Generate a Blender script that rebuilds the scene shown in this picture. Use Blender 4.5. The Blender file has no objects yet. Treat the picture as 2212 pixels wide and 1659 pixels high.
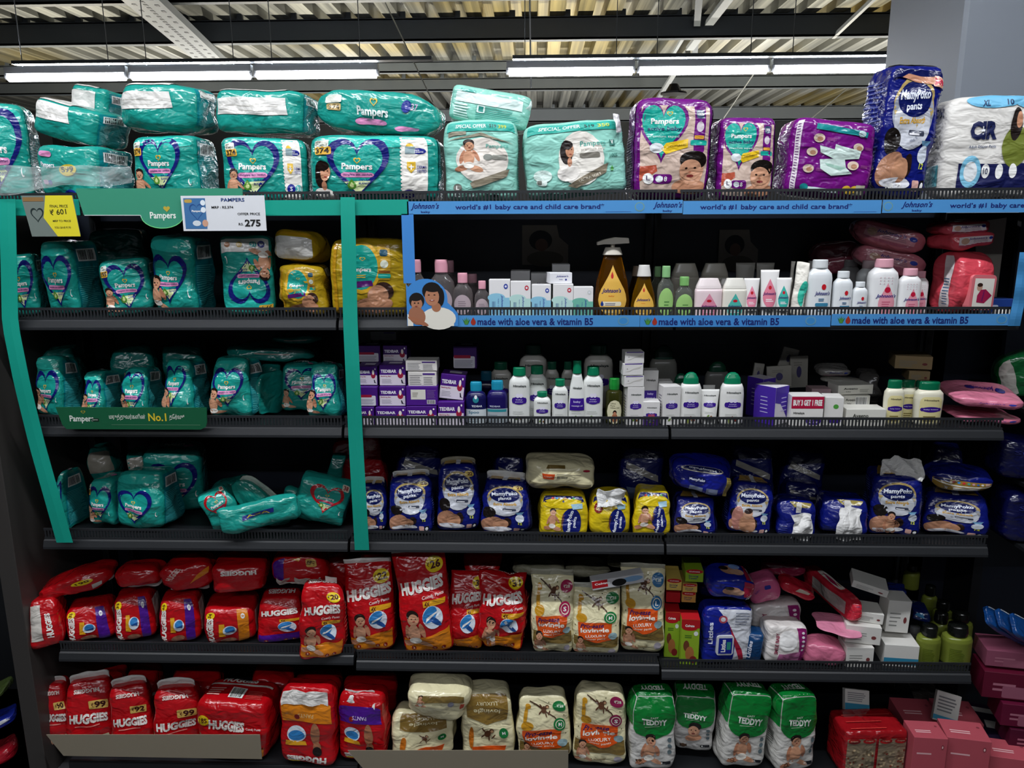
import bpy, bmesh, math, random
import numpy as np
from math import sin, cos, radians, pi, sqrt
from mathutils import Vector, Matrix, Euler
from mathutils.geometry import tessellate_polygon
S = bpy.context.scene
COL = S.collection
# ---------------------------------------------------------------- camera
CAMD, CAMH, PITCH, YAW, ROLL, FPX = 2.1, 1.72, 12.0, 1.76, -0.25, 1661.0
_p, _y, _r = map(radians, (PITCH, YAW, ROLL))
cF = np.array([-sin(_y)*cos(_p), cos(_y)*cos(_p), -sin(_p)])
_R = np.array([cos(_y), sin(_y), 0.0]); _U = np.cross(_R, cF)
cR = _R*cos(_r)+_U*sin(_r); cU = -_R*sin(_r)+_U*cos(_r)
cC = np.array([0, -CAMD, CAMH])
cam = bpy.data.cameras.new('camera'); co = bpy.data.objects.new('camera', cam); COL.objects.link(co)
m = Matrix(((cR[0], cU[0], -cF[0], cC[0]), (cR[1], cU[1], -cF[1], cC[1]), (cR[2], cU[2], -cF[2], cC[2]), (0, 0, 0, 1)))
co.matrix_world = m
cam.sensor_width = 36.0; cam.lens = 36.0*FPX/2212.0; cam.clip_end = 100
S.camera = co
S.view_settings.view_transform = 'Standard'; S.view_settings.look = 'None'
S.view_settings.exposure = 0.0; S.view_settings.gamma = 1.0; S.view_settings.use_curve_mapping = False
# ---------------------------------------------------------------- world: dim indoor ambient
wd = bpy.data.worlds.new('world'); S.world = wd; wd.use_nodes = True
wd.node_tree.nodes['Background'].inputs[0].default_value = (0.55, 0.62, 0.70, 1)
wd.node_tree.nodes['Background'].inputs[1].default_value = 0.014
LAMP_AISLE, LAMP_FAR, UP_FAR, LAMP_FILL = 20.0, 25.0, 75.0, 240.0  # the last power feeds the added roof fill tubes

def W(px, py, Y=0.0):
    "a pixel of the photograph at world depth Y"
    d = cF + cR*(px-1106)/FPX + cU*(829.5-py)/FPX
    return cC + d*((Y-cC[1])/d[1])
def WZ(px, py, z):
    d = cF + cR*(px-1106)/FPX + cU*(829.5-py)/FPX
    return cC + d*((z-cC[2])/d[2])
def PR(P):
    q = P-cC; z = q@cF
    return 1106+FPX*(q@cR)/z, 829.5-FPX*(q@cU)/z
# ---------------------------------------------------------------- materials
def lin(h):
    h = h.lstrip('#'); h = h if len(h) == 6 else ''.join(q*2 for q in h); c = [int(h[i:i+2], 16)/255 for i in (0, 2, 4)]
    return tuple(x/12.92 if x < .04045 else ((x+.055)/1.055)**2.4 for x in c)+(1,)
_m = {}
def mat(h, kind='film'):
    key = h+kind
    if key in _m: return _m[key]
    m = bpy.data.materials.new(kind+'_'+h.strip('#')); m.use_nodes = True
    nt = m.node_tree; b = nt.nodes['Principled BSDF']; I = b.inputs
    I['Base Color'].default_value = lin(h)
    def bump(strength, dist, parts, base=None):
        tc = nt.nodes.new('ShaderNodeTexCoord'); last = None
        for sc, vec, det in parts:
            mp = nt.nodes.new('ShaderNodeMapping'); mp.inputs['Scale'].default_value = vec
            n = nt.nodes.new('ShaderNodeTexNoise'); n.inputs['Scale'].default_value = sc; n.inputs['Detail'].default_value = det
            n.inputs['Distortion'].default_value = .6
            nt.links.new(tc.outputs['Object'], mp.inputs[0]); nt.links.new(mp.outputs[0], n.inputs[0])
            if last is None: last = n.outputs[0]
            else:
                a = nt.nodes.new('ShaderNodeMath'); a.operation = 'ADD'
                nt.links.new(last, a.inputs[0]); nt.links.new(n.outputs[0], a.inputs[1]); last = a.outputs[0]
        bp = nt.nodes.new('ShaderNodeBump'); bp.inputs['Strength'].default_value = strength; bp.inputs['Distance'].default_value = dist
        nt.links.new(last, bp.inputs['Height']); nt.links.new(bp.outputs[0], I['Normal'])
    if kind == 'film':
        I['Roughness'].default_value = .21; I['Specular IOR Level'].default_value = .75
        bump(.85, .012, [(8, (1, 1, 1.6), 4), (26, (.7, .7, 1.2), 2)])
    elif kind == 'matte':
        I['Roughness'].default_value = .45; I['Specular IOR Level'].default_value = .4
        bump(.7, .012, [(9, (1, 1, 2.2), 3), (32, (.7, .7, 1.2), 2)])
    elif kind == 'paper':
        I['Roughness'].default_value = .5; I['Specular IOR Level'].default_value = .35
        bump(.08, .002, [(60, (1, 1, 1), 2)])
    elif kind == 'gloss':
        I['Roughness'].default_value = .22
    elif kind == 'steel':
        I['Roughness'].default_value = .42; I['Specular IOR Level'].default_value = .5
        bump(.1, .001, [(300, (1, 1, 1), 2)])
    elif kind == 'metal':
        I['Roughness'].default_value = .38; I['Metallic'].default_value = .85
    elif kind == 'clear':
        I['Transmission Weight'].default_value = .92; I['Roughness'].default_value = .08; I['IOR'].default_value = 1.3
    elif kind == 'sheet':
        I['Alpha'].default_value = .16; I['Roughness'].default_value = .12; I['Specular IOR Level'].default_value = .9
        bump(.9, .02, [(7, (1, 1, 2), 3)])
    elif kind == 'emit':
        I['Emission Color'].default_value = lin(h); I['Emission Strength'].default_value = 14
    _m[key] = m
    return m
# ---------------------------------------------------------------- tags and linking
def tag(o, label=None, cat=None, group=None, kind=None):
    for k, v in (('label', label), ('category', cat), ('group', group), ('kind', kind)):
        if v: o[k] = v
    return o
def empty(name, loc=(0, 0, 0), rot=(0, 0, 0)):
    o = bpy.data.objects.new(name, None); COL.objects.link(o); o.location = loc; o.rotation_euler = rot; o.empty_display_size = .05
    return o
def link(name, me, parent=None, loc=None, rot=None):
    o = bpy.data.objects.new(name, me); COL.objects.link(o)
    if parent: o.parent = parent
    if loc is not None: o.location = loc
    if rot is not None: o.rotation_euler = rot
    return o
class MB:
    "collects triangles and quads, then makes one mesh"
    def __init__(s): s.V = []; s.F = []; s.M = []; s.n = 0; s.mats = []
    def mi(s, m):
        if m not in s.mats: s.mats.append(m)
        return s.mats.index(m)
    def add(s, V, F, m):
        V = np.asarray(V, float); i = s.mi(m)
        s.V.append(V); s.F += [tuple(int(k)+s.n for k in f) for f in F]; s.M += [i]*len(F); s.n += len(V)
    def tris(s, T, m):
        T = np.asarray(T, float).reshape(-1, 3)
        u, inv = np.unique(np.round(T, 6), axis=0, return_inverse=True)
        f = np.asarray(inv).reshape(-1, 3)
        ok = (f[:, 0] != f[:, 1]) & (f[:, 1] != f[:, 2]) & (f[:, 0] != f[:, 2])
        s.add(u, f[ok], m)
    def box(s, a, b, m):
        (x0, y0, z0), (x1, y1, z1) = a, b
        s.add([(x0, y0, z0), (x1, y0, z0), (x1, y1, z0), (x0, y1, z0), (x0, y0, z1), (x1, y0, z1), (x1, y1, z1), (x0, y1, z1)],
              [(0, 3, 2, 1), (4, 5, 6, 7), (0, 1, 5, 4), (1, 2, 6, 5), (2, 3, 7, 6), (3, 0, 4, 7)], m)
    def bar(s, a, b, r, m, k=8, r2=None):
        a = np.array(a, float); b = np.array(b, float); d = b-a; d /= np.linalg.norm(d)
        u = np.cross(d, (0, 0, 1)); u = u if np.linalg.norm(u) > 1e-3 else np.cross(d, (0, 1, 0)); u /= np.linalg.norm(u); v = np.cross(d, u)
        r2 = r2 or r; A = [2*pi*i/k+pi/k for i in range(k)]
        V = [a+r*(cos(t)*u+sin(t)*v) for t in A]+[b+r2*(cos(t)*u+sin(t)*v) for t in A]
        s.add(V, [(i, (i+1) % k, k+(i+1) % k, k+i) for i in range(k)]+[tuple(range(k))[::-1], tuple(range(k, 2*k))], m)
    def prism(s, pts, y0, y1, m, axis='y'):
        "polygon in x,z pushed from y0 to y1"
        n = len(pts)
        f = (lambda p, t: (p[0], t, p[1])) if axis == 'y' else (lambda p, t: (t, p[0], p[1]))
        V = [f(p, y0) for p in pts]+[f(p, y1) for p in pts]
        T = tessellate_polygon([[Vector((p[0], p[1], 0)) for p in pts]])
        s.add(V, [tuple(t) for t in T]+[tuple(i+n for i in t[::-1]) for t in T]+[(i, (i+1) % n, n+(i+1) % n, n+i) for i in range(n)], m)
    def build(s, name, parent=None, smooth=False, loc=None, rot=None, bevel=0, fix=True):
        me = bpy.data.meshes.new(name)
        V = np.concatenate(s.V) if s.V else np.zeros((0, 3))
        me.from_pydata(V.tolist(), [], s.F)
        for m in s.mats: me.materials.append(m)
        me.polygons.foreach_set('material_index', s.M)
        if smooth: me.polygons.foreach_set('use_smooth', [True]*len(s.F))
        if bevel or fix:
            bm = bmesh.new(); bm.from_mesh(me)
            if fix: bmesh.ops.recalc_face_normals(bm, faces=bm.faces)
            if bevel: bmesh.ops.bevel(bm, geom=bm.edges[:], offset=bevel, segments=1, affect='EDGES')
            bm.to_mesh(me); bm.free()
        me.update()
        return link(name, me, parent, loc, rot)
# ---------------------------------------------------------------- flat artwork
_tc = {}
def text2d(s, bold=0.0, shear=0.0):
    k = (s, bold, shear)
    if k in _tc: return _tc[k]
    cu = bpy.data.curves.new('t', 'FONT'); cu.body = s; cu.resolution_u = 2; cu.offset = bold; cu.shear = shear
    o = bpy.data.objects.new('t', cu); me = o.to_mesh(); me.calc_loop_triangles()
    V = np.array([v.co[:2] for v in me.vertices]).reshape(-1, 2); T = np.array([t.vertices[:] for t in me.loop_triangles], int).reshape(-1, 3)
    o.to_mesh_clear(); bpy.data.objects.remove(o); bpy.data.curves.remove(cu)
    if len(V) == 0: r = np.zeros((0, 3, 2))
    else:
        a, b = V.min(0), V.max(0); V = (V-a)/np.maximum(b-a, 1e-6)-.5; r = V[T]
    _tc[k] = r
    return r
def split(T, sx, sz, L):
    "cut long triangles so they can follow a curved surface"
    sc = np.array([sx, sz]); out = []
    for _ in range(14):
        if len(T) == 0: break
        E = np.stack([T[:, 1]-T[:, 0], T[:, 2]-T[:, 1], T[:, 0]-T[:, 2]], 1)*sc
        l = np.linalg.norm(E, axis=2); mx = l.max(1); ok = mx <= L
        out.append(T[ok]); T = T[~ok]; k = l[~ok].argmax(1)
        if len(T) == 0: break
        i = np.arange(len(T)); a, b, c = T[i, k], T[i, (k+1) % 3], T[i, (k+2) % 3]; mid = (a+b)/2
        T = np.concatenate([np.stack([a, mid, c], 1), np.stack([mid, b, c], 1)])
    if len(T): out.append(T)
    return np.concatenate(out) if out else T
def heartpts(n=36):
    t = np.linspace(0, 2*pi, n, endpoint=False)
    x = 16*np.sin(t)**3; y = 13*np.cos(t)-5*np.cos(2*t)-2*np.cos(3*t)-np.cos(4*t)
    return np.stack([x/32, (y+2.5)/29], 1)
def rot2(P, a):
    a = radians(a); c, s = cos(a), sin(a)
    return P@np.array([[c, s], [-s, c]])
class Art:
    "shapes in face coordinates 0..1; l is the printed layer"
    def __init__(s, kind='film', asp=1.0): s.it = []; s.kind = kind; s.face = 'front'; s.asp = asp
    def put(s, c, T, l): s.it.append((s.face, c, np.asarray(T, float), l)); return s
    def fan(s, c, P, l): 
        P = np.asarray(P, float); m_ = P.mean(0); n = len(P)
        return s.put(c, [(m_, P[i], P[(i+1) % n]) for i in range(n)], l)
    def R(s, c, x0, y0, x1, y1, l=0): return s.put(c, [((x0, y0), (x1, y0), (x1, y1)), ((x0, y0), (x1, y1), (x0, y1))], l)
    def RR(s, c, x0, y0, x1, y1, l=0, r=.3):
        "rounded bar"
        h = min((y1-y0), (x1-x0))*r; P = []
        for cx, cy, a in ((x1-h, y1-h, 0), (x0+h, y1-h, 90), (x0+h, y0+h, 180), (x1-h, y0+h, 270)):
            for k in range(4): P.append((cx+h*cos(radians(a+30*k)), cy+h*sin(radians(a+30*k))))
        return s.fan(c, P, l)
    def E(s, c, cx, cy, rx, ry, l=0, rot=0, n=20):
        P = np.array([(rx*cos(2*pi*i/n), ry*sin(2*pi*i/n)) for i in range(n)])
        return s.fan(c, rot2(P, rot)+(cx, cy), l)
    def H(s, c, cx, cy, w, h, l=0, ring=0, rot=0):
        P = heartpts(); A = rot2(P*(w, h), rot)+(cx, cy)
        if not ring: return s.fan(c, A, l)
        B = rot2(P*(w*(1-ring), h*(1-ring)), rot)+(cx, cy); n = len(A); T = []
        for i in range(n):
            j = (i+1) % n; T += [(A[i], A[j], B[j]), (A[i], B[j], B[i])]
        return s.put(c, T, l)
    def P(s, c, pts, l=0):
        T = tessellate_polygon([[Vector((p[0], p[1], 0)) for p in pts]])
        return s.put(c, [[pts[i] for i in t] for t in T], l)
    def T(s, c, t, cx, cy, w, h, l=2, rot=0, bold=.012, shear=0):
        G = text2d(t, bold, shear)
        if len(G): s.put(c, rot2((G*(w, h)).reshape(-1, 2), rot).reshape(-1, 3, 2)+(cx, cy), l)
        return s
    def D(s, c, cx, cy, w, h, l=0):
        "drop with its point up"
        P = [(0, .5)]+[(.5*sin(a)*(1 if k else 1), -.18-.32*cos(a)) for k, a in enumerate(np.linspace(-2.2, 2.2, 15)[::-1]*1.0)]
        P = [(0, .5)]+[(.5*sin(a), -.14-.36*cos(a)) for a in np.linspace(2.1, -2.1, 15)]
        return s.fan(c, [(cx+w*p[0], cy+h*p[1]) for p in P], l)
    def lines(s, c, x0, y0, x1, y1, n, l=1, seed=0, th=.45):
        r = random.Random(seed); st = (y1-y0)/n
        for i in range(n): s.R(c, x0, y0+st*i, x1-(x1-x0)*r.uniform(0, .3), y0+st*(i+th), l)
        return s
    def vlines(s, c, x0, y0, x1, y1, n, l=1, seed=0):
        r = random.Random(seed); st = (x1-x0)/n
        for i in range(n): s.R(c, x0+st*i, y0, x0+st*(i+r.uniform(.25, .7)), y1, l)
        return s
    def baby(s, cx, cy, h, l=1, flip=1, asp=None, stand=False):
        a = asp or s.asp; w = h/a; sk, sk2, hr, wt = '#c99474', '#b67c5e', '#20140f', '#ece6dc'
        X = lambda q: cx+q*w*flip
        s.E(sk2, X(-.17), cy-.02*h, .06*w, .2*h, l, -20*flip); s.E(sk2, X(.2), cy+.02*h, .055*w, .19*h, l, 35*flip)
        if stand:
            s.E(sk2, X(-.09), cy-.36*h, .075*w, .2*h, l, 4); s.E(sk, X(.09), cy-.36*h, .075*w, .2*h, l, -4)
        else:
            s.E(sk2, X(-.2), cy-.34*h, .2*w, .08*h, l, 12*flip); s.E(sk, X(.2), cy-.34*h, .2*w, .08*h, l, -12*flip)
        s.E(sk, X(0), cy-.05*h, .15*w, .22*h, l+1); s.E(wt, X(0), cy-.25*h, .15*w, .09*h, l+2)
        s.E(sk, X(.01), cy+.3*h, .14*w, .16*h, l+1); s.E(hr, X(.0), cy+.37*h, .15*w, .11*h, l+2)
        s.E(sk, X(.015), cy+.28*h, .12*w, .12*h, l+3)
        s.E(hr, X(-.03), cy+.29*h, .014*w, .012*h, l+4, n=8); s.E(hr, X(.065), cy+.29*h, .014*w, .012*h, l+4, n=8); s.E('#8d3b33', X(.02), cy+.235*h, .035*w, .014*h, l+4, n=8)
        return s
    def face_(s, cx, cy, h, l=1, asp=None, flip=1):
        "a laughing baby's head and shoulders"
        a = asp or s.asp; w = h/a; X = lambda q: cx+q*w*flip
        s.E('#c58d6d', X(-.02), cy-.36*h, .42*w, .2*h, l); s.E('#cf9a7b', X(0), cy+.05*h, .3*w, .35*h, l+1)
        s.E('#17110e', X(.03), cy+.28*h, .33*w, .22*h, l+2); s.E('#cf9a7b', X(-.03), cy+.06*h, .27*w, .25*h, l+3)
        for q in (-.14, .08): s.E('#241712', X(q), cy+.1*h, .035*w, .025*h, l+4, n=10)
        s.E('#b9775c', X(-.04), cy+.0*h, .035*w, .03*h, l+4, n=10); s.E('#7d2f2c', X(-.03), cy-.09*h, .09*w, .035*h, l+4, n=12)
        return s
    def woman(s, cx, cy, h, l=1, asp=None, flip=1, top='#e9e4dc'):
        a = asp or s.asp; w = h/a; X = lambda q: cx+q*w*flip
        s.E('#1c120f', X(-.06), cy+.16*h, .2*w, .34*h, l); s.E(top, X(-.02), cy-.42*h, .34*w, .24*h, l+1)
        s.E('#b98163', X(.03), cy-.12*h, .07*w, .12*h, l+1); s.E('#c48c6c', X(.05), cy+.2*h, .13*w, .2*h, l+2)
        s.E('#1c120f', X(-.02), cy+.36*h, .17*w, .12*h, l+3)
        s.E('#2a1813', X(.02), cy+.24*h, .02*w, .014*h, l+4, n=8); s.E('#2a1813', X(.11), cy+.24*h, .02*w, .014*h, l+4, n=8); s.E('#9c4238', X(.07), cy+.1*h, .04*w, .018*h, l+4, n=8)
        return s
FN = {'front': (0, -1, 0), 'back': (0, 1, 0), 'left': (-1, 0, 0), 'right': (1, 0, 0), 'top': (0, 0, 1)}
def cube(face, P):
    s_, t = 2*P[:, 0]-1, 2*P[:, 1]-1; o = np.ones(len(P))
    return np.stack({'front': (s_, -o, t), 'back': (-s_, o, t), 'left': (-o, -s_, t), 'right': (o, s_, t), 'top': (s_, t, o)}[face], 1)
def orient(T, r):
    T = T.copy(); x, y = T[..., 0].copy(), T[..., 1].copy()
    if r == 180: T[..., 0], T[..., 1] = 1-x, 1-y
    elif r == 90: T[..., 0], T[..., 1] = 1-y, x
    elif r == 270: T[..., 0], T[..., 1] = y, 1-x
    return T
# ---------------------------------------------------------------- bodies
class Body:
    def __init__(s, w, d, h, mode='brick', n=7, amp=.004, seed=0, prof=None, m=2.0, dr=None, bulge=.1):
        s.w, s.d, s.h, s.mode, s.n, s.amp, s.prof, s.m, s.bulge = w, d, h, mode, n, amp, prof, m, bulge
        r = random.Random(seed); s.ws = [(np.array([r.uniform(-1, 1) for _ in range(3)])*k, r.uniform(0, 6.3), r.uniform(.5, 1)*(55/k)**.7) for k in (28, 40, 55, 70, 95, 120) for _ in (0, 1)]
    def f(s, c):
        w, d, h = s.w, s.d, s.h
        if s.mode == 'box':
            return np.stack([c[:, 0]*w/2, c[:, 1]*d/2, (c[:, 2]+1)*h/2], 1)
        if s.mode == 'turn':
            t = (c[:, 2]+1)/2; z, q = zip(*s.prof); hw = np.interp(t, z, q)*w/2; dd = hw*d/w
            x = c[:, 0]; side = np.abs(c[:, 0]) > .9999
            y = (1-np.minimum(np.abs(x), 1)**s.m)**(1/s.m)*np.sign(c[:, 1])
            return np.stack([x*hw, y*dd, t*h], 1)
        n = s.n; L = (np.abs(c)**n).sum(1)**(1/n); p = c/L[:, None]
        if s.mode == 'bag':
            t = (c[:, 2]+1)/2; k = np.clip((t-.25)/.6, 0, 1); k = k*k*(3-2*k); p = p*(1-k[:, None])+np.stack([c[:, 0], c[:, 1], c[:, 2]], 1)*k[:, None]
            ys = 1-.93*np.clip((t-.3)/.7, 0, 1)**1.5; X = w/2*p[:, 0]*(.95+.05*np.abs(t-.5)*2); Y = d/2*p[:, 1]*ys*(1-.35*np.abs(c[:, 0])**4*k); Z = h/2*(p[:, 2]+1)
        elif s.mode == 'pillow':
            e = 1-.62*np.abs(p[:, 0])**5; X = w/2*p[:, 0]; Y = d/2*p[:, 1]*(.7+.3*e); Z = h/2*(p[:, 2]*e+1)
        elif s.mode == 'pillowv':
            e = 1-.7*np.abs(p[:, 2])**5; X = w/2*p[:, 0]; Y = d/2*p[:, 1]*e; Z = h/2*(p[:, 2]+1)
        elif s.mode == 'slump':
            t = (c[:, 2]+1)/2; X = w/2*p[:, 0]*(1.04-.14*t**2); Y = d/2*p[:, 1]*(1.05-.3*t**2); Z = h/2*(p[:, 2]+1)
        else:
            X, Y, Z = w/2*p[:, 0], d/2*p[:, 1], h/2*(p[:, 2]+1)
        b = (1-np.clip(np.abs(c[:, 0]), 0, 1)**2)*(1-np.clip(np.abs(c[:, 2]), 0, 1)**2)
        Y = Y*(1+s.bulge*b); P = np.stack([X, Y, Z], 1)
        if s.amp:
            Q = P.copy(); Q[:, 2] *= 1.4; g = np.zeros(len(P)); g2 = g.copy()
            for i, (k, ph, a) in enumerate(s.ws):
                v = a*np.sin(Q@k+ph); 
                if i % 2: g += v
                else: g2 += v
            nrm = p/np.maximum(np.linalg.norm(p, axis=1), .1)[:, None]
            P = P+nrm*(g*s.amp*.28)[:, None]; P[:, 0] += g2*s.amp*.14; P[:, 2] += (g2-g)*s.amp*.08
        return P
    def coarse(s):
        g = np.linspace(0, 1, 7); G = np.array([(a, b) for a in g for b in g]); C = [cube(f, G) for f in ('front', 'back', 'left', 'right', 'top')]
        if s.mode == 'turn': C = C[:2]+[np.array([(0, 1, z) for z in np.linspace(-1, 1, 9)]), np.array([(0, -1, z) for z in np.linspace(-1, 1, 9)])]
        b = cube('top', G); b[:, 2] = -1; C.append(b if s.mode != 'turn' else C[0])
        return s.f(np.concatenate(C))
    def base(s, mb, m, N=14):
        if s.mode == 'box':
            mb.box((-s.w/2, -s.d/2, 0), (s.w/2, s.d/2, s.h), m); return
        if s.mode == 'turn':
            k = 28; zs = [z for z, _ in s.prof]; V = []
            zz = sorted(set(list(np.linspace(0, 1, 15))+zs)); a0 = [2*pi*i/k for i in range(k)]
            for z in zz:
                q = np.interp(z, *zip(*s.prof))*s.w/2
                for a in a0:
                    cx, cy = cos(a), sin(a); r_ = (abs(cx)**s.m+abs(cy)**s.m)**(1/s.m)
                    V.append((q*cx/r_, q*s.d/s.w*cy/r_, z*s.h))
            F = [(i*k+j, i*k+(j+1) % k, (i+1)*k+(j+1) % k, (i+1)*k+j) for i in range(len(zz)-1) for j in range(k)]
            F += [tuple(range(k))[::-1], tuple(range((len(zz)-1)*k, len(zz)*k))]
            mb.add(V, F, m); return
        g = np.linspace(-1, 1, N+1); V = []; Q = []
        for ax in range(3):
            for sg in (-1, 1):
                u, v = [i for i in range(3) if i != ax]; o = len(V)
                for a in g:
                    for b in g:
                        c = [0, 0, 0]; c[ax] = sg; c[u] = a; c[v] = b; V.append(c)
                for i in range(N):
                    for j in range(N):
                        q = (o+i*(N+1)+j, o+(i+1)*(N+1)+j, o+(i+1)*(N+1)+j+1, o+i*(N+1)+j+1)
                        Q.append(q)
        V = np.array(V, float); u_, inv = np.unique(np.round(V, 6), axis=0, return_inverse=True); inv = np.asarray(inv).ravel()
        mb.add(s.f(u_), [tuple(inv[list(q)]) for q in Q], m)
    def art(s, mb, art, rot=0, eps=.0014, step=.0003, L=.018):
        if s.mode == 'box': eps, step, L = .0003, .0001, 9
        for q_, (face, c, T, l) in enumerate(art.it):
            if len(T) == 0: continue
            l = l+q_*(.07 if s.mode != 'box' else .1)
            T = orient(T, rot) if face == 'front' else T
            sx = s.w if face in ('front', 'top', 'back') else s.d; sz = s.d if face == 'top' else s.h
            T = split(T, sx, sz, L).reshape(-1, 2)
            if s.mode == 'turn': T = np.clip(T, .02, .98)
            P = s.f(cube(face, T)); N_ = np.array(FN[face], float)
            if s.mode == 'turn':
                N_ = np.stack([2*T[:, 0]-1, -np.sqrt(np.maximum(0.05, 1-(2*T[:, 0]-1)**2)), 0*T[:, 0]], 1); N_ /= np.linalg.norm(N_, axis=1)[:, None]
                P = P+N_*(.0006+l*.00015)
            else: P = P+N_*(eps+l*step)
            mb.tris(P, mat(c, art.kind))
def euler(r): return np.array(Euler([radians(a) for a in r], 'XYZ').to_matrix())
DECK = {}
def solve(make, bx, Y, d, rot, z0=None, h=None):
    "size and place a body so that it fills the box of the photograph bx at depth Y"
    x0, y0, x1, y1 = bx; R = euler(rot)
    a, b = W(x0, (y0+(y1 or y0+100))/2, Y), W(x1, (y0+(y1 or y0+100))/2, Y)
    w = max(.02, b[0]-a[0]); cx = (a[0]+b[0])/2; zt = W((x0+x1)/2, y0, Y)[2]
    zb = z0 if z0 is not None else W((x0+x1)/2, y1, Y)[2]; hh = max(.01, zt-zb); zz = zb
    for it in range(14):
        B = make(w, d, hh); P = B.coarse()@R.T
        P = P+(cx, 0, 0); lo = P.min(0); dy = Y-lo[1]; dz = (z0-lo[2]) if z0 is not None else (zz-lo[2])
        if B.mode == 'box': P = B.f(np.array([(a_, -1, b_) for a_ in (-1, 1) for b_ in (-1, 1)], float))@R.T+(cx, 0, 0)
        P = P+(0, dy, dz); u, v = PR(P)
        k = (Y+d/2-cC[1])/FPX*1.05
        w = max(.012, w+.8*((x1-x0)-(u.max()-u.min()))*k); cx += .8*((x0+x1)/2-(u.max()+u.min())/2)*k
        if z0 is None:
            eb = v.max()-y1; zz += .7*eb*k; hh = max(.008, hh+.7*((y1-y0)-(v.max()-v.min()))*k)
        else: hh = max(.008, hh+.7*(v.min()-y0)*k)
        if h: hh = h
    B = make(w, d, hh); P = B.coarse()@R.T; lo = P.min(0)
    return B, (cx, Y-lo[1], (z0 if z0 is not None else zz)-lo[2])
# ================================================================ the hall
DK = mat('#17191c', 'steel'); SH = mat('#25272a', 'steel'); PNL = mat('#161c28', 'steel')
def struct(o): o['kind'] = 'structure'; return o
mb = MB(); mb.box((-15, -5, -.1), (15, 23, 0), mat('#4a4a4c', 'gloss')); struct(mb.build('floor'))
mb = MB(); mb.box((-15, 22.4, 0), (15, 22.6, 5), mat('#2d3033', 'steel')); struct(mb.build('wall_back'))
mb = MB(); mb.box((-15.2, -5, 0), (-15, 23, 5), mat('#55585b', 'steel')); struct(mb.build('wall_left'))
mb = MB(); mb.box((15, -5, 0), (15.2, 23, 5), mat('#55585b', 'steel')); struct(mb.build('wall_right'))
mb = MB(); mb.box((-15, -5.2, 0), (15, -5, 5), mat('#55585b', 'steel')); struct(mb.build('wall_front'))
# corrugated roof sheet: trapezoid ribs running into the depth
rm = bpy.data.materials.new('galvanised_roof'); rm.use_nodes = True; nt = rm.node_tree; b = nt.nodes['Principled BSDF']
tc = nt.nodes.new('ShaderNodeTexCoord'); mp = nt.nodes.new('ShaderNodeMapping'); mp.inputs['Scale'].default_value = (9, .12, 1)
n1 = nt.nodes.new('ShaderNodeTexNoise'); n1.inputs['Scale'].default_value = 1.6; n1.inputs['Detail'].default_value = 5
n2 = nt.nodes.new('ShaderNodeTexNoise'); n2.inputs['Scale'].default_value = .32; n2.inputs['Detail'].default_value = 1
r1 = nt.nodes.new('ShaderNodeValToRGB'); r1.color_ramp.elements[0].position = .38; r1.color_ramp.elements[1].position = .66
r1.color_ramp.elements[0].color = lin('#8b8c88'); r1.color_ramp.elements[1].color = lin('#d2d1c8')
r2 = nt.nodes.new('ShaderNodeValToRGB'); r2.color_ramp.elements[0].position = .47; r2.color_ramp.elements[1].position = .62
r2.color_ramp.elements[0].color = lin('#d4d6d8'); r2.color_ramp.elements[1].color = lin('#dccb95')  # yellowish patches put warm lamp reflections into the sheet colour
mx = nt.nodes.new('ShaderNodeMix'); mx.data_type = 'RGBA'; mx.blend_type = 'MULTIPLY'; mx.inputs[0].default_value = 1
nt.links.new(tc.outputs['Object'], mp.inputs[0]); nt.links.new(mp.outputs[0], n1.inputs[0]); nt.links.new(tc.outputs['Object'], n2.inputs[0])
nt.links.new(n1.outputs[0], r1.inputs[0]); nt.links.new(n2.outputs[0], r2.inputs[0])
nt.links.new(r1.outputs[0], mx.inputs[6]); nt.links.new(r2.outputs[0], mx.inputs[7]); nt.links.new(mx.outputs[2], b.inputs['Base Color'])
b.inputs['Metallic'].default_value = .7; b.inputs['Roughness'].default_value = .36
P = []; x = -15.0; p = .40
while x < 15:
    P += [(x, 4.62), (x+.22, 4.62), (x+.235, 4.80), (x+.385, 4.80)]; x += p
mb = MB(); n = len(P); V = [(q[0], -5, q[1]) for q in P]+[(q[0], 23, q[1]) for q in P]+[(q[0], -5, q[1]+.02) for q in P]+[(q[0], 23, q[1]+.02) for q in P]
mb.add(V, [(i, i+1, n+i+1, n+i) for i in range(n-1)]+[(2*n+i, 3*n+i, 3*n+i+1, 2*n+i+1) for i in range(n-1)], rm)
struct(mb.build('ceiling', fix=False))
# purlins: dark beams across the roof
BM = mat('#50565c', 'steel'); BML = mat('#7f848a', 'steel')
for i, (yy, zb, w_) in enumerate(((8.2, 4.42, .14), (9.9, 4.30, .16), (13.0, 4.42, .16), (14.75, 4.37, .2), (19.2, 4.27, .2), (4.5, 4.42, .16))):
    mb = MB(); mb.box((-14.9, yy, zb), (14.9, yy+.03, 4.60), BM); mb.box((-14.9, yy, zb), (14.9, yy+w_, zb+.025), BM); mb.box((-14.9, yy, 4.585), (14.9, yy+w_, 4.612), BM)
    x = -14.8
    while x < 14.8: mb.box((x, yy+.002, 4.60), (x+.10, yy+.06, 4.70), BM); x += .8
    o = mb.build('roof_purlin'); tag(o, ['dark roof purlin crossing the top edge of the photo', 'dark deep roof purlin above the lamps, second from the top', 'thin dark roof purlin just above the tube lights', 'dark roof purlin just below the row of tube lights', 'farthest dark roof purlin, low behind the top shelf packs', 'dark roof purlin overhead, out over the shelf'][i], 'roof beam', 'roof purlins')
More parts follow.
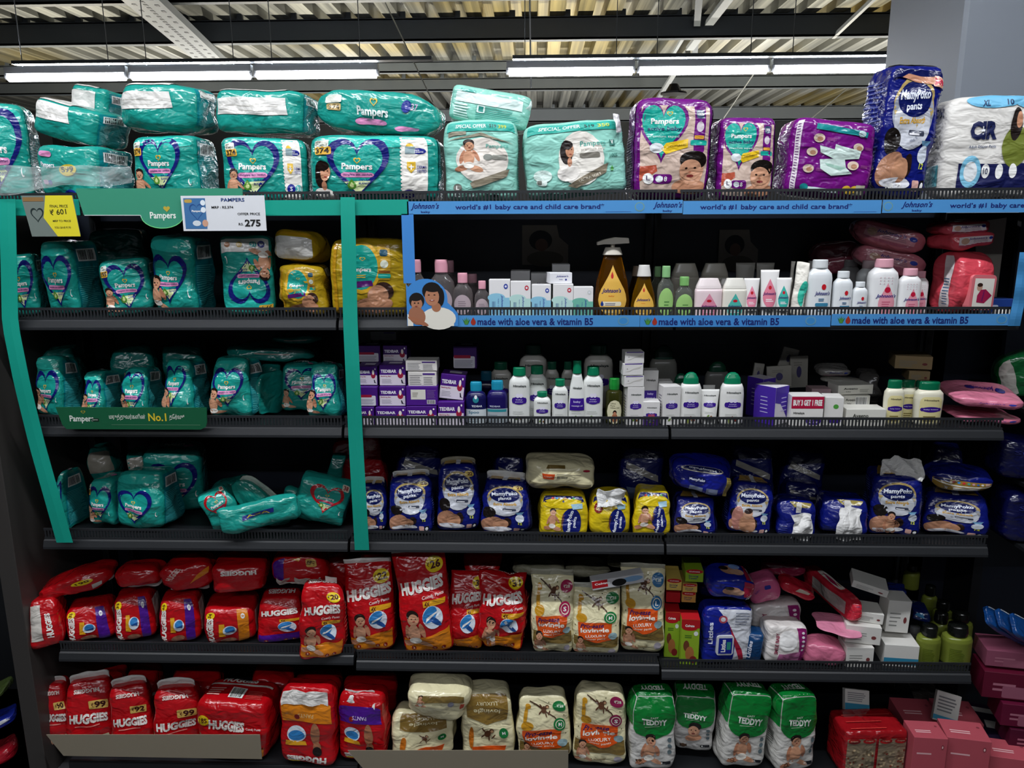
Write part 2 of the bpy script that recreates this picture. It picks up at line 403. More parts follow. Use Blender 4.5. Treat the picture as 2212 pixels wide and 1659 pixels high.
# a pale rafter with round holes running up to the left, a truss on the right, hanging rods
def beam(name, label, a, b_, wd_, ht, m, cat, holes=False):
    a, b_ = np.array(a), np.array(b_); d = b_-a; L = np.linalg.norm(d); mb = MB(); mb.box((0, -wd_/2, -ht/2), (L, wd_/2, ht/2), m)
    if holes:
        hm = mat('#3c4044', 'steel')
        for k in range(int(L/.13)):
            for j in (-.3, 0, .3):
                if j == 0 or k % 2: mb.box((.05+k*.13, j*wd_-.022, -ht/2-.004), (.12+k*.13, j*wd_+.022, -ht/2), hm)
    o = mb.build(name); o.location = a; o.rotation_euler = Vector(d).to_track_quat('X', 'Z').to_euler(); tag(o, label, cat)
beam('roof_rafter', 'pale perforated steel rafter slanting down from the top left', W(285, -25, 7.0), W(480, 150, 11.5), .42, .1, BML, 'roof beam', True)
beam('truss_bar', 'dark upright truss bar above the tube lights right of centre', WZ(1512, -30, 4.5), WZ(1500, 128, 4.44), .09, .09, BM, 'roof truss')
beam('truss_bar', 'pale slanting truss bar leaning to the right at the top', WZ(1590, -25, 4.54), WZ(1490, 105, 4.40), .12, .06, BML, 'roof truss')
beam('truss_bar', 'grey thin slanting truss bar on the left of the truss', WZ(1506, 30, 4.56), WZ(1440, 140, 4.34), .05, .05, BML, 'roof truss')
beam('truss_bar', 'long grey slanting brace running down behind the tube lights', WZ(1486, 112, 4.56), W(1395, 255, 15.0), .09, .05, BML, 'roof truss')
beam('truss_bar', 'thin pale brace rising to the right above the lamps', WZ(1895, -10, 4.56), W(1800, 80, 10), .05, .05, BML, 'roof truss')
def rod(label, a, b_, r=.008, m=None): 
    mb = MB(); mb.bar(a, b_, r, m or mat('#8a8d8d', 'steel'), 6); tag(mb.build('hanging_rod'), label, 'rod')
rod('thin vertical rod hanging from the roof near the middle', W(1143, -90, 6), W(1147, 190, 6))
rod('thin slanting wire from the top to the gap between lamps', WZ(832, 5, 4.615), W(935, 220, 8))
rod('thin slanting brace wire behind the right row of lamps', WZ(1655, 120, 4.615), W(1560, 260, 15), .011)
rod('slanting brace wire at the far right behind the packs', WZ(1850, 175, 4.615), W(1745, 262, 15), .011)
mb = MB(); q = W(1455, 200, 8); mb.bar(q-(0, 0, .0), q+(0, 0, .1), .11, DK, 16, .05); mb.bar(q-(0, 0, .02), q, .16, DK, 16)
tag(mb.build('ceiling_speaker'), 'dark round pendant fitting hanging behind the tall purple pack', 'ceiling fitting')
# tube lights: two rows far behind the shelf, one row over the aisle, unseen fill rows added for the roof
TE = mat('#f4f6ff', 'emit'); TW = mat('#d9dcde', 'gloss')
def tube_light(x0, x1, y, z, label, group, power, col=(.93, .96, 1)):
    L = x1-x0; r = empty('tube_light', ((x0+x1)/2, y, z)); tag(r, label, 'light', group)
    h = MB(); h.box((-L/2+.01, -.03, .02), (L/2-.01, .03, .075), TW); h.build('housing', r)
    t = MB(); t.bar((-L/2+.03, 0, -.01), (L/2-.03, 0, -.01), .036, TE, 14); t.build('tube', r)
    for sx in (-1, 1):
        c = MB(); c.bar((sx*(L/2-.03), 0, 0), (sx*(L/2-.005), 0, 0), .029, TW, 14); c.build('end_cap', r)
    for sx in (-.35, .35): c = MB(); c.bar((sx*L, 0, .07 if y < 9 else .03), (sx*L, 0, 4.615-z if y < 9 else .001-z), .004 if y < 9 else .02, BML, 6); c.build('suspension_wire' if y < 9 else 'fill_pole', r)  # poles only carry the added fill tubes deep in the hall
    for up in (0, 1):
        l = bpy.data.lights.new('tube_glow', 'AREA'); l.shape = 'RECTANGLE'; l.size = L*.95; l.size_y = .05; l.color = col
        l.energy = power*(UP_FAR/LAMP_FAR if up and 0 < y < 9 else .3 if y > 9 and not up else 1)
        o = bpy.data.objects.new('tube_glow', l); COL.objects.link(o); o.parent = r; o.location = (0, 0, .09 if up else -.052); o.rotation_euler = (pi if up else 0, 0, 0)
ZT = 3.0; YT = 5.0
for i, (a, b_) in enumerate(((12, 277), (279, 547), (549, 820))):
    p0, p1 = W(a, 165, YT), W(b_, 160, YT)
    tube_light(p0[0], p1[0], YT, W(430, 161, YT)[2], ['leftmost lit tube of the left row of lamps', 'middle lit tube of the left row of lamps', 'right hand lit tube of the left row of lamps'][i], 'tube lights behind the shelf', LAMP_FAR)
for i, (a, b_) in enumerate(((1092, 1373), (1375, 1663), (1665, 1965))):
    p0, p1 = W(a, 152, YT), W(b_, 150, YT)
    tube_light(p0[0], p1[0], YT, W(1530, 149, YT)[2], ['left tube of the right row of lamps, by the hanging rod', 'middle lit tube of the right row of lamps', 'right tube of the right row, behind the navy pack'][i], 'tube lights behind the shelf', LAMP_FAR)
for yy in (-.8, -3.6):
    for i in range(4):
        x0 = -2.75+i*1.24
        tube_light(x0, x0+1.2, yy, 3.15, 'lit tube in the row over the aisle in front of the shelf', 'tube lights over the aisle', LAMP_AISLE*(1 if yy > -2 else .5)*(1 if i < 3 else .6))
for k, (yy, c) in enumerate(((11.5, (1, .93, .76)), (16.5, (1, .95, .86)))):  # unseen rows added to brighten the roof, kept low behind the shelf
    for i in range(5):
        tube_light(-9+i*4.1, -6.6+i*4.1, yy, 1.94, 'added unseen roof fill tube on two poles deep in the hall, behind the top shelf packs', 'added fill tubes deep in the hall', LAMP_FILL*(1, .55)[k], c)
# trunking that carries the far lamps
for a, b_ in ((-4.6, -.9), (-.2, 4.2)):
    mb = MB(); mb.box((a, YT-.05, W(1106, 152, YT)[2]+.086), (b_, YT+.05, W(1106, 152, YT)[2]+.115), BM)
    tag(mb.build('lamp_trunking'), 'grey trunking carrying the '+('left' if a < -2 else 'right')+' row of tube lights', 'trunking')
# pillar on the right behind the shelving
x0 = W(2082, 60, .62)[0]
mb = MB(); mb.box((x0, .62, 0), (x0+.62, 1.2, 4.6), mat('#8c939c', 'steel')); struct(mb.build('trim_1', bevel=.012))
# ================================================================ shelving
XJ = [-1.462, -.545, .378, 1.300]        # section joints
LIP = [[W(1106, 462)[2]]*3, [1.427]*3, [1.119]*3, [.772]*3, [.403, .386, .368]]
for r in range(5):
    for s_ in range(3): DECK[(r, s_)] = LIP[r][s_]+.030
BASEZ = W(1400, 1640, .02)[2]
for s_ in range(3): DECK[(5, s_)] = BASEZ
def deck(row, px):
    x = W(px, (400, 660, 900, 1150, 1410, 1620)[row], .05)[0]
    return DECK[(row, 0 if x < XJ[1] else 1 if x < XJ[2] else 2)]
secs = ['left', 'middle', 'right']
for s_ in range(3):
    x0, x1 = XJ[s_]+.004, XJ[s_+1]-.004
    root = empty('shelving_unit', ((x0+x1)/2, 0, 0)); tag(root, ['dark grey steel shelving unit holding teal and red packs, left of the teal ribbon', 'dark grey steel shelving unit in the middle, right of the teal ribbon', 'dark grey steel shelving unit at the right end by the pillar'][s_], 'shelf unit', 'joined shelving units')
    X0, X1 = x0-(x0+x1)/2, x1-(x0+x1)/2
    xb = X1
    mb = MB(); mb.box((X0-(.12 if s_ == 0 else .004), .46, .02), (xb+.004, .475, 1.76), PNL)
    for k in range(1, 4): mb.box((X0, .458, .02+k*.43), (xb, .4605, .024+k*.43), DK)
    mb.build('back_panel', root)
    if s_ == 2:
        xa = W(2036, 800, .45)[0]-(x0+x1)/2; mb = MB(); mb.prism([(xa, .1), (xb-.03, .1), (xb-.03, 1.40), (xa+.03, 1.40), (xa, 1.37)], .44, .455, mat('#4a4d52', 'steel')); q = mb.build('side_board', root); q['label'] = 'lighter grey upright board at the right end'
    for sx in ((X0, X0+.02), (xb-.02, xb)):
        mb = MB(); mb.box((sx[0], .425, .0), (sx[1], .458, 1.80), DK)
        for k in range(40): mb.box((sx[0]+.006, .4235, .1+k*.042), (sx[1]-.006, .4255, .122+k*.042), mat('#08090a', 'steel'))
        mb.build('upright', root)
    for r in range(5):
        lz = LIP[r][s_]; dz = DECK[(r, s_)]; y1 = .42
        mb = MB(); mb.box((X0, .004, dz-.022), (X1, y1, dz), DK); sh = mb.build('shelf', root)
        mb = MB(); nb = int((X1-X0)/.0094)
        mb.box((X0, 0, dz+.024), (X1, .0035, dz+.031), SH); mb.box((X0, 0, dz-.004), (X1, .0035, dz+.003), SH)
        for k in range(nb+1):
            xx = X0+.002+k*.0094
            if xx+.0045 < X1: mb.box((xx, .0004, dz+.002), (xx+.0045, .003, dz+.025), SH)
        mb.build('slotted_fence', sh)
        mb = MB(); P_ = [(-.001, dz-.003), (-.006, dz-.006), (-.012, lz+.007), (-.012, lz), (-.002, lz), (.004, lz+.004), (.004, dz-.003)]
        mb.prism([(p[0], p[1]) for p in P_], X0, X1, SH, 'x'); mb.build('front_channel', sh)
    mb = MB(); mb.box((X0, -.03, BASEZ-.02), (X1, .45, BASEZ), DK); sh = mb.build('base_deck', root)
    mb = MB(); mb.box((X0, -.034, BASEZ-.035), (X1, -.029, BASEZ-.004), SH); mb.box((X0, -.02, .0), (X1, -.012, BASEZ-.035), DK); mb.build('kick_plate', sh)
# end panel at the far left
xl = W(95, 1500, -.02)[0]
mb = MB(); mb.box((xl-.075, -.03, 0), (xl-.02, .455, 1.78), mat('#3b3836', 'steel'))
mb.box((xl-.02, .40, 0), (xl+.002, .455, 1.74), DK)
tag(mb.build('end_panel', bevel=.002), 'dark brownish grey upright end panel at the left of the shelving', 'panel')
# ================================================================ builders of goods
def sheet(P, th, m):
    "closed thin crumpled sheet from a grid of points"
    n, k = P.shape[:2]; mb = MB(); du = np.gradient(P, axis=0); dv = np.gradient(P, axis=1); N_ = np.cross(du, dv); N_ /= np.maximum(np.linalg.norm(N_, axis=2), 1e-9)[..., None]
    A = (P-N_*th/2).reshape(-1, 3); B = (P+N_*th/2).reshape(-1, 3); o = n*k; F = []
    for i in range(n-1):
        for j in range(k-1):
            a = i*k+j; F += [(a, a+1, a+k+1, a+k), (o+a, o+a+k, o+a+k+1, o+a+1)]
    e = [i*k for i in range(n)]+[(n-1)*k+j for j in range(1, k)]+[i*k+k-1 for i in range(n-2, -1, -1)]+[j for j in range(k-2, 0, -1)]
    for i in range(len(e)):
        a, b = e[i], e[(i+1) % len(e)]; F.append((a, b, o+b, o+a))
    mb.add(np.concatenate([A, B]), F, m); return mb
def crumple(P, amp, seed, k=60):
    r = np.random.RandomState(seed); Q = P.copy(); sh = P.shape[:2]
    for f_ in (.6, 1, 1.7, 2.6):
        for ax in range(3):
            w = r.uniform(-1, 1, 3)*k*f_; Q[..., ax] += amp*(.9/f_)*np.abs(np.sin(P@w+r.uniform(0, 6)))*(1 if ax == 1 else .5)*r.choice([-1, 1])
    return Q
def seal_strip(B, root, hgt, col, seed=0, end='top', x0=-1, x1=1):
    n = 15; s_ = np.linspace(x0, x1, n); z = 1 if end == 'top' else -1
    P = B.f(np.stack([s_, 0*s_, 0*s_+z], 1)); r = random.Random(seed); a = r.uniform(10, 30); G = np.zeros((n, 4, 3))
    for j, t in enumerate((-.25, .1, .55, 1)):
        G[:, j] = P; G[:, j, 2] += t*hgt*z; G[:, j, 1] += .004*np.sin(P[:, 0]*a*3+t*2)*t-.004*t
    return sheet(G, .0025, mat(col, 'matte')).build('seal_strip', root, smooth=True)
def end_flap(B, root, col, x0, x1, y0, y1, seed=0, out=.012, face='front', amp=.008, name='end_flap'):
    n = 14; g = np.linspace(0, 1, n); A = np.array([(x0+(x1-x0)*a, y0+(y1-y0)*b) for a in g for b in g])
    P = B.f(cube(face, np.clip(A, 0, 1))).reshape(n, n, 3); N_ = np.array(FN[face], float)
    if y0 < 0 or y1 > 1:
        e = (A[:, 1]-np.clip(A[:, 1], 0, 1)).reshape(n, n); P[..., 2] += e*B.h
    P = P+N_*out; P = crumple(P, amp, seed)
    return sheet(P, .0015, mat(col, 'matte')).build(name, root)
def lid(B, root, cx, cy, w, h, col, face='front', art=None, rim=None):
    "raised flip lid of a wet wipe pack"
    C_ = B.f(cube(face, np.array([(cx, cy)])))[0]; r = empty('lid')
    bpy.data.objects.remove(r); mb = MB(); hw, hh = w/2, h/2; q = min(hw, hh)*.3; P = []
    for sx, sz, a in ((1, 1, 0), (-1, 1, 90), (-1, -1, 180), (1, -1, 270)):
        for k in range(5): P.append((sx*(hw-q)+q*cos(radians(a+22.5*k)), sz*(hh-q)+q*sin(radians(a+22.5*k))))
    mb.prism(P, -.010, .012, mat(col, 'gloss'))
    if rim: mb.prism([(p[0]*.84, p[1]*.84) for p in P], -.0115, -.009, mat(rim, 'gloss'))
    if art:
        q_ = Art('gloss', asp=w/h); art(q_)
        for i_, (f_, c, T, l) in enumerate(q_.it):
            l = l+i_*.1
            T = T.reshape(-1, 2); mb.tris(np.stack([(T[:, 0]-.5)*w*.8, 0*T[:, 0]-.0118-.0002*l, (T[:, 1]-.5)*h*.8], 1), mat(c, 'gloss'))
    o = mb.build('lid', root, bevel=0)
    o.location = C_; 
    if face == 'top': o.rotation_euler = (-pi/2, 0, 0)
    return o
DBG = 0
def pack(name, label, cat, row, bx, sty=None, base='#1fa597', Y=.02, d=.1, rot=(0, 0, 0), mode='brick', n=9, amp=.004, seed=None, group=None, ar=0, kind='film', seal=None, flap=None, lidd=None, kw=None, N=14, bulge=.1, bot=None, z0=None):
    seed = seed if seed is not None else int(bx[0]*7+bx[1]*3) & 1023
    if len(bx) == 3 or bx[3] is None: bx = (bx[0], bx[1], bx[2], None); zz = deck(row, (bx[0]+bx[2])/2)+.0005
    else: zz = z0
    if rot[2] == 0: rot = (rot[0], rot[1], -math.degrees(math.atan2(W((bx[0]+bx[2])/2, 800, Y)[0], CAMD))*.55)
    if mode == 'pillow' and row > 2: d *= .72
    mk = lambda w, dd, h: Body(w, dd, h, mode, n, amp, seed, bulge=bulge)
    B, loc = solve(mk, bx, Y, d, rot, zz)
    a = Art(kind, asp=(B.h/B.w if ar in (90, 270) else B.w/B.h))
    if sty: sty(a, **(kw or {}))
    mb = MB(); B.base(mb, mat(base, kind), N); B.art(mb, a, ar)
    R = tuple(radians(q) for q in rot); parts = seal or flap or lidd
    if parts:
        root = empty(name, loc, R); mb.build('wrapper', root, smooth=True)
        if seal:
            for sl in (seal if isinstance(seal, list) else [seal]): seal_strip(B, root, sl[1], sl[0], seed, *(sl[2:] or ('top',)))
        if flap:
            for fl in (flap if isinstance(flap, list) else [flap]): end_flap(B, root, *fl[:5], seed=seed, **(fl[5] if len(fl) > 5 else {}))
        if lidd: lid(B, root, *lidd)
    else: root = mb.build(name, None, smooth=True, loc=loc, rot=R)
    tag(root, label, cat, group)
    P = np.concatenate([x for x in mb.V])@euler(rot).T
    if zz is not None: root.location.z = zz+.0006-P[:, 2].min()
    if Y >= .012: root.location.y = Y-P[:, 1].min()
    elif Y > -.004: root.location.y = .0045-P[:, 1].min()
    if row > 0 and (Y > 0 or root.location.y+P[:, 1].max() > .02):
        top = root.location.z+P[:, 2].max()-(deck(row-1, (bx[0]+bx[2])/2)-.023)
        if top > 0:
            k_ = (B.h-top-.004)/B.h
            if k_ > .5: root.scale.z = k_
            if DBG: print('TOP', row, label[:50], round(top, 3))
    return root
def carton(name, label, cat, row, bx, sty=None, base='#e8e6e2', Y=.02, d=.05, rot=(0, 0, 0), group=None, ar=0, kw=None, z0=None):
    if len(bx) == 3 or bx[3] is None: bx = (bx[0], bx[1], bx[2], None); zz = deck(row, (bx[0]+bx[2])/2)+.0004
    else: zz = z0
    B, loc = solve(lambda w, dd, h: Body(w, dd, h, 'box'), bx, Y, d, rot, zz)
    a = Art('paper', asp=(B.h/B.w if ar in (90, 270) else B.w/B.h))
    if sty: sty(a, **(kw or {}))
    body = MB(); body.box((-B.w/2, -B.d/2, 0), (B.w/2, B.d/2, B.h), mat(base, 'paper'))
    o = body.build(name, None, loc=loc, rot=tuple(radians(q) for q in rot), bevel=.0008)
    if a.it:
        ab = MB(); B.art(ab, a, ar); t = ab.build('t', None); bm = bmesh.new(); bm.from_mesh(o.data)
        ms = [m_ for m_ in t.data.materials]
        for m_ in ms: o.data.materials.append(m_)
        k = len(bm.faces); bm.from_mesh(t.data); bm.faces.ensure_lookup_table()
        for f_ in bm.faces[k:]: f_.material_index += 1
        bm.to_mesh(o.data); bm.free(); bpy.data.objects.remove(t)
    tag(o, label, cat, group); return o
PROF = {
 'powder': ([(0, .9), (.03, 1), (.68, 1), (.76, .93), (.83, .66), (.84, .6), (.85, .6)], [(0, 1.0), (.15, 1.02), (.9, 1.0), (1, .95)], .62, 3.0, .60),
 'oil':    ([(0, .9), (.03, 1), (.5, 1), (.62, .9), (.72, .55), (.76, .45), (.77, .45)], [(0, 1.0), (.8, 1.02), (1, .95)], .6, 2.4, .48),
 'drop':   ([(0, .86), (.05, .98), (.2, 1), (.45, .86), (.65, .62), (.78, .48)], [(0, 1.0), (1, .74)], .55, 2.2, .56),
 'cone':   ([(0, .92), (.04, 1), (.3, 1), (.6, .78), (.8, .48)], [(0, 1.05), (1, .95)], .62, 2.4, .48),
 'lotion': ([(0, .9), (.03, 1), (.58, 1), (.7, .95), (.78, .80)], [(0, 1.0), (.5, .9), (.85, .6), (1, .25)], .55, 2.8, .72),
 'block':  ([(0, .95), (.02, 1), (.66, 1), (.72, .96)], [(0, 1.0), (.3, .95), (1, .70)], .45, 3.4, .95),
 'flip':   ([(0, .95), (.03, 1), (.62, 1), (.72, .85), (.78, .58)], [(0, 1.0), (.75, 1.03), (1, .94)], .6, 3.0, .55),
 'cream':  ([(0, .86), (.05, .92), (.6, 1), (.74, .95), (.82, .72)], [(0, 1.0), (.8, .98), (1, .9)], .55, 2.6, .72),
 'round':  ([(0, .95), (.02, 1), (.62, 1), (.70, .92), (.75, .6)], [(0, 1.0), (.4, 1.05), (1, .96)], 1.0, 2.0, .60),
}
def bottle(name, label, cat, row, bx, prof, col, cap, sty=None, lab=None, Y=.03, rot=(0, 0, 0), group=None, kind='gloss', ck='gloss', kw=None, pump=False, dr=None):
    bp, cp, ratio, m_, cw = PROF[prof]; bx = (bx[0], bx[1], bx[2], bx[3] if len(bx) > 3 else None)
    if dr: ratio = dr
    zc = bp[-1][0]; full = bp+[(zc+(1-zc)*z*.999+.0005, q*cw) for z, q in cp]
    zz = deck(row, (bx[0]+bx[2])/2)+.0004 if bx[3] is None else None
    mk = lambda w, dd, h: Body(w, w*ratio, h, 'turn', prof=full, m=m_)
    B, loc = solve(mk, bx, Y, .05, rot, zz)
    root = empty(name, loc, tuple(radians(q) for q in rot)); tag(root, label, cat, group)
    bb = Body(B.w, B.w*ratio, B.h*zc, 'turn', prof=[(z/zc, q) for z, q in bp], m=m_)
    mb = MB(); bb.base(mb, mat(col, kind)); a = Art('gloss', asp=bb.w/bb.h)
    if sty: sty(a, **(kw or {})); bb.art(mb, a, L=.006)
    mb.build('bottle_body', root, smooth=True)
    if lab:
        a = Art('gloss', asp=bb.w/bb.h); lab(a); mb = MB(); bb.art(mb, a, L=.006); mb.build('label', root, smooth=True)
    cb = Body(B.w*cw, B.w*ratio*cw if prof != 'round' else B.w*cw, B.h*(1-zc), 'turn', prof=cp, m=m_ if prof in ('block', 'lotion') else 2.2)
    if prof in ('powder', 'oil', 'drop', 'cone'): cb.d = cb.w*max(ratio, .8)
    mb = MB(); cb.base(mb, mat(cap, ck))
    if pump:
        h0 = cb.h; mb = MB(); cb.h = h0*.42; cb.base(mb, mat(cap, ck)); c2 = mb.build('collar', root, smooth=True); c2.location = (0, 0, B.h*zc)
        mb = MB(); mb.bar((0, 0, h0*.42), (0, 0, h0*.66), .006, mat(cap, ck), 12); w2 = B.w*.44
        mb.prism([(-w2, h0*.55), (-w2, h0*.72), (-w2*.6, h0*.86), (w2*.1, h0*1.0), (w2*.95, h0*.95), (w2, h0*.66), (0, h0*.6), (-w2*.6, h0*.6)], -.016, .016, mat(cap, ck))
        c3 = mb.build('pump_head', root, bevel=.001); c3.location = (0, 0, B.h*zc)
    else:
        c = mb.build('cap', root, smooth=True); c.location = (0, 0, B.h*zc)
    return root
def tube(name, label, cat, row, bx, col, sty=None, Y=.03, rot=(0, 0, 0), group=None, kw=None, capc='#f0f0ee'):
    "squeeze tube standing on its cap, flat crimped end up"
    bx = (bx[0], bx[1], bx[2], bx[3] if len(bx) > 3 else None); zz = deck(row, (bx[0]+bx[2])/2)+.0004 if bx[3] is None else None
    B, loc = solve(lambda w, dd, h: Body(w, w*.6, h, 'turn', prof=[(0, .8), (1, 1)]), bx, Y, .03, rot, zz)
    root = empty(name, loc, tuple(radians(q) for q in rot)); tag(root, label, cat, group)
    n, k = 16, 24; V = []; z0 = .14
    class TB(Body):
        def f(s, c):
            t = (c[:, 2]+1)/2; hw = s.w/2*(.78+.22*t); dd = s.w*.3*(1-t**1.3*.95); x = c[:, 0]
            return np.stack([x*hw, dd*np.sqrt(np.maximum(0, 1-x*x))*np.sign(c[:, 1]), (z0+t*(1-z0))*s.h], 1)
    T_ = TB(B.w, B.w*.6, B.h, 'turn', prof=[(0, 1), (1, 1)])
    for i in range(n+1):
        t = i/n
        for j in range(k):
            a = 2*pi*j/k; hw = B.w/2*(.78+.22*t); dd = B.w*.3*(1-t**1.3*.95); V.append((hw*cos(a), dd*sin(a), (z0+t*(1-z0))*B.h))
    mb = MB(); mb.add(V, [(i*k+j, i*k+(j+1) % k, (i+1)*k+(j+1) % k, (i+1)*k+j) for i in range(n) for j in range(k)]+[tuple(range(k))[::-1], tuple(range(n*k, n*k+k))], mat(col, 'gloss'))
    a = Art('gloss', asp=B.w/B.h/.86)
    if sty: sty(a, **(kw or {}))
    T_.art(mb, a, L=.006); mb.build('tube_body', root, smooth=True)
    mb = MB(); cb = Body(B.w*.72, B.w*.42, B.h*z0, 'turn', prof=[(0, .96), (1, 1)], m=2.2); cb.base(mb, mat(capc, 'gloss')); mb.build('cap', root, smooth=True)
    return root
# ================================================================ printed designs
NV, WH, PK, GD = '#141f86', '#f1f1ee', '#d98dbb', '#e2b93b'
def side_text(a, f='right', c='#0f6f86', barcode=True):
    a.face = f; a.R('#0d8088' if c == '#0f6f86' else c, .12, .04, .88, .96, 0)
    a.lines('#5ec3c0' if c == '#0f6f86' else '#d8d8e8', .16, .08, .84, .66, 22, 1, 3, .3)
    if barcode: a.R(WH, .2, .72, .8, .9, 1).vlines('#20242a', .24, .74, .76, .88, 12, 2, 5)
    a.face = 'front'
def s_heart(a, cx=.5, cy=.5, w=.8, h=.85, ring='#10186e', price='', baby=0, white=0, bar=PK, sub='complete skin comfort', side='right', mum=0, fill='#1a9c90', size='', top=1, tsz=1, rot=0):
    a.E('#2bb9aa', .5, .9, .5, .1, 0)
    if white:
        a.R('#e6e2da', .735, .0, .94, 1, 1)
        for i in range(18): a.E('#e6e2da', .735, i/18+.03, .012, .022, 1, n=8)
        a.E(GD, .80, .83, .03, .05, 2).R('#8fa3a8', .765, .72, .84, .83, 3).E(NV, .87, .76, .055, .045, 2).T(WH, 'ALL\nNIGHT', .87, .76, .07, .05, 3)
        a.P(GD, [(.775, .60), (.84, .60), (.84, .50), (.807, .43), (.775, .50)], 2).T(WH, '+', .807, .52, .04, .08, 3).T(NV, 'DERMA\nTESTED', .89, .49, .08, .1, 3)
        if size: a.E(NV, .80, .2, .05, .075, 2).T(WH, size, .80, .2, .03, .06, 3).RR('#4cb3b0', .85, .14, .93, .26, 2, .5).T(WH, '31', .89, .2, .05, .07, 3)
        else: a.E('#2a1f7c', .79, .1, .055, .08, 2).T(WH, 'New\nBaby', .79, .1, .06, .07, 3)
    a.H(ring, cx, cy, w, h, 1, ring=.21, rot=rot).H(fill, cx, cy, w*.85, h*.85, 0, rot=rot)
    a.P('#cdd9a0', [(cx-w*.22, cy-h*.2), (cx+w*.22, cy-h*.18), (cx+.0*w, cy-h*.40)], 1)
    a.H(GD, cx, cy+h*.13, w*.12, h*.1, 2, ring=.35)
    a.T(WH, 'Pampers', cx-.01*w, cy+h*.03, w*.5*tsz, h*.13*tsz, 3, bold=.03)
    a.RR(bar, cx-w*.27, cy-h*.13, cx+w*.26, cy-h*.05, 2, .5).T('#2b1c60', sub, cx, cy-h*.09, w*.46, h*.045, 3)
    a.D('#4f8a2a', cx-w*.1, cy-h*.24, w*.14, h*.17, 2).D('#c8d68e', cx-w*.1, cy-h*.25, w*.07, h*.09, 3).T(NV, 'ANTI-RASH\nBLANKET', cx+w*.12, cy-h*.2, w*.22, h*.09, 3)
    if price:
        x0 = .03; a.RR('#d9a93e', x0, .70, x0+.15, .82, 3, .2).RR('#eef0e4', x0, .81, x0+.13, .92, 3, .2).T('#1d3a20', 'NEW\nVITAMIN E', x0+.065, .865, .11, .08, 4).T('#241a10', price, x0+.075, .76, .12, .08, 4, bold=.03)
    if baby: a.baby(.12 if baby > 0 else .86, .27, .5, 3, 1 if baby > 0 else -1)
    if mum: a.woman(.11, .3, .62, 3, flip=1)
    if not white: a.E(WH, .9, .3, .028, .05, 1).E(fill, .912, .31, .024, .044, 2)
    if side: side_text(a, side)
    if top:
        a.face = 'top'; a.H('#a9d8d0', .3, .5, .1, .3, 1, ring=.3).T('#e8f2ef', 'Pampers', .5, .5, .34, .3, 2).RR(PK, .66, .3, .86, .5, 1, .5); a.face = 'front'
def s_upside(a):
    a.R('#e9e6e0', 0, 0, 1, .2, 1).E('#152083', .17, .1, .07, .05, 2).T(WH, 'XXL', .17, .1, .09, .03, 3).RR('#56b7b4', .26, .06, .4, .14, 2, .5).T(WH, '16', .33, .1, .08, .05, 3).E(GD, .6, .1, .06, .04, 2).E('#b9835e', .84, .1, .06, .04, 2)
    s_heart(a, .47, .56, .82, .6, side='', top=0); a.baby(.14, .35, .45, 3); a.RR('#d9a93e', .0, .88, .3, .97, 3, .2).T('#241a10', '374', .15, .925, .2, .06, 4)
def s_white_band(a, y0=.45, y1=.85, x0=0, x1=.75, c='#d9d7d2'):
    a.P(c, [(x0, y0), (x1+.03, y0+.04), (x1, y1), (x0, y1-.02)], 1); a.lines('#bdbab3', x0+.02, y0+.1, x1-.05, y0+.3, 2, 2, 7, .2); side_text(a, 'right')
    a.face = 'top'; a.R(c, x0, 0, x1, .5, 1); a.face = 'front'
def s_crumple(a, txt='599'):
    a.RR(PK, .1, .78, .35, .88, 2, .5).T('#f0e6ee', 'Pampers', .28, .62, .3, .12, 3).E('#c9b23c', .62, .55, .14, .1, 2, 10).T('#1c1612', txt, .62, .56, .2, .1, 3, 8, .03).RR('#c9a4c2', .1, .22, .2, .32, 2).E(NV, .25, .27, .05, .05, 2)
    a.H('#152083', .75, -.05, .5, .5, 1, ring=.17); side_text(a, 'right')
def s_lying(a, price='374'):
    a.RR(PK, .36, .16, .62, .32, 2, .4).T('#dfeae7', 'Pampers', .5, .47, .26, .3, 3, bold=.03).H(GD, .51, .72, .06, .2, 2, ring=.3).RR('#eef0e4', .1, .66, .24, .86, 2, .2).RR('#c9b07a', .11, .46, .24, .64, 2, .2).T('#5a4a2a', price, .175, .55, .1, .12, 3)
    a.E('#1d2f8a', .76, .68, .035, .14, 2).T('#c9a8cc', '37', .82, .68, .05, .16, 2).RR(PK, .68, .08, .88, .2, 2, .5)
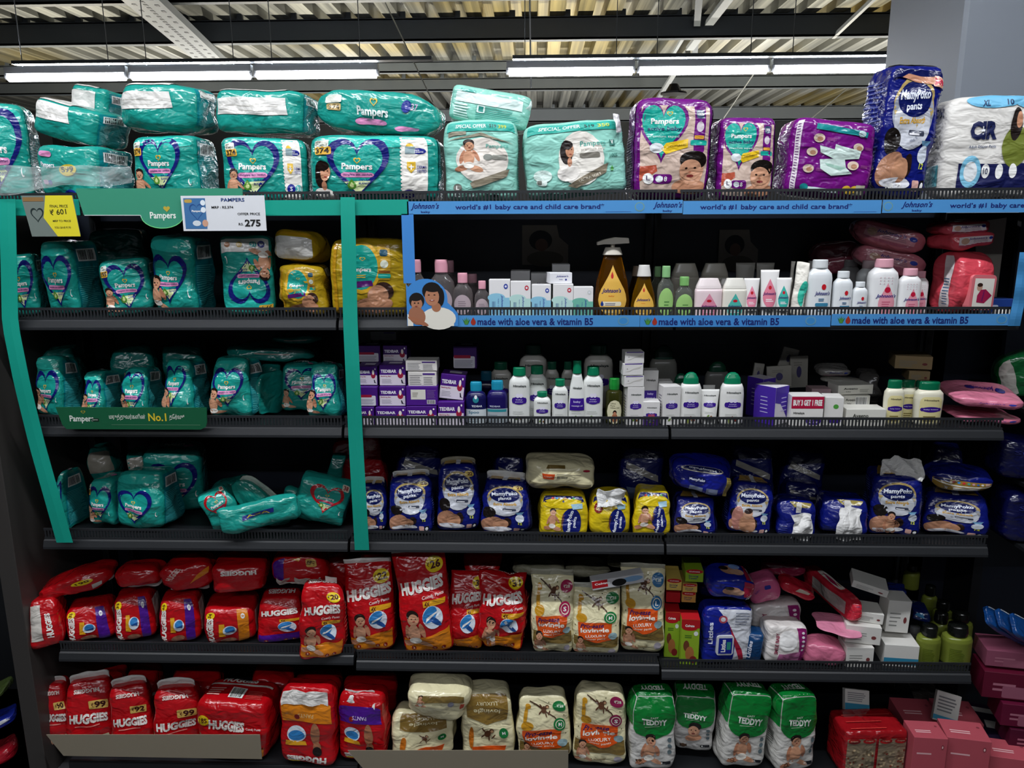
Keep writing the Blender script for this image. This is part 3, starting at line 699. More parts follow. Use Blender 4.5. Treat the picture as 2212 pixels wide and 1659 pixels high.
def s_mint(a, kind='land', price='350'):
    a.R('#22a293', 0, .86, 1, 1, 1).T('#dff3ee', 'SPECIAL OFFER', .36, .925, .42, .055, 2, bold=.02).T('#1d2a28', '519', .66, .925, .1, .05, 2).T('#c9d64a', price, .8, .925, .12, .055, 2, bold=.02)
    if kind == 'land':
        a.E('#e3ded4', .56, .5, .22, .36, 1).woman(.44, .52, .46, 2).T('#57a99c', 'Pampers', .68, .68, .24, .09, 3).T('#a9a29a', 'premium care', .68, .61, .22, .04, 3).RR('#7b766c', .55, .50, .74, .57, 3)
        a.P('#8a7f6b', [(.42, .16), (.5, .11), (.8, .3), (.82, .42), (.78, .41), (.5, .22)], 3).T('#e5dfcf', 'ULTRA SOFT', .64, .25, .24, .035, 4, 22)
        a.P('#2b6e63', [(.84, .72), (.9, .72), (.9, .64), (.84, .64)], 1).T(WH, 'v', .87, .69, .03, .05, 2).T('#2f756b', '100%', .88, .52, .09, .05, 2).D('#4c9a4c', .86, .35, .03, .07, 2).RR('#d7e6e0', .1, .17, .22, .25, 2, .5).RR('#72756d', .11, .18, .16, .24, 3, .3).E('#cfe5dd', .17, .3, .1, .08, 1)
    else:
        a.P('#8f8a78', [(.04, .79), (.3, .82), (.3, .86), (.04, .85)], 1).P('#9a9480', [(.0, .74), (.5, .80), (.95, .70), (.5, .84)], 1).E('#e0d8ce', .52, .5, .36, .28, 1).baby(.33, .55, .44, 2).T('#57a99c', 'Pampers', .72, .67, .3, .06, 3).E('#7d8079', .6, .54, .07, .04, 3).RR('#8e8f86', .66, .51, .86, .57, 3)
        a.P('#7f7663', [(.34, .22), (.38, .16), (.86, .3), (.9, .39), (.84, .38), (.4, .26)], 3).E('#6d6f68', .17, .16, .06, .05, 2).T(WH, 'L', .17, .16, .04, .05, 3).RR('#c9dcd6', .12, .03, .22, .11, 2).T('#3c4a47', '16', .17, .07, .05, .04, 3).T('#f0f4f2', '100%', .36, .05, .14, .05, 2).D('#4c9a4c', .52, .05, .03, .06, 2).R('#2c4f49', .66, .01, .74, .07, 2)
    a.face = 'right'; a.lines('#3f9f95', .1, .05, .9, .85, 26, 1, 9, .35); a.face = 'front'
def s_mintback(a):
    a.R('#d5e6e2', .05, .52, .9, .8, 1).R('#46a79b', .1, .82, .3, .9, 1).lines('#3d9c92', .34, .08, .92, .5, 9, 1, 4, .35).lines('#d8e8e4', .04, .06, .3, .5, 6, 1, 5, .5).RR('#e6efec', .35, .3, .45, .5, 2).R('#2f8a80', .37, .33, .43, .47, 3)
def s_purple(a, s=1, label='L'):
    P1 = '#6b1277'
    a.R('#cdb5a6', .04, .04, .97, .93, 0).P(P1, [(0, 0), (.06, 0), (.04, .93), (0, 1)], 1)
    a.H(P1, .34, .66, .66, .62, 1).H('#17a394', .34, .665, .57, .53, 2).H(GD, .42, .84, .08, .05, 3, ring=.3).T(WH, 'Pampers', .36, .76, .36, .07, 3, bold=.03).T('#1c2a5c', 'active baby', .36, .69, .44, .05, 3, bold=.02).T('#bfe6de', 'premium taped', .36, .62, .4, .03, 3)
    a.P('#e9c024', [(.34, .5), (.4, .45), (.68, .52), (.68, .6), (.4, .56)], 3).T('#5a3a10', '2 ADJUSTABLE FIT', .54, .53, .24, .025, 4, 6).E('#e3e8ea', .28, .51, .09, .05, 3)
    a.R(P1, .75, .5, .9, .98, 1).E(P1, .825, .5, .075, .04, 1).RR('#3d4f6a', .77, .80, .88, .89, 2).T(WH, '100%', .825, .845, .08, .03, 3).E('#d9cdd6', .825, .72, .05, .05, 2).RR('#dba13a', .76, .6, .89, .635, 2).RR('#17a394', .71, .54, .94, .59, 2)
    a.P('#b5523a', [(.05, .16), (.3, .28), (.28, .34), (.05, .32)], 1).face_(.75, .27, .44, 2)
    a.E(WH, .18, .2, .075, .06, 2).T('#3a1150', label, .18, .21, .05, .05, 3).RR(P1, .24, .15, .5, .25, 1, .4).T(WH, '18', .4, .2, .07, .05, 3).E('#dfe6ea', .33, .2, .05, .035, 2)
    side_text(a, 'left', '#5a0f66', False); side_text(a, 'right', '#5a0f66', False)
def s_purpleback(a):
    a.R('#d8cdd6', 0, .0, .09, 1, 1).lines('#5a2068', .015, .06, .075, .96, 24, 2, 4, .3)
    a.P('#1f8d92', [(.25, .86), (.88, .81), (.88, .88), (.25, .94)], 1).E('#bcd3d6', .8, .85, .05, .045, 2)
    for x, y in ((.3, .75), (.78, .67), (.24, .57), (.74, .43), (.22, .35)): a.E('#dfc9b8', x, y, .065, .055, 1).E('#b98a6e', x+.01, y-.01, .035, .03, 2).lines('#9a4f8a', x+.09, y-.02, x+.22, y+.02, 3, 1, 2)
    a.P('#cfe3dc', [(.32, .66), (.5, .62), (.5, .69), (.82, .62), (.8, .52), (.64, .5), (.66, .4), (.74, .33), (.5, .28), (.36, .36), (.34, .48), (.5, .5), (.34, .57)], 2).P('#9fc6b6', [(.4, .44), (.66, .4), (.6, .36), (.44, .4)], 3)
    a.RR('#cfe0e0', .2, .06, .62, .12, 1, .5).E('#1f8d92', .2, .11, .05, .05, 2).H('#e5bb3f', .76, .1, .2, .16, 2).R('#b9b6a0', .82, .03, .95, .19, 2)
def s_gold(a):
    a.R('#b98a1a', 0, 0, .07, 1, 1).E('#d9a92b', .4, .64, .27, .34, 1).E('#1ba192', .4, .64, .22, .29, 2).T(WH, 'Pampers', .38, .6, .3, .07, 3, bold=.03).H(GD, .42, .74, .08, .05, 3, ring=.3).lines(GD, .3, .5, .5, .55, 2, 3)
    a.P('#5b1b70', [(.2, .36), (.56, .4), (.54, .47), (.2, .44)], 3).R('#c49a2a', .62, .48, .78, .95, 1).RR('#214f63', .65, .78, .75, .87, 2).E('#dfe3d0', .7, .68, .05, .05, 2).RR('#1ba192', .62, .5, .79, .56, 2).R('#8d5523', .63, .57, .78, .6, 2)
    a.E('#b98263', .5, .12, .32, .13, 1, 8).E('#c08a6a', .62, .27, .14, .14, 2).E('#3a241c', .7, .33, .13, .12, 1, -20)
    a.face = 'right'; a.lines('#7a6210', .1, .05, .9, .75, 18, 1, 2, .3).R('#e4e2d0', .3, .75, .8, .95, 1); a.face = 'front'
def s_mamy(a, name=1, cut=0, txt12=1, xl=0, boy=0, price='', mum=0):
    B2 = '#0c1757'
    a.E('#b8a064', .5, .72, .38, .21, 1).E('#9ba0ae', .5, .64, .38, .25, 1).E('#c9ccd4', .5, .56, .34, .2, 2).E(B2, .5, .75, .32, .14, 3)
    a.T('#e9eefa', 'MamyPoko', .5, .77, .56, .1, 4, 3, .035).T('#e9eefa', 'pants', .5, .68, .28, .065, 4, 3, .03).T('#d8a63a', 'Extra Absorb', .5, .585, .48, .05, 4, 2, .03)
    a.RR('#3c4152', .46, .47, .74, .51, 3, .4).lines('#e8e8ec', .48, .475, .72, .505, 1, 4)
    a.E('#17110f', .16, .42, .16, .1, 2).E('#b07f63', .2, .2, .26, .13, 2, 15).E('#c08c6c', .42, .2, .16, .1, 3).E('#2b1a15', .56, .24, .08, .09, 2).E('#e4e4ea', .36, .1, .3, .05, 3)
    a.P('#6f9fc4', [(.72, .44), (.9, .44), (.84, .38), (.78, .38)], 3).E('#d3dbe6', .81, .33, .09, .07, 3)
    if txt12: a.T('#d7e04a', '12', .82, .24, .08, .045, 4, bold=.03)
    a.RR('#d7a99f', .7, .04, .82, .13, 3, .2).RR('#15151c', .83, .04, .94, .13, 3, .2).E('#e9e9e9', .885, .085, .035, .03, 4)
    if boy: a.baby(.4, .22, .42, 5, stand=True).T('#111', '2C\n3PC', .55, .26, .16, .1, 10, bold=.02).RR('#d8b6ac', .14, .05, .28, .13, 6, .2).T('#8a2f2f', 'XL', .21, .09, .1, .05, 7)
    if mum: a.E('#b97f72', .2, .3, .14, .26, 4).E('#c08c6c', .42, .22, .18, .2, 5).E('#c99a7c', .42, .42, .1, .09, 6).E('#2b1a15', .42, .48, .09, .05, 7)
    if price: a.E('#d9bd5a', .82, .9, .13, .05, 3).T('#5a1a1a', price, .84, .9, .13, .055, 4, bold=.03)
    a.face = 'left'; a.lines('#5560a8', .1, .05, .9, .9, 24, 1, 3, .35); a.face = 'right'; a.lines('#5560a8', .1, .05, .9, .9, 24, 1, 3, .35); a.face = 'top'; a.P('#b08a3c', [(.1, .2), (.9, .2), (.8, .8), (.2, .8)], 1).R('#dcdce4', .44, .1, .56, .9, 2); a.face = 'front'
def s_mamybig(a):
    s_mamy(a); a.R('#0e1650', 0, .9, 1, 1, 1).P('#c98f72', [(.18, .9), (.9, .86), (.8, .93), (.3, .94)], 2).RR('#d9a38c', .8, .85, .99, .94, 3, .3).T('#c22a4c', '349', .9, .89, .16, .06, 4, bold=.04).T(WH, 'NB 32', .35, .07, .3, .06, 5, bold=.03)
def s_mamyback(a, top=0):
    a.R('#a9873e', 0, .1, 1, .34, 0).T('#e6ecfa', 'MamyPoko', .45, .5, .4, .16, 3, 0, .03).R('#8d92a6', .2, .2, .6, .38, 1).R('#d9dde8', .24, .24, .36, .35, 2)
    for i in range(6): a.E(('#a33', '#3b8cc9', '#c96', '#5a5', '#963', '#ccc')[i], .68+.04*(i % 3), .3+.07*(i//3), .014, .02, 2, n=8)
    a.face = 'top'; a.E('#0c1757', .5, .5, .4, .3, 1).T('#e9eefa', 'MamyPoko', .5, .5, .6, .3, 2, 180, .03); a.face = 'front'
def s_mamypack(a):
    a.R('#9a7a34', 0, .0, 1, .62, 1).R('#dcd8cc', 0, .3, 1, .36, 2).R('#7c6a4c', .2, .04, .34, .26, 2).T(WH, 'W', .27, .15, .05, .14, 3).R('#cfcbc0', .36, .05, .78, .26, 2).vlines('#1c1c1c', .82, .04, .97, .26, 12, 2)
    for i in range(7): a.E(('#a33', '#3b8cc9', '#c33', '#5a9', '#c9a', '#36a', '#ccc')[i], .36+.075*i, .5, .024, .06, 2, n=10)
    a.R('#141f6a', .04, .42, .3, .6, 2).R('#c0a090', .86, .42, .95, .6, 2)
def s_yellow(a, price='', up=0):
    a.R('#11195e', 0, .82, 1, 1, 1).E('#e8cb18', .5, .8, .5, .12, 2)
    for i in range(6): a.E(('#c33', '#3b8cc9', '#e6e6e6', '#c96', '#ccc', '#5a5')[i], .25+.1*i, .92, .035, .028, 3, n=10)
    a.E('#0f1a6b', .68, .36, .2, .33, 2).T('#e9eefa', 'MamyPoko', .65, .36, .56, .1, 3, 80, .035).T('#e9eefa', 'pants', .76, .36, .26, .07, 3, 80, .03).T('#7a4a18', 'Standard', .49, .36, .34, .06, 3, 80, .02)
    if price: a.E('#8e1d1d', .2, .7, .13, .13, 3).T('#f0dc9a', price, .2, .7, .15, .12, 4, 80, .03)
    else: a.baby(.28, .42, .56, 3)
    a.P('#9cc3d8', [(.66, .78), (.92, .8), (.9, .68), (.7, .66)], 3)
RD, OR = '#c20d17', '#df8417'
def s_hug(a, price='26', base='o', txt=.86, kid=1, py=.88, sub=1, stand=0, badge='e', name='HUGGIES', bx=.66):
    bc = OR if base == 'o' else '#4a1488'
    if base: a.P(bc, [(0, 0), (1, 0), (1, .27), (.75, .25), (.4, .21), (0, .17)], 1)
    if price:
        if badge == 'e': a.E('#f2d21c', .78, py, .17, .075, 2)
        else: a.RR('#d8b35e', .55, py-.045, .95, py+.045, 2, .15)
        a.T('#4a1010', price, .8, py, .2, .075, 3, 4, .04).T('#4a1010', '₹', .66, py, .05, .04, 3)
    a.T('#f4ede6', name, .5, .70, txt, .12, 3, 4, .055)
    if sub: a.T('#f4e6e0', 'Comfy Pants', .7, .60, .42, .04, 3, 4, .01)
    a.P('#e0a11f', [(.5, .50), (.94, .52), (.95, .57), (.5, .56)], 2).T('#4a1a10', '4X', .58, .53, .1, .045, 3, bold=.03)
    a.E('#dfe9f4', bx, .4, .2, .11, 2).E('#2f7fc2', bx-.05, .43, .15, .07, 3, 15).E('#1d4f96', bx+.03, .36, .13, .03, 3, -20).P(WH, [(bx-.15, .36), (bx+.1, .44), (bx+.12, .46), (bx-.12, .40)], 4)
    if kid: a.baby(.27, .28, .44, 3, stand=stand)
    for i, x in enumerate((.2, .62, .8)): a.E('#8c1c14', x, .07, .05, .03, 2, n=12).T('#f0d8b0', ('2', '12', 'L')[i], x, .07, .04, .03, 3)
    a.face = 'top'; a.T('#efe6e0', 'HUGGIES', .5, .5, .7, .35, 2, 180, .04); a.face = 'right'; a.lines('#e07a70', .15, .1, .85, .8, 16, 1, 4, .25); a.face = 'front'
def s_hug_side(a, price='34', col='#4a1488', white=1):
    "huggies pack lying with its print turned upright"
    a.R(col, .66, 0, .88, 1, 1).T('#f4ede6', 'HUGGIES', .13, .42, .74, .15, 3, 90, .055).E('#f2d21c', .12, .86, .11, .1, 2).T('#4a1010', price, .12, .86, .12, .08, 3, 80, .03)
    a.P('#e0a11f', [(.3, .3), (.42, .28), (.4, .62), (.3, .62)], 2).E('#dfe9f4', .5, .44, .13, .13, 3).E('#2f7fc2', .5, .47, .1, .08, 4, 30).P('#1d4f96', [(.42, .40), (.6, .46), (.58, .38)], 5)
    a.E(WH, .77, .8, .04, .07, 2).T(col, 'NB', .77, .8, .05, .05, 3, 90).E('#a9745a', .46, .14, .16, .08, 3)
    if white: a.face = 'right'; a.P('#dcd6ce', [(.1, .2), (.9, .15), (.9, .8), (.1, .85)], 1); a.face = 'front'
def s_hug_top(a, price=''):
    a.T('#f4ede6', 'HUGGIES', .55, .7, .7, .22, 2, 180, .05)
    if price: a.RR('#d8b35e', .55, .5, .85, .8, 2, .2).T('#3a1010', price, .7, .65, .2, .2, 3, 60, .03)
def s_hug_brick(a, price='99', sy=.50):
    a.T('#f4ede6', 'HUGGIES', .5, sy, .84, .13, 3, -1, .055).RR('#d8b35e', .52, sy+.12, .94, sy+.24, 2, .15).T('#3a1010', price, .76, sy+.18, .24, .09, 3, 0, .04).T('#5a2010', '₹', .6, sy+.18, .05, .06, 3).T('#f0e0d8', 'HUGGIES', .5, .90, .6, .07, 2, 180, .04)
    a.P('#d8d0a8', [(.45, .12), (.9, .15), (.88, .23), (.46, .21)], 2).E('#cfdbe6', .66, .08, .18, .09, 2).E('#2f6fb0', .64, .08, .12, .05, 3).E('#c99474', .22, .08, .12, .08, 2); a.lines('#e08a80', .2, sy-.11, .9, sy-.08, 1, 2)
def s_hug_land(a):
    a.T('#f4ede6', 'HUGGIES', .45, .62, .5, .17, 3, -2, .055).E('#f2d21c', .11, .68, .1, .09, 2).T('#4a1010', '185', .11, .68, .13, .08, 3, 0, .03).T('#f4e6e0', 'Comfy Pants', .82, .58, .2, .05, 3).P('#e0a11f', [(.42, .32), (.72, .34), (.7, .46), (.42, .44)], 2).T('#4a1a10', '4X', .48, .39, .07, .07, 3, bold=.03).E('#dfe9f4', .58, .18, .16, .14, 3).E('#2f7fc2', .57, .2, .12, .09, 4, 10).baby(.28, .22, .5, 3).P(OR, [(.86, 0), (1, 0), (1, .2), (.9, .12)], 1)
    a.face = 'top'; a.R('#e8e2da', .03, .64, .97, .70, 2).T('#f4ede6', 'HUGGIES', .45, .85, .5, .2, 2, 0, .04).R(WH, .42, .2, .62, .55, 2).vlines('#111111', .44, .22, .60, .53, 12, 3).lines('#e6a8a0', .1, .25, .35, .55, 4, 2).lines('#d0605a', .66, .2, .92, .5, 6, 2, 3, .3); a.face = 'front'
def s_hug_upside(a, col=OR):
    a.R(col, 0, .58, 1, .82, 1).T('#e8c080' if col == OR else '#d8c8e8', 'PANTS', .5, .66, .3, .05, 2, 180).E('#8c1c14', .33, .64, .05, .035, 2).T('#f4ede6', 'HUGGIES', .5, .09, .74, .1, 3, 180, .055).E('#f2d21c', .25, .02, .12, .03, 2)
    a.E('#dfe9f4', .32, .42, .18, .1, 2).E('#2f7fc2', .32, .4, .15, .06, 3).P('#e0a11f', [(.12, .28), (.5, .27), (.48, .33), (.13, .34)], 2).E('#a8704f', .68, .42, .09, .16, 2).E('#a8704f', .7, .24, .08, .07, 3).E('#1c120f', .7, .2, .09, .05, 4)
CR = '#e9e0b6'
def monkey(a, cx, cy, s, l=2):
    w = s/a.asp; br = '#5d3a26'
    a.E(br, cx, cy, .16*w, .2*s, l, 30).E(br, cx+.2*w, cy+.16*s, .12*w, .11*s, l).E('#c79a72', cx+.22*w, cy+.15*s, .07*w, .07*s, l+1)
    for dx, dy, r in ((-.2, .2, 50), (.3, -.16, -40), (-.22, -.16, -50), (.1, -.26, 10)): a.E(br, cx+dx*w, cy+dy*s, .035*w, .17*s, l, r)
    return a
def s_lov(a, L='M', lc='#1a7a3c', yb=.0, price=1, boy=1):
    a.R('#7a6433', 0, .17, 1, .33, 1).E('#c9911f', .15, .72, .04, .16, 2).E('#c9911f', .18, .87, .06, .04, 2, -20).E('#c9911f', .2, .6, .12, .06, 2)
    a.P('#4a3020', [(.2, .97), (.5, .84), (.72, .72), (.82, .58), (.80, .58), (.7, .71), (.48, .82), (.2, .95)], 2); monkey(a, .52, .82, .26, 3)
    a.P('#dc5416', [(.12, .54), (.84, .55), (.82, .30), (.5, .25), (.14, .31)], 3)
    a.T('#2a1458', 'Pro-ease', .42, .50, .5, .06, 4, 2, .02, .3).T('#f6efe2', 'lovingle', .48, .43, .6, .08, 4, 2, .03).T('#f6efe2', 'LUXURY', .5, .355, .42, .035, 4, 2).T('#f6dcc0', 'diaper pants', .5, .31, .4, .03, 4, 2)
    a.E(lc, .8, .62, .13, .085, 4).E('#e8e4cc', .8, .62, .095, .06, 5).E(lc, .8, .62, .08, .05, 6).T(WH, L, .8, .62, .07, .05, 7, 0, .03)
    if price: a.E(lc, .84, .88, .14, .08, 3).T('#e4ecd8', '₹28', .85, .88, .14, .04, 4)
    a.E('#8fa9ae', .86, .36, .1, .05, 4); a.E('#b0a9b4', .85, .09, .08, .06, 3); a.lines('#7a6433', .4, .06, .7, .1, 2, 2)
    if boy: a.baby(.18, .18, .34, 5)
    for i in range(9): a.E('#5d5a30', (.06, .3, .93, .08, .62, .9, .35, .55, .06)[i], (.5, .9, .5, .12, .93, .75, .08, .04, .36)[i], .014, .01, 2, n=6)
def s_lov_open(a): 
    a.P('#8a6d30', [(.08, 1), (.95, 1), (.9, .62), (.5, .55), (.12, .66)], 1).T('#e8dcb0', 'lovingle', .5, .75, .5, .08, 2, 180, .02).T('#e8dcb0', 'LUXURY', .5, .85, .4, .05, 2, 180); monkey(a, .5, .42, .28, 3)
    a.E('#c9711f', .18, .35, .05, .16, 2).P('#dc5416', [(.2, .22), (.85, .24), (.8, 0), (.22, 0)], 3).T('#f6efe2', 'lovingle', .5, .12, .5, .08, 4, 0, .03).E('#1a7a3c', .8, .42, .09, .07, 4).T(WH, 'M', .8, .42, .06, .04, 5)
def s_lov_lie(a):
    a.R('#7a6433', .15, .74, .95, .95, 1).baby(.2, .78, .4, 3).P('#c43a1a', [(.86, .5), (.97, .52), (.97, .68), (.86, .7)], 3).E('#8f8fa0', .68, .68, .06, .09, 3); a.lines('#a8a27c', .38, .66, .56, .72, 2, 2)
def s_lov_band(a):
    a.P('#cf4a18', [(.24, .66), (.42, .64), (.41, .44), (.25, .44)], 2).T('#f6d8c0', 'lovingle', .33, .54, .12, .06, 3).lines('#7d7a68', .44, .62, .92, .68, 1, 2).vlines('#1c1c1c', .45, .48, .6, .56, 10, 2).R('#7a6433', .3, .84, .55, .98, 1).E('#a92a3a', .9, .8, .08, .05, 2).R('#8c8468', 0, 0, 1, .26, 1)
def s_ted(a, sz='L', shade=0, face=0, top=1):
    a.R('#0b7a30', 0, .62, 1, 1, 1).E('#0b7a30', .5, .62, .5, .2, 1); a.T('#e9efe6', 'TEDDYY', .5, .64, .56, .085, 3, -3, .045).T('#cfe0cc', 'EASY', .5, .71, .16, .025, 3).lines('#b8d4b4', .28, .575, .72, .59, 1, 3)
    if face: a.face_(.5, .38, .34, 4)
    else: a.baby(.42, .27, .46, 4)
    for i in range(3): a.E('#5f6f74', .86, .40-.08*i, .05, .03, 2, n=12)
    a.P('#3a2a1c', [(.12, .13), (.32, .13), (.3, .1), (.32, .07), (.12, .07), (.14, .1)], 2).E('#4d3420', .22, .1, .06, .045, 3).RR('#1b1d22', .66, .07, .92, .12, 2, .4).T(WH, sz, .74, .095, .1, .03, 3)
    if top: a.face = 'top'; a.R('#0b7a30', 0, 0, 1, 1, 0); a.T('#e9efe6', 'TEDDYY', .5, .5, .6, .35, 2, 180, .04); a.face = 'front'
    a.face = 'left'; a.R('#0b7a30', 0, .6, 1, 1, 1).lines('#55605a', .3, .3, .7, .5, 8, 1, 3, .3); a.face = 'front'
def s_cir(a):
    a.E('#69b4d8', .62, 1.0, .42, .13, 1).T('#1a3560', 'XL', .5, .93, .1, .08, 3, 0, .03).T('#1a3560', '10', .82, .94, .1, .08, 3, 0, .03).T('#141d4c', 'CIR', .5, .66, .36, .18, 3, 0, .06).T('#e8eaee', '+', .485, .66, .05, .08, 5, 0, .04).T('#2a4068', 'Adult Diaper Pants', .5, .5, .36, .035, 3).R('#12184e', .2, .1, 1, .34, 1).E('#7bbcd8', .37, .26, .14, .16, 2).E('#dfe4e6', .37, .26, .09, .1, 3)
    for i in range(3): a.E(WH, .57+.19*i, .27, .055, .07, 3)
    a.T('#141d4c', '10', .57, .27, .06, .06, 4).E('#6f7a2c', .95, .5, .18, .2, 2).E('#1c120f', .93, .72, .08, .16, 3).E('#c48c6c', .965, .76, .045, .08, 4)
    a.it = [(f_, c, T*np.array([.72, 1.0]), l) for f_, c, T, l in a.it]; a.R('#12184e', .72, .1, 1, .34, 1).E('#69b4d8', .8, 1.0, .2, .13, 1)
    a.face = 'left'; a.T('#141d4c', 'CIR', .6, .86, .5, .1, 2, 0, .05).R('#3c97a4', .1, .12, .8, .34, 1); a.lines('#9a958c', .2, .4, .7, .75, 6, 1, 3, .1); a.face = 'front'
def s_wipe(a, txt='Johnson’s', tc='#2a2a8a', band=0, c2='#e9d9dc'):
    a.T(tc, txt, .5, .6, .4, .16, 2, 0, .02, .3).E('#3040a0', .8, .6, .06, .1, 2); a.lines('#b05a80', .15, .2, .85, .35, 3, 1, 4, .3)
    if band: a.R(c2, .15, .3, .85, .75, 1).lines('#8c6a78', .4, .38, .8, .66, 4, 2, 5, .35).E('#c9a08a', .25, .52, .07, .16, 2)
def s_bigwipe(a):
    a.face = 'left'; a.P('#e6dcdc', [(.35, .05), (.8, .08), (.7, .4), (.8, .95), (.4, .95), (.5, .5)], 1).lines('#56718f', .5, .15, .7, .6, 10, 2, 3, .4); a.face = 'front'
def s_lidpic(a): a.R('#efe9df', 0, 0, 1, 1, 1).E('#c9a08a', .28, .68, .14, .13, 2).E('#3a241c', .28, .77, .14, .07, 3).P('#a8224e', [(.2, .15), (.6, .12), (.95, .4), (.6, .62), (.35, .6), (.2, .4)], 3).T('#2d2470', 'Johnson’s', .5, .38, .4, .12, 4, 80)
# cartons
def s_tedi(a, back=0):
    if back: a.RR('#dcd9e2', .0, .02, .92, .55, 1, .1).RR('#a3163a', .02, .46, .74, .6, 2, .2).lines('#77718c', .05, .1, .85, .4, 5, 2, 4, .3)
    else:
        a.R('#ddd5e0', .0, .0, .98, .52, 1).T('#f0edf6', 'TEDIBAR', .35, .7, .6, .16, 3, 0, .035).E('#a01c3c', .8, .5, .11, .15, 3).E('#efe6da', .8, .68, .05, .14, 4).E(WH, .9, .86, .03, .05, 2).T('#a01c3c', 'Bathing Bar', .25, .44, .4, .08, 3).lines('#86808f', .08, .1, .5, .34, 4, 2, 3, .3).P('#1e1e2c', [(.82, .28), (.86, .28), (.9, .12), (.98, .08), (.84, .1)], 3)
    a.face = 'top'; a.R('#e4e0ea', .3, .35, .8, .7, 1); a.face = 'front'
def s_tedi_label(a): a.R('#d9d6cc', .15, .32, .62, .84, 1).lines('#8a8578', .2, .45, .4, .72, 4, 2).R('#cfccd4', .66, .08, .93, .3, 1).vlines('#1c1c1c', .68, .1, .91, .28, 12, 2).lines('#8a6aa8', .66, .4, .95, .85, 6, 1, 3, .3)
def s_leaf(a): a.lines('#77757c', .05, .12, .5, .85, 6, 1, 3, .3).lines('#77757c', .55, .12, .95, .7, 5, 1, 5, .3).R('#4a2c82', .52, .78, .95, .9, 1)
def s_him(a, w=.8, txt='Himalaya', kind='badge', y=.5):
    a.T('#26302e', txt, .52, y+.30, .6, .055, 3, 0, .03)
    if kind == 'badge': a.E('#3b1d8a', .5, y, .33, .085, 2).RR('#3b1d8a', .16, y-.06, .84, y+.06, 2, .5).T('#d8d0f0', 'baby', .5, y+.015, .3, .03, 3).T('#d8d0f0', 'powder', .5, y-.03, .36, .03, 3).E('#e8e4f4', .43, y+.1, .09, .045, 3).E('#e8e4f4', .58, y+.1, .09, .045, 3)
    else: a.R('#3b1d8a', .1, y-.14, .9, y+.1, 2).T('#d8d0f0', 'baby', .5, y+.03, .4, .05, 3).T('#d8d0f0', 'massage oil', .5, y-.05, .6, .04, 3)
    a.E('#6f8f3c', .4, .14, .08, .03, 2, 20).E('#8a5a2c', .58, .12, .06, .03, 2).lines('#b0b4ae', .2, .22, .75, .3, 2, 2, 3, .2)
def s_himlotion(a): s_him(a, y=.5); a.E('#7a2a28', .5, .18, .04, .04, 3).E('#7a2a28', .64, .12, .05, .03, 3).E('#8f9a4c', .4, .08, .07, .04, 2)
def s_cream_h(a): a.RR('#e6dba0', .12, .06, .88, .82, 1, .2); a.T('#3a3020', 'Himalaya', .5, .72, .5, .06, 3, 0, .02).E('#3b1d8a', .5, .46, .34, .08, 3).RR('#3b1d8a', .14, .41, .86, .51, 3, .5).T('#d8d0f0', 'baby lotion', .5, .46, .5, .04, 4).lines('#7a6a30', .25, .12, .75, .3, 3, 2)
def s_himcart(a, kind='badge', bc='#e4e2ea'): s_him(a, kind=kind); a.face = 'left'; a.lines('#8a8790', .2, .2, .8, .8, 8, 1); a.face = 'right'; a.lines('#8a8790', .2, .2, .8, .8, 8, 1); a.face = 'front'
def s_end(a): a.P('#c9c6c0', [(.05, .28), (.3, .32), (.5, .5), (.8, .55), (.95, .75), (.9, .78), (.5, .56), (.3, .38)], 1).R('#4a2c92', .08, .93, .95, 1, 1).E('#8b8791', .2, .55, .03, .04, 2)
def s_free(a): a.R('#b3123e', 0, .58, 1, .97, 1).T(WH, 'BUY 3 GET 1 FREE', .5, .77, .9, .2, 2, 0, .05).T('#2a2a2a', 'Himalaya', .25, .42, .34, .1, 2, 0, .02).RR('#3b1d8a', .48, .04, .95, .3, 1, .5).T('#e0d8f4', 'Gentle\nBABY SOAP', .7, .17, .3, .16, 2)
def s_av(a, bar=0):
    a.T('#3a3d36', 'Aveeno', .36, .62, .4, .22, 2, 0, .02).T('#3a3d36', 'baby', .3, .3, .14, .12, 2).lines('#9a9a90', .62, .25, .92, .6, 3, 1)
    if bar: a.R(WH, .5, .2, .9, .9, 2).vlines('#111111', .52, .25, .88, .85, 14, 3)
def s_box_plain(a): a.lines('#8a8a86', .12, .2, .6, .7, 4, 1, 2, .3).E('#7a3a3a', .8, .4, .07, .1, 2)
def s_jsoap(a, c='#2a3fa0', wave='#8cc4dc', t2='#2a3fa0'):
    a.R(wave, 0, 0, 1, .52, 1).E(wave, .35, .52, .42, .12, 1).E(c, .8, .82, .1, .07, 2).E('#e6e6ee', .8, .82, .05, .03, 3).T(t2, 'Johnson’s', .62, .34, .5, .12, 3, 270, .02, .3).T(t2, 'baby soap', .44, .34, .3, .05, 3, 270).vlines('#4f6f9a', .15, .08, .32, .42, 4, 2)
    a.face = 'top'; a.lines('#9a9aaa', .3, .4, .7, .6, 2, 1); a.face = 'front'
def s_jtop(a): a.T('#1d2a86', 'Johnson’s', .55, .66, .55, .22, 2, 0, .02, .3).T('#1d2a86', 'baby', .5, .38, .16, .12, 2).E('#1d2a86', .72, .36, .04, .09, 2)
def s_colg(a): a.R('#b0141c', 0, .82, 1, 1, 1).E('#b0141c', .45, .82, .42, .06, 1).T(WH, 'Colgate', .45, .86, .5, .07, 2, 0, .04).E('#6b3a22', .3, .42, .16, .12, 2).E('#a86a3a', .5, .25, .24, .16, 2).E('#7d1f1f', .7, .12, .2, .08, 3).E('#dfe6e0', .8, .7, .12, .05, 2).lines('#3f6f1c', .2, .6, .7, .68, 2, 2); a.face = 'top'; a.R('#b81620', 0, 0, 1, 1, 1); a.face = 'front'
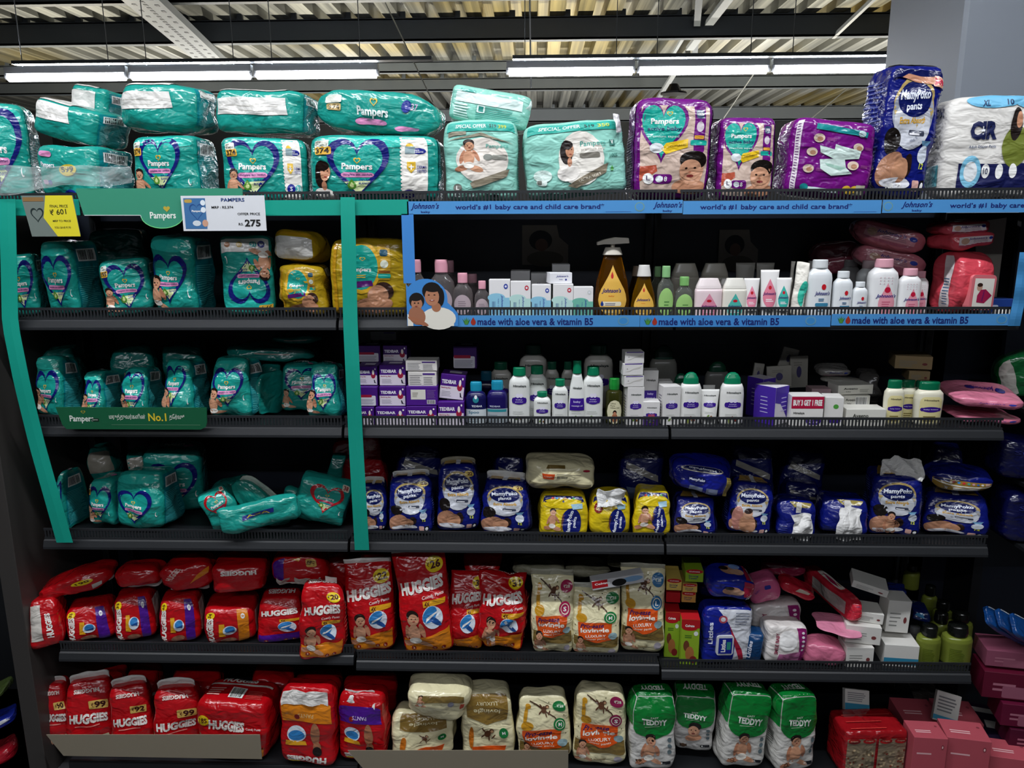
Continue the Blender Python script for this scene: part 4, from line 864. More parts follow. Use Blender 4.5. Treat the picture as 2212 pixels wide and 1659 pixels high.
def s_colg2(a): a.E('#b0141c', .5, .92, .48, .2, 1).T(WH, 'Colgate', .5, .9, .6, .13, 2, 0, .03).T('#2a3a6a', 'Strong\nTeeth', .45, .42, .55, .36, 2, 0, .02)
def s_colg_lie(a): a.R('#b0141c', 0, .2, .3, 1, 1).T(WH, 'Colgate', .2, .6, .3, .3, 2, 0, .03).E('#111111', .52, .45, .14, .4, 2).E('#7fa6cc', .78, .6, .2, .3, 1)
def s_pinkbox(a, t='mothercare'): a.lines('#e9b8bc', .12, .62, .7, .7, 1, 1).E('#8c3a44', .86, .8, .04, .06, 2).E('#f0c8c8', .86, .8, .02, .03, 3); a.face = 'top'; a.lines('#edc4c6', .15, .3, .75, .5, 2, 1).E('#8c3a44', .86, .7, .04, .05, 2); a.face = 'front'
def s_redwrap(a):
    r = random.Random(4)
    for ox in (0, .5):
        a.R('#8f7f68', ox+.02, .04, ox+.48, .86, 1)
        for i in range(60): a.E(('#c9b08a', '#7a3a2a', '#a89878', '#6b5a44')[i % 4], ox+r.uniform(.04, .46), r.uniform(.06, .62), .022, .026, 2, n=6)
        for k in (.13, .37): a.E('#9c1a1a', ox+k, .82, .1, .06, 2).T('#e6c9a8', 'Colgate', ox+k, .82, .12, .03, 3)
    a.face = 'top'; a.lines('#d8443f', .1, .1, .9, .9, 3, 1, 2, .1); a.face = 'front'
def s_seb(a): a.face = 'left'; a.R('#4526a0', 0, 0, 1, 1, 0).lines('#c9c2e6', .3, .3, .7, .8, 5, 1, 3, .2); a.face = 'front'; a.P('#4526a0', [(0, 1), (1, 1), (1, .1), (.75, .3), (.4, .55), (0, .6)], 1); a.lines('#c9c2e6', .45, .35, .9, .8, 4, 2, 3, .2); a.face = 'right'; a.R('#4526a0', .5, 0, 1, 1, 1); a.face = 'front'
def s_littles(a):
    a.P('#dfe2ea', [(.6, 0), (1, 0), (1, 1), (.25, 1), (.5, .7), (.64, .3)], 0); a.face = 'right'; a.R('#dfe2ea', 0, 0, 1, 1, 0); a.face = 'front'
    a.P('#12208c', [(0, 0), (.62, 0), (.66, .3), (.5, .7), (.25, 1), (0, 1)], 1).P('#b0203c', [(.8, 0), (.9, 0), (.8, .25), (.5, .7), (.66, .3)], 2).T('#dfe4f4', 'Littles', .12, .55, .4, .1, 3, 90, .03).E('#c05060', .36, .8, .09, .07, 2).E('#e8e8f0', .36, .8, .05, .04, 3).lines('#9aa0b0', .62, .7, .95, .95, 5, 1)
def s_litlid(a): a.R('#12208c', 0, 0, 1, 1, 1).T(WH, 'Littles', .35, .5, .8, .34, 2, 90, .04).R('#2f8a7a', .6, .25, .9, .75, 2)
def s_littop(a): a.R('#dfe2ea', .82, .0, 1, .3, 1).E('#b98a6e', .48, .5, .2, .2, 2).E('#caa086', .6, .42, .16, .14, 3).E('#2a1a16', .42, .64, .1, .08, 3).P('#a82040', [(.75, .2), (1, .1), (1, .9), (.72, .95)], 1); a.face = 'top'; a.E('#b98a6e', .48, .5, .2, .24, 2).E('#caa086', .62, .4, .16, .16, 3).E('#2a1a16', .36, .6, .1, .12, 3).E('#7fa0d8', .6, .7, .12, .14, 2).P('#a82040', [(.78, .0), (.92, .0), (.9, 1), (.8, 1)], 1).R('#d8dae2', .9, 0, 1, 1, 1); a.face = 'front'
def s_smile(a): a.P('#8c1d68', [(.82, 0), (1, 0), (1, 1), (.72, 1)], 1).RR('#f6f4f2', .28, .4, .72, .9, 1, .4).T('#8c2a48', 'SMILE BABY', .22, .55, .55, .09, 2, 90, .03).P('#b56a96', [(.25, 0), (.82, 0), (.82, .35), (.3, .3)], 1)
def _c(a):
    for i in range(5): a.E('#efe6ee', .86, .85-.11*i, .04, .035, 3, n=12)
def s_smile2(a): s_smile(a); _c(a)
def s_stay(a): a.T('#2a2f70', 'Stayfree', .5, .72, .7, .12, 2, 0, .01).lines('#20265e', .3, .3, .8, .5, 4, 1, 3, .2)
def s_drop(a, c='#d97f98', tc='#3a1c66', y=.4, w=.6, h=.75, dot='#c01c2c'):
    a.D(c, .5, y, w, h, 1); a.E(dot, .5, y+h*.2, .09, .05, 2, n=14).T(tc, 'Johnson’s', .5, y-h*.02, w*.95, .09, 3, 0, .03, .3).lines('#f4e6ea', .5-w*.3, y-h*.28, .5+w*.3, y-h*.16, 2, 2, 1, .5)
def s_powd(a, s=1): a.E('#c8202c', .6, .62, .09, .06, 2).T('#24267c', 'Johnson’s', .56, .48, .6*s, .1, 3, 0, .025, .3).lines('#3a6f9a', .42, .33, .7, .4, 2, 2).RR('#3f86a8', .3, .22, .82, .29, 2, .5).lines('#7f9ab0', .36, .12, .74, .17, 1, 2)
def s_powp(a): 
    a.D('#e59aa8', .56, .36, .56, .66, 1).E('#c01c3c', .56, .55, .1, .06, 2).T('#24207c', 'Johnson’s', .53, .42, .68, .09, 3, 0, .025, .3).lines('#c8607c', .4, .2, .72, .34, 3, 2)
    for i in range(12): a.E('#d8b6c0', .3+.13*(i % 4), .68+.06*(i//4), .02, .012, 1, n=6)
def s_spoo(a): a.R('#cfd8dc', 0, 0, 1, .46, 1).T('#2a6a86', 'Spoo', .4, .36, .5, .12, 2, 0, .02).lines('#7a8a94', .15, .06, .7, .24, 3, 2).T('#dfe4f0', 'TEDIBAR', .55, .56, .5, .06, 2, 0, .02).E('#2f8a9a', .5, .76, .14, .1, 2).E('#dfe6e6', .5, .84, .07, .06, 3)
def s_spoo2(a): a.R('#a9b2b8', 0, 0, 1, .46, 1).RR('#2f8c96', .03, .36, .92, .44, 2, .2).lines('#6a747c', .1, .05, .6, .3, 5, 2, 3, .3).T('#c9cee4', 'TEDIBAR', .4, .53, .5, .05, 2, 0, .02)
def s_olive(a): a.RR('#ddd8b4', .08, .02, .9, .72, 1, .5).T('#3a3a1c', 'Olive\nPure\nOlive Oil', .5, .56, .5, .18, 2, 0, .01).E('#b0704c', .5, .2, .16, .14, 2).E('#241610', .5, .36, .11, .07, 3).E('#c48466', .5, .33, .08, .05, 4)
def s_green(a): a.lines('#5a6a1c', .15, .15, .6, .65, 8, 1, 4, .4)
# ================================================================ ROW 1: top shelf
TEAL, TEAL_SHADE, MINT, PUR, NVY, YEL, RED_ = '#1c9488', '#128a80', '#8ccabb', '#6a1277', '#101a74', '#d9bf1c', '#bb0c16'  # the second teal is the first with shade put in
g1 = 'teal diaper packs on the top shelf'
WHT = '#d4d2ce'
def K(**k): return k
pack('diaper_pack', 'teal diaper pack with big blue heart cut off by the left photo edge, top shelf', 'diaper pack', 0, (-95, 222, 96), s_heart, TEAL, .01, .14, (0, 0, 0), seed=3, group=g1, kw=K(cx=.5, cy=.5, w=.9, h=.95))
pack('diaper_pack', 'squashed teal pack with crinkled clear film, right of the top shelf leftmost pack', 'diaper pack', 0, (78, 310, 288), s_crumple, TEAL, .0, .17, (0, 4, -12), amp=.011, group=g1)
pack('diaper_pack', 'tilted teal pack with white gusset resting on the squashed teal pack', 'diaper pack', 0, (75, 216, 286, 330), lambda a: s_white_band(a, .45, .97, -.0, .62), TEAL, .03, .16, (0, 14, -10), amp=.008, group=g1)
pack('diaper_pack', 'teal pack with white crumpled end poking up rearmost at the top left', 'diaper pack', 0, (140, 181, 268, 300), lambda a: s_white_band(a, .2, .9, .0, .7), TEAL, .2, .12, (0, 12, -8), amp=.009, group=g1)
pack('diaper_pack', 'domed teal pack with white band, upper pack of the second pile from left', 'diaper pack', 0, (262, 182, 472, 296), lambda a: s_white_band(a, .42, .82, .0, .72), TEAL, .02, .15, (0, 2, -6), amp=.008, n=5, group=g1)
pack('diaper_pack', 'teal pack with blue heart and seated baby, under the domed white banded pack', 'diaper pack', 0, (286, 290, 472), s_heart, TEAL, .0, .14, (0, 0, -3), group=g1, kw=K(cx=.46, cy=.55, w=.66, h=.85, baby=1, price='374'))
pack('diaper_pack', 'flat topped teal pack with wide white crinkled band, third pile upper', 'diaper pack', 0, (468, 194, 692, 298), lambda a: s_white_band(a, .40, .82, .0, .82), TEAL, .02, .15, (0, 3, -6), amp=.006, group=g1)
pack('diaper_pack', 'teal pack with blue heart and white side panel reading S 31', 'diaper pack', 0, (476, 296, 672), s_heart, TEAL, .0, .14, group=g1, kw=K(cx=.36, cy=.5, w=.66, h=.95, white=1, size='S', baby=1, price='374'))
pack('diaper_pack', 'teal pack lying on its side in loose clear wrap above the widest pack', 'diaper pack', 0, (682, 198, 962, 312), s_lying, TEAL, .03, .16, (0, 5, -3), mode='pillow', amp=.009, group=g1)
pack('diaper_pack', 'widest teal pack on the top shelf with heart, mother photo and 374 price', 'diaper pack', 0, (672, 284, 958), s_heart, TEAL, -.004, .15, (0, 1, -1), group=g1, bulge=.16, kw=K(cx=.39, cy=.48, w=.5, h=.95, white=1, mum=1, price='374'))
pack('diaper_pack', 'pale mint pack showing its printed back, tilted on top behind another mint pack', 'diaper pack', 0, (972, 188, 1156, 300), s_mintback, MINT, .07, .13, (0, 10, 0), group='pale mint diaper packs on the top shelf', flap=('#cfe0dc', .84, 1.02, .1, .8, dict(out=.006)))
pack('diaper_pack', 'upright pale mint pack with a waving seated baby picture', 'diaper pack', 0, (958, 248, 1120), lambda a: s_mint(a, 'up', '399'), MINT, .0, .14, group='pale mint diaper packs on the top shelf', kind='matte')
pack('diaper_pack', 'wide pale mint pack with mother and baby picture and SPECIAL OFFER 350 strip', 'diaper pack', 0, (1120, 260, 1352), s_mint, MINT, .0, .14, (0, -4, 0), group='pale mint diaper packs on the top shelf', kind='matte', amp=.006, flap=('#d6d4d6', .9, 1.06, .78, 1.06, dict(out=.004)))
pack('diaper_pack', 'taller purple and beige pack with teal heart and laughing baby', 'diaper pack', 0, (1352, 212, 1538), s_purple, PUR, -.006, .15, (0, 1, 2), group='purple taped diaper packs on the top shelf', amp=.005)
pack('diaper_pack', 'shorter purple and beige pack with teal heart and laughing baby, right of the taller one', 'diaper pack', 0, (1530, 254, 1674), s_purple, PUR, .0, .14, (0, 1, 2), group='purple taped diaper packs on the top shelf')
pack('diaper_pack', 'plain purple pack back leaning right with a white open diaper drawing', 'diaper pack', 0, (1672, 254, 1890), s_purpleback, '#72127c', .0, .12, (0, 5, 4), group='purple taped diaper packs on the top shelf')
pack('diaper_pack', 'tallest navy pack on the top shelf with sleeping baby picture and 349 price', 'diaper pack', 0, (1842, 142, 2036), s_mamybig, NVY, .03, .13, (0, 4, 4), amp=.008, seed=11)
pack('adult_diaper_pack', 'large white adult diaper pack with a woman in olive top at the right edge', 'diaper pack', 0, (2000, 206, 2262), s_cir, '#d9d6d0', .0, .13, (0, 0, -6), kind='matte')
# clear plastic sack slumped over the left end
gx = np.linspace(0, 1, 16); G = np.zeros((16, 12, 3))
for i, u in enumerate(gx):
    for j, v in enumerate(np.linspace(0, 1, 12)): G[i, j] = W(-40+330*u, 362+(62+6*sin(u*9))*v*(1-.45*u), -.03-.004*sin(u*20+v*5))
tag(sheet(crumple(G, .006, 5, 40), .0006, mat('#e8f0ee', 'sheet')).build('plastic_sack', None, smooth=True), 'crumpled clear plastic film hanging over the left end of the top shelf', 'plastic film')
# ================================================================ ROW 2
g2 = 'teal diaper packs on the second shelf'
pack('diaper_pack', 'teal heart pack partly behind the leaning teal ribbon, second shelf far left', 'diaper pack', 1, (4, 548, 104), s_heart, TEAL, .03, .1, (0, -3, 0), group=g2, kw=K(w=.9, h=.85))
pack('diaper_pack', 'upright teal heart pack with barcoded side, second from left on second shelf', 'diaper pack', 1, (87, 520, 226), s_heart, TEAL, .03, .13, (0, -2, -6), group=g2, amp=.007, kw=K(cx=.5, cy=.46, w=.95, h=.72))
pack('diaper_pack', 'short teal heart pack with orange 195 price on the second shelf', 'diaper pack', 1, (214, 556, 346), s_heart, TEAL, .02, .09, (0, -4, 0), group=g2, amp=.006, kw=K(cx=.5, cy=.5, w=.85, h=.85, baby=1, price='195'))
pack('diaper_pack', 'tall teal heart pack with white torn seam down its side, second shelf', 'diaper pack', 1, (324, 507, 464), s_heart, TEAL, .03, .13, (0, 2, -5), group=g2, amp=.009, kw=K(cx=.45, cy=.46, w=.9, h=.62, baby=1))
pack('diaper_pack', 'teal pack standing upside down with inverted heart on the second shelf', 'diaper pack', 1, (476, 508, 600), s_upside, TEAL, .03, .12, (0, 0, 0), group=g2, ar=180)
pack('diaper_pack', 'dim teal pack in the back behind the short 195 pack, second shelf', 'diaper pack', 1, (190, 494, 330), None, '#11706a', .25, .13, group=g2, amp=.01)  # darker teal base holds the shade of the bay
g2b = 'gold diaper packs on the second shelf'
pack('diaper_pack', 'small gold pack with teal heart underneath a white ended pack', 'diaper pack', 1, (603, 566, 714), s_gold, '#b5961c', .02, .12, group=g2b, amp=.008)
pack('diaper_pack', 'gold pack with big white crumpled end lying on the small gold pack', 'diaper pack', 1, (594, 498, 716, 574), lambda a: (a.R('#dcdad4', 0, 0, .92, .8, 1), a.R('#b58a1a', 0, .85, 1, 1, 1)), '#b5961c', .03, .14, (0, 4, -4), mode='pillow', group=g2b, amp=.012)
pack('diaper_pack', 'large gold pack crossed by the teal upright ribbon, with sleeping newborn picture', 'diaper pack', 1, (714, 514, 888), s_gold, '#b5961c', .014, .13, (0, 1, 0), group=g2b, amp=.006)
go = 'clear baby oil bottles with pink caps'
for x0, yt, x1, lb in ((884, 560, 930, 'clear oil bottle with pink cap just right of the blue upright strip'), (925, 560, 988, 'largest clear oil bottle with pink cap, behind the round blue display header'), (976, 589, 1024, 'middle size clear oil bottle with pink cap'), (1018, 606, 1054, 'smallest clear oil bottle with pink cap beside the soap cartons')):
    bottle('oil_bottle', lb, 'bottle', 1, (x0, yt, x1), 'oil', '#e8dede', '#e6a3b4', lambda a: a.E('#b8a6ac', .5, .36, .4, .3, 1).lines('#8f7f88', .3, .2, .7, .5, 5, 2), Y=.04, group=go, kind='clear')
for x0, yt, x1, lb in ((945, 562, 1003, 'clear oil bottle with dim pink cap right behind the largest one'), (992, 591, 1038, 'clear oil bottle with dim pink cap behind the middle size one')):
    bottle('oil_bottle', lb, 'bottle', 1, (x0, yt, x1), 'oil', '#d8cccc', '#b98a96', Y=.13, group=go, kind='clear')  # rear bottles: shade put into duller body and cap colours
gs = 'white baby soap cartons on the second shelf'
for x0, yt, x1, c, wv, lb in ((1053, 604, 1101, '#2a3fa0', '#8cc4dc', 'white and blue soap carton standing first beside the smallest oil bottle'), (1102, 608, 1147, '#c03040', '#b8dcd6', 'white and pale green soap carton with red dot, second in the row'), (1148, 615, 1191, '#2a3fa0', '#8cc4dc', 'white and blue soap carton with blue dot, third in the row'), (1192, 614, 1237, '#c03040', '#b8dcd6', 'white and pale green soap carton with red dot, fourth in the row'), (1240, 620, 1284, '#cfd2d0', '#6fb8a4', 'white and sea green soap carton beside the amber pump bottle')):
    carton('soap_carton', lb, 'box', 1, (x0, yt, x1), lambda a: s_jsoap(a, c, wv), '#e6e4e4', .03, .035, group=gs)
carton('soap_carton', 'white soap carton lying on top of the standing soap cartons', 'box', 1, (1188, 589, 1236, 613), s_jtop, '#ececf0', .035, .06, (0, 0, 10), group=gs)
carton('soap_carton', 'grey looking soap carton in shade, rear left of the stacked ones', 'box', 1, (1105, 585, 1147), s_jtop, '#c4c4c4', .16, .06, group=gs)  # the three rear cartons get a greyer base in place of shade
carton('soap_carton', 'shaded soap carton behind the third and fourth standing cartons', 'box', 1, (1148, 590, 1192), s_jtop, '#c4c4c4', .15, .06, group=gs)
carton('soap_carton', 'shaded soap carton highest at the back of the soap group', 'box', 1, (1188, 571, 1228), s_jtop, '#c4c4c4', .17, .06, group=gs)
AMB = '#c07a10'
def l_drop(a): a.D('#e3b352', .5, .42, .78, .84, 1); a.D('#c0282c', .48, .68, .09, .12, 2).T('#23246a', 'Johnson’s', .47, .42, .56, .09, 3, 0, .03, .3).T('#d8701c', 'baby', .47, .34, .16, .03, 3).RR('#f0e8d0', .22, .18, .74, .25, 2, .5).D('#1d3a8a', .22, .22, .08, .09, 3).lines('#6a6a8a', .3, .19, .66, .24, 2, 3).lines('#f0dca0', .28, .07, .66, .12, 1, 2)
bottle('pump_bottle', 'large amber baby wash bottle with white pump', 'bottle', 1, (1280, 512, 1358), 'drop', AMB, '#cfc9bc', None, l_drop, Y=.03, pump=True, kind='clear')
bottle('shampoo_bottle', 'small yellow shampoo bottle with white cap, right of the amber pump bottle', 'bottle', 1, (1362, 572, 1416), 'drop', '#e0a010', '#dcdad6', None, lambda a: l_drop(a), Y=.03, kind='clear')
bottle('shampoo_bottle', 'dim amber shampoo bottle standing behind the small yellow one', 'bottle', 1, (1352, 574, 1400), 'drop', '#7a5210', '#8a7a6a', Y=.15, kind='clear')  # shade worked into the brown body and cap
gg = 'clear bottles with green caps on the second shelf'
def l_gr(a): a.E('#9cc878', .5, .38, .42, .36, 1, 6).lines('#5a8a4a', .4, .2, .72, .44, 3, 2)
bottle('hair_oil_bottle', 'slim clear bottle with pale green cap and green label', 'bottle', 1, (1418, 574, 1456), 'oil', '#dfe6dc', '#8cc084', None, l_gr, Y=.04, group=gg, kind='clear')
bottle('hair_oil_bottle', 'short clear bottle with wide green cap left of the pink lotion', 'bottle', 1, (1457, 597, 1500), 'oil', '#dfe6dc', '#7fb86c', None, l_gr, Y=.04, group=gg, kind='clear')
bottle('hair_oil_bottle', 'dim bottle with green cap half hidden behind the slim one', 'bottle', 1, (1404, 575, 1434), 'oil', '#c0ccb8', '#7aa874', Y=.14, group=gg, kind='clear')  # duller body and cap stand in for shade
gl = 'baby lotion bottles with tapering tops'
bottle('lotion_bottle', 'pale pink lotion bottle with a pink drop label', 'bottle', 1, (1498, 600, 1560), 'block', '#ecd6da', '#efe2e2', lambda a: s_drop(a, '#dd8ca4', y=.4, w=.6, h=.9), Y=.03, group=gl)
bottle('lotion_bottle', 'cream white lotion bottle with a teal drop label', 'bottle', 1, (1560, 600, 1618), 'block', '#e6e2d6', '#e9e6dc', lambda a: s_drop(a, '#4fb8ac', y=.4, w=.6, h=.9), Y=.03, group=gl)
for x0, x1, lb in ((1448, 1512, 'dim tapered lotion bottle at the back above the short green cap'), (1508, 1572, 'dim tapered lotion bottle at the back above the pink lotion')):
    bottle('lotion_bottle', lb, 'bottle', 1, (x0, 568, x1), 'block', '#a8a498', '#a8a498', Y=.2, group=gl)  # grey base is shade painted onto pale bottles
bottle('lotion_bottle', 'white lotion bottle peeking between the pink and the teal labelled ones', 'bottle', 1, (1548, 601, 1592), 'block', '#e6e4e0', '#e6e4e0', Y=.1, group=gl)
gt = 'white squeeze tubes on the second shelf'
tube('cream_tube', 'short white tube with pink drop label', 'tube', 1, (1611, 600, 1649), '#eceae8', lambda a: s_drop(a, '#e48aa2', y=.42, w=.7, h=.7), group=gt)
tube('cream_tube', 'tallest white tube with pink drop label, between two shorter tubes', 'tube', 1, (1640, 582, 1686), '#eceae8', lambda a: s_drop(a, '#dd8096', y=.42, w=.8, h=.72), group=gt)
tube('cream_tube', 'short white tube with teal drop label', 'tube', 1, (1673, 599, 1712), '#eceae8', lambda a: s_drop(a, '#3fb0a4', y=.42, w=.75, h=.7), group=gt)
for x0, x1, lb in ((1590, 1634, 'white tube greyed for shade at the back behind the short pink labelled tube'), (1630, 1672, 'white tube greyed for shade at the back behind the tallest tube')):
    tube('cream_tube', lb, 'tube', 1, (x0, 567, x1), '#8f8d86', Y=.2, group=gt)  # grey base is the shade on white tubes, set as colour
for x0, x1, Y, lb in ((1696, 1722, .07, 'white refill pouch standing behind the other pouch by the powder bottles'), (1700, 1745, .03, 'white refill pouch with teal drop leaning against the big powder bottle')):
    pack('refill_pouch', lb, 'pouch', 1, (x0, 565, x1), (lambda a: (a.E('#2fb59c', .92, .42, .42, .24, 1), a.T('#145a56', 'Johnson’s', .8, .5, .4, .05, 2))) if x1 > 1740 else None, '#e9e5da', Y, .04, (0, 4, -25), mode='bag', group='white refill pouches', kind='matte')
gp = 'white powder bottles with white caps'; gq = 'white powder bottles with pink caps'
for x0, yt, x1, lb in ((1738, 560, 1800, 'largest white powder bottle with white cap'), (1794, 585, 1842, 'middle size white powder bottle with white cap'), (1834, 608, 1872, 'smallest white powder bottle with white cap')):
    bottle('powder_bottle', lb, 'bottle', 1, (x0, yt, x1), 'powder', '#e4e8ea', '#e2e6e8', s_powd, Y=.03, group=gp)
for x0, yt, x1, Y, lb in ((1868, 558, 1940, .03, 'largest powder bottle with pink cap and pink drop print'), (1930, 579, 1985, .03, 'middle powder bottle with pink cap beside the red wipes'), (1962, 585, 2004, .09, 'powder bottle with pink cap half hidden right beside the red wipes')):
    bottle('powder_bottle', lb, 'bottle', 1, (x0, yt, x1), 'powder', '#e8e8e8', '#e2a6b4', s_powp, Y=Y, group=gq)
bottle('powder_bottle', 'white powder bottle standing just behind the largest pink capped one', 'bottle', 1, (1845, 562, 1905), 'powder', '#dfe3e4', '#b9a4a8', Y=.12, group=gq)
bottle('powder_bottle', 'grey looking powder bottle in the shade behind the small white ones', 'bottle', 1, (1828, 563, 1880), 'powder', '#9a9c9c', '#8c8a8c', Y=.22, group=gq)  # white body and cap greyed to stand in for shade
bottle('powder_bottle', 'white powder bottle behind the largest white capped one', 'bottle', 1, (1732, 563, 1775), 'powder', '#b8b8b8', '#a8a8a8', Y=.13, group=gp)  # shade put into the greyed white
CRL = '#d94a58'
gw = 'coral red wet wipe packs'
pack('wipes_pack', 'large coral wipes pack standing on edge with picture lid, right of the powder bottles', 'wipes pack', 1, (2006, 536, 2148), s_bigwipe, CRL, .03, .11, (0, 2, 14), mode='pillowv', amp=.008, group=gw, lidd=(.56, .38, .078, .10, '#e07880', 'front', s_lidpic))
pack('wipes_pack', 'coral wipes pack lying directly on the standing coral pack', 'wipes pack', 1, (1996, 506, 2146, 550), lambda a: s_wipe(a, band=1), CRL, .05, .12, (0, -3, 8), mode='pillow', amp=.008, group=gw)
pack('wipes_pack', 'topmost coral wipes pack of the second shelf pile', 'wipes pack', 1, (2000, 480, 2138, 520), lambda a: s_wipe(a, band=1), '#c04452', .07, .12, (0, -4, 4), mode='pillow', amp=.007, group=gw)
gk = 'pink wet wipe packs heaped at the back of the second shelf'
pack('wipes_pack', 'topmost dusky pink wipes pack of the heap, sloping down to the right', 'wipes pack', 1, (1835, 478, 2006, 556), lambda a: s_wipe(a, band=1, c2='#c98a94'), '#b4606c', .12, .13, (0, 16, 0), mode='pillow', amp=.007, group=gk)
pack('wipes_pack', 'lower dusky pink wipes pack of the heap behind the pink capped powder', 'wipes pack', 1, (1840, 522, 2002, 598), lambda a: s_wipe(a, band=1, c2='#c98a94'), '#b86a78', .14, .12, (0, 13, 0), mode='pillow', amp=.007, group=gk)
pack('wipes_pack', 'darkest pink wipes pack at the back left of the heap', 'wipes pack', 1, (1758, 520, 1880, 596), None, '#8c3f50', .26, .12, (0, -6, 0), mode='pillow', group=gk)  # deeper pink carries the shade at the back
pack('wipes_pack', 'dim pink wipes pack standing at the back under the heap', 'wipes pack', 1, (1845, 556, 1990), None, '#8c4654', .29, .1, mode='brick', group=gk)  # shade put into this darker pink too
gx = [W(2108, 480, .3), W(2175, 470, .3), W(2150, 664, .3), W(2108, 664, .3)]
mb = MB(); mb.prism([(q[0], q[2]) for q in gx], .30, .302, mat('#8a857c', 'paper')); tag(mb.build('card_sheet'), 'white card greyed for shade standing at the back behind the coral wipes', 'card')  # grey base holds the shade on a white card
carton('small_carton', 'pale blue and white carton behind the coral wipes at the right', 'box', 1, (2122, 611, 2150), lambda a: (a.E('#e8e8ea', .3, .4, .4, .3, 1), a.E('#2a3a8a', .4, .4, .06, .05, 2)), '#6fa8cc', .12, .04)
carton('small_carton', 'low dark blue carton at the right end of the second shelf', 'box', 1, (2126, 646, 2192), lambda a: a.RR('#b8c4d8', .1, .3, .35, .6, 1), '#1e3f8c', .1, .06)
mb = MB(); q = W(2172, 660, .05); mb.bar((q[0], .06, DECK[(1, 2)]), (q[0], .06, DECK[(1, 2)]+.022), .028, mat('#d8d6cf', 'gloss'), 24, .02); tag(mb.build('cream_jar'), 'small round white jar at the right end of the second shelf', 'jar')
# ================================================================ ROW 3
g3 = 'teal diaper packs on the third shelf'
for bx, dct, lb in (((78, 768, 184), K(cx=.5, cy=.42, w=.95, h=.75, baby=1), 'leftmost teal heart pack above the green sign, third shelf'), ((176, 800, 270), K(cx=.55, cy=.45, w=.95, h=.8, baby=1), 'second teal heart pack from left, dim, above the green sign'), ((262, 793, 364), K(cx=.5, cy=.5, w=.95, h=.85, baby=1), 'third teal heart pack from left, above the green sign'), ((350, 775, 455), K(cx=.42, cy=.55, w=.85, h=.7, baby=1), 'shiny teal heart pack above the right end of the green sign'), ((455, 768, 580), K(cx=.45, cy=.5, w=.85, h=.68, baby=1), 'teal heart pack just right of the green sign, third shelf'), ((655, 783, 748), K(cx=.55, cy=.48, w=.95, h=.75, baby=1), 'teal heart pack beside the upright teal ribbon, third shelf')):
    pack('diaper_pack', lb, 'diaper pack', 2, bx, s_heart, TEAL, .025, .12, (-6, 0, -3), mode='slump', amp=.011, group=g3, kw=dct)
pack('diaper_pack', 'dim teal heart pack set back between two brighter ones, third shelf', 'diaper pack', 2, (604, 778, 708), s_heart, TEAL_SHADE, .12, .12, (-4, 0, 0), mode='slump', amp=.008, group=g3, kw=K(cx=.5, cy=.6, w=.9, h=.7, baby=1))
pack('diaper_pack', 'teal pack seen edge on, squeezed into the gap, third shelf', 'diaper pack', 2, (560, 800, 618), None, TEAL_SHADE, .08, .12, (0, 0, -20), mode='slump', amp=.012, group=g3)
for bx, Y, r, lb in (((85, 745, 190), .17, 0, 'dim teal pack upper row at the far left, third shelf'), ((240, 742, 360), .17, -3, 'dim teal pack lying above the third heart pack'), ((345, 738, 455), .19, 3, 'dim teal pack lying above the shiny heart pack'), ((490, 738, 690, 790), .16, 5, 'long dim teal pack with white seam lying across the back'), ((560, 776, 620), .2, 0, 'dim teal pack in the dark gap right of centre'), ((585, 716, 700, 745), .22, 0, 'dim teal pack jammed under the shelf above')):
    pack('diaper_pack', lb, 'diaper pack', 2, bx, lambda a: (a.P('#9a968c', [(.3, .5), (.7, .42), (.72, .52), (.32, .6)], 1), a.lines('#2a8a86', .1, .1, .6, .35, 3, 1)), '#0f746c', Y, .14, (0, r, 0), mode='slump' if len(bx) == 3 else 'pillow', amp=.012, group=g3)  # deep teal base: shade under the upper shelf as colour
gt3 = 'purple soap cartons left of the navy bottles'
PPL = '#46107c'
TB = [((765, 880, 813), 0, 'bottom', 'leftmost, cut by the ribbon'), ((806, 880, 876), 0, 'bottom', 'second from the ribbon'), ((878, 878, 944), 0, 'bottom', 'under the barcoded box'), ((945, 868, 1004), 0, 'bottom', 'next to the navy bottles')]
for (x0, y0, x1), b, rr, lb in TB:
    carton('soap_carton', 'purple soap carton in the bottom layer, '+lb, 'box', 2, (x0, y0, x1), s_tedi, PPL, .02, .075, group=gt3)
for bx, sty, base, Y, rot, lb in (((768, 836, 816, 877), lambda a: s_tedi(a, 1), PPL, .03, 0, 'purple carton showing its white back, second layer by the ribbon'), ((819, 836, 877, 878), s_tedi, PPL, .035, 0, 'purple and white carton in the second layer, left of the barcoded one'), ((878, 835, 948, 876), s_tedi_label, '#4a1484', .025, 0, 'purple carton turned to its barcode and printed label'), ((770, 793, 816, 833), s_tedi, PPL, .05, 0, 'purple carton in the third layer by the ribbon'), ((819, 790, 877, 834), s_tedi, PPL, .045, 0, 'purple and white carton in the third layer, second from the ribbon'), ((949, 808, 1006, 866), s_tedi, PPL, .04, 6, 'purple carton standing askew beside the white stacked cartons'), ((771, 747, 822, 782), lambda a: s_tedi(a, 1), '#3a1262', .13, 0, 'dim purple carton at the top back by the ribbon'), ((827, 747, 880, 786), s_tedi, '#3a1262', .12, 0, 'dim purple carton at the top back, second from the ribbon'), ((979, 748, 1030, 796), lambda a: s_tedi(a, 1), '#3a1262', .15, 0, 'dim purple carton alone at the back above the askew one'), ((800, 716, 856, 735), s_leaf, '#8a878a', .2, 0, 'dim grey carton right under the shelf above')):
    carton('soap_carton', lb, 'box', 2, bx, sty, base, Y, .07, (0, rot, 0), group=gt3)  # dim rear cartons have shade put into their base colour
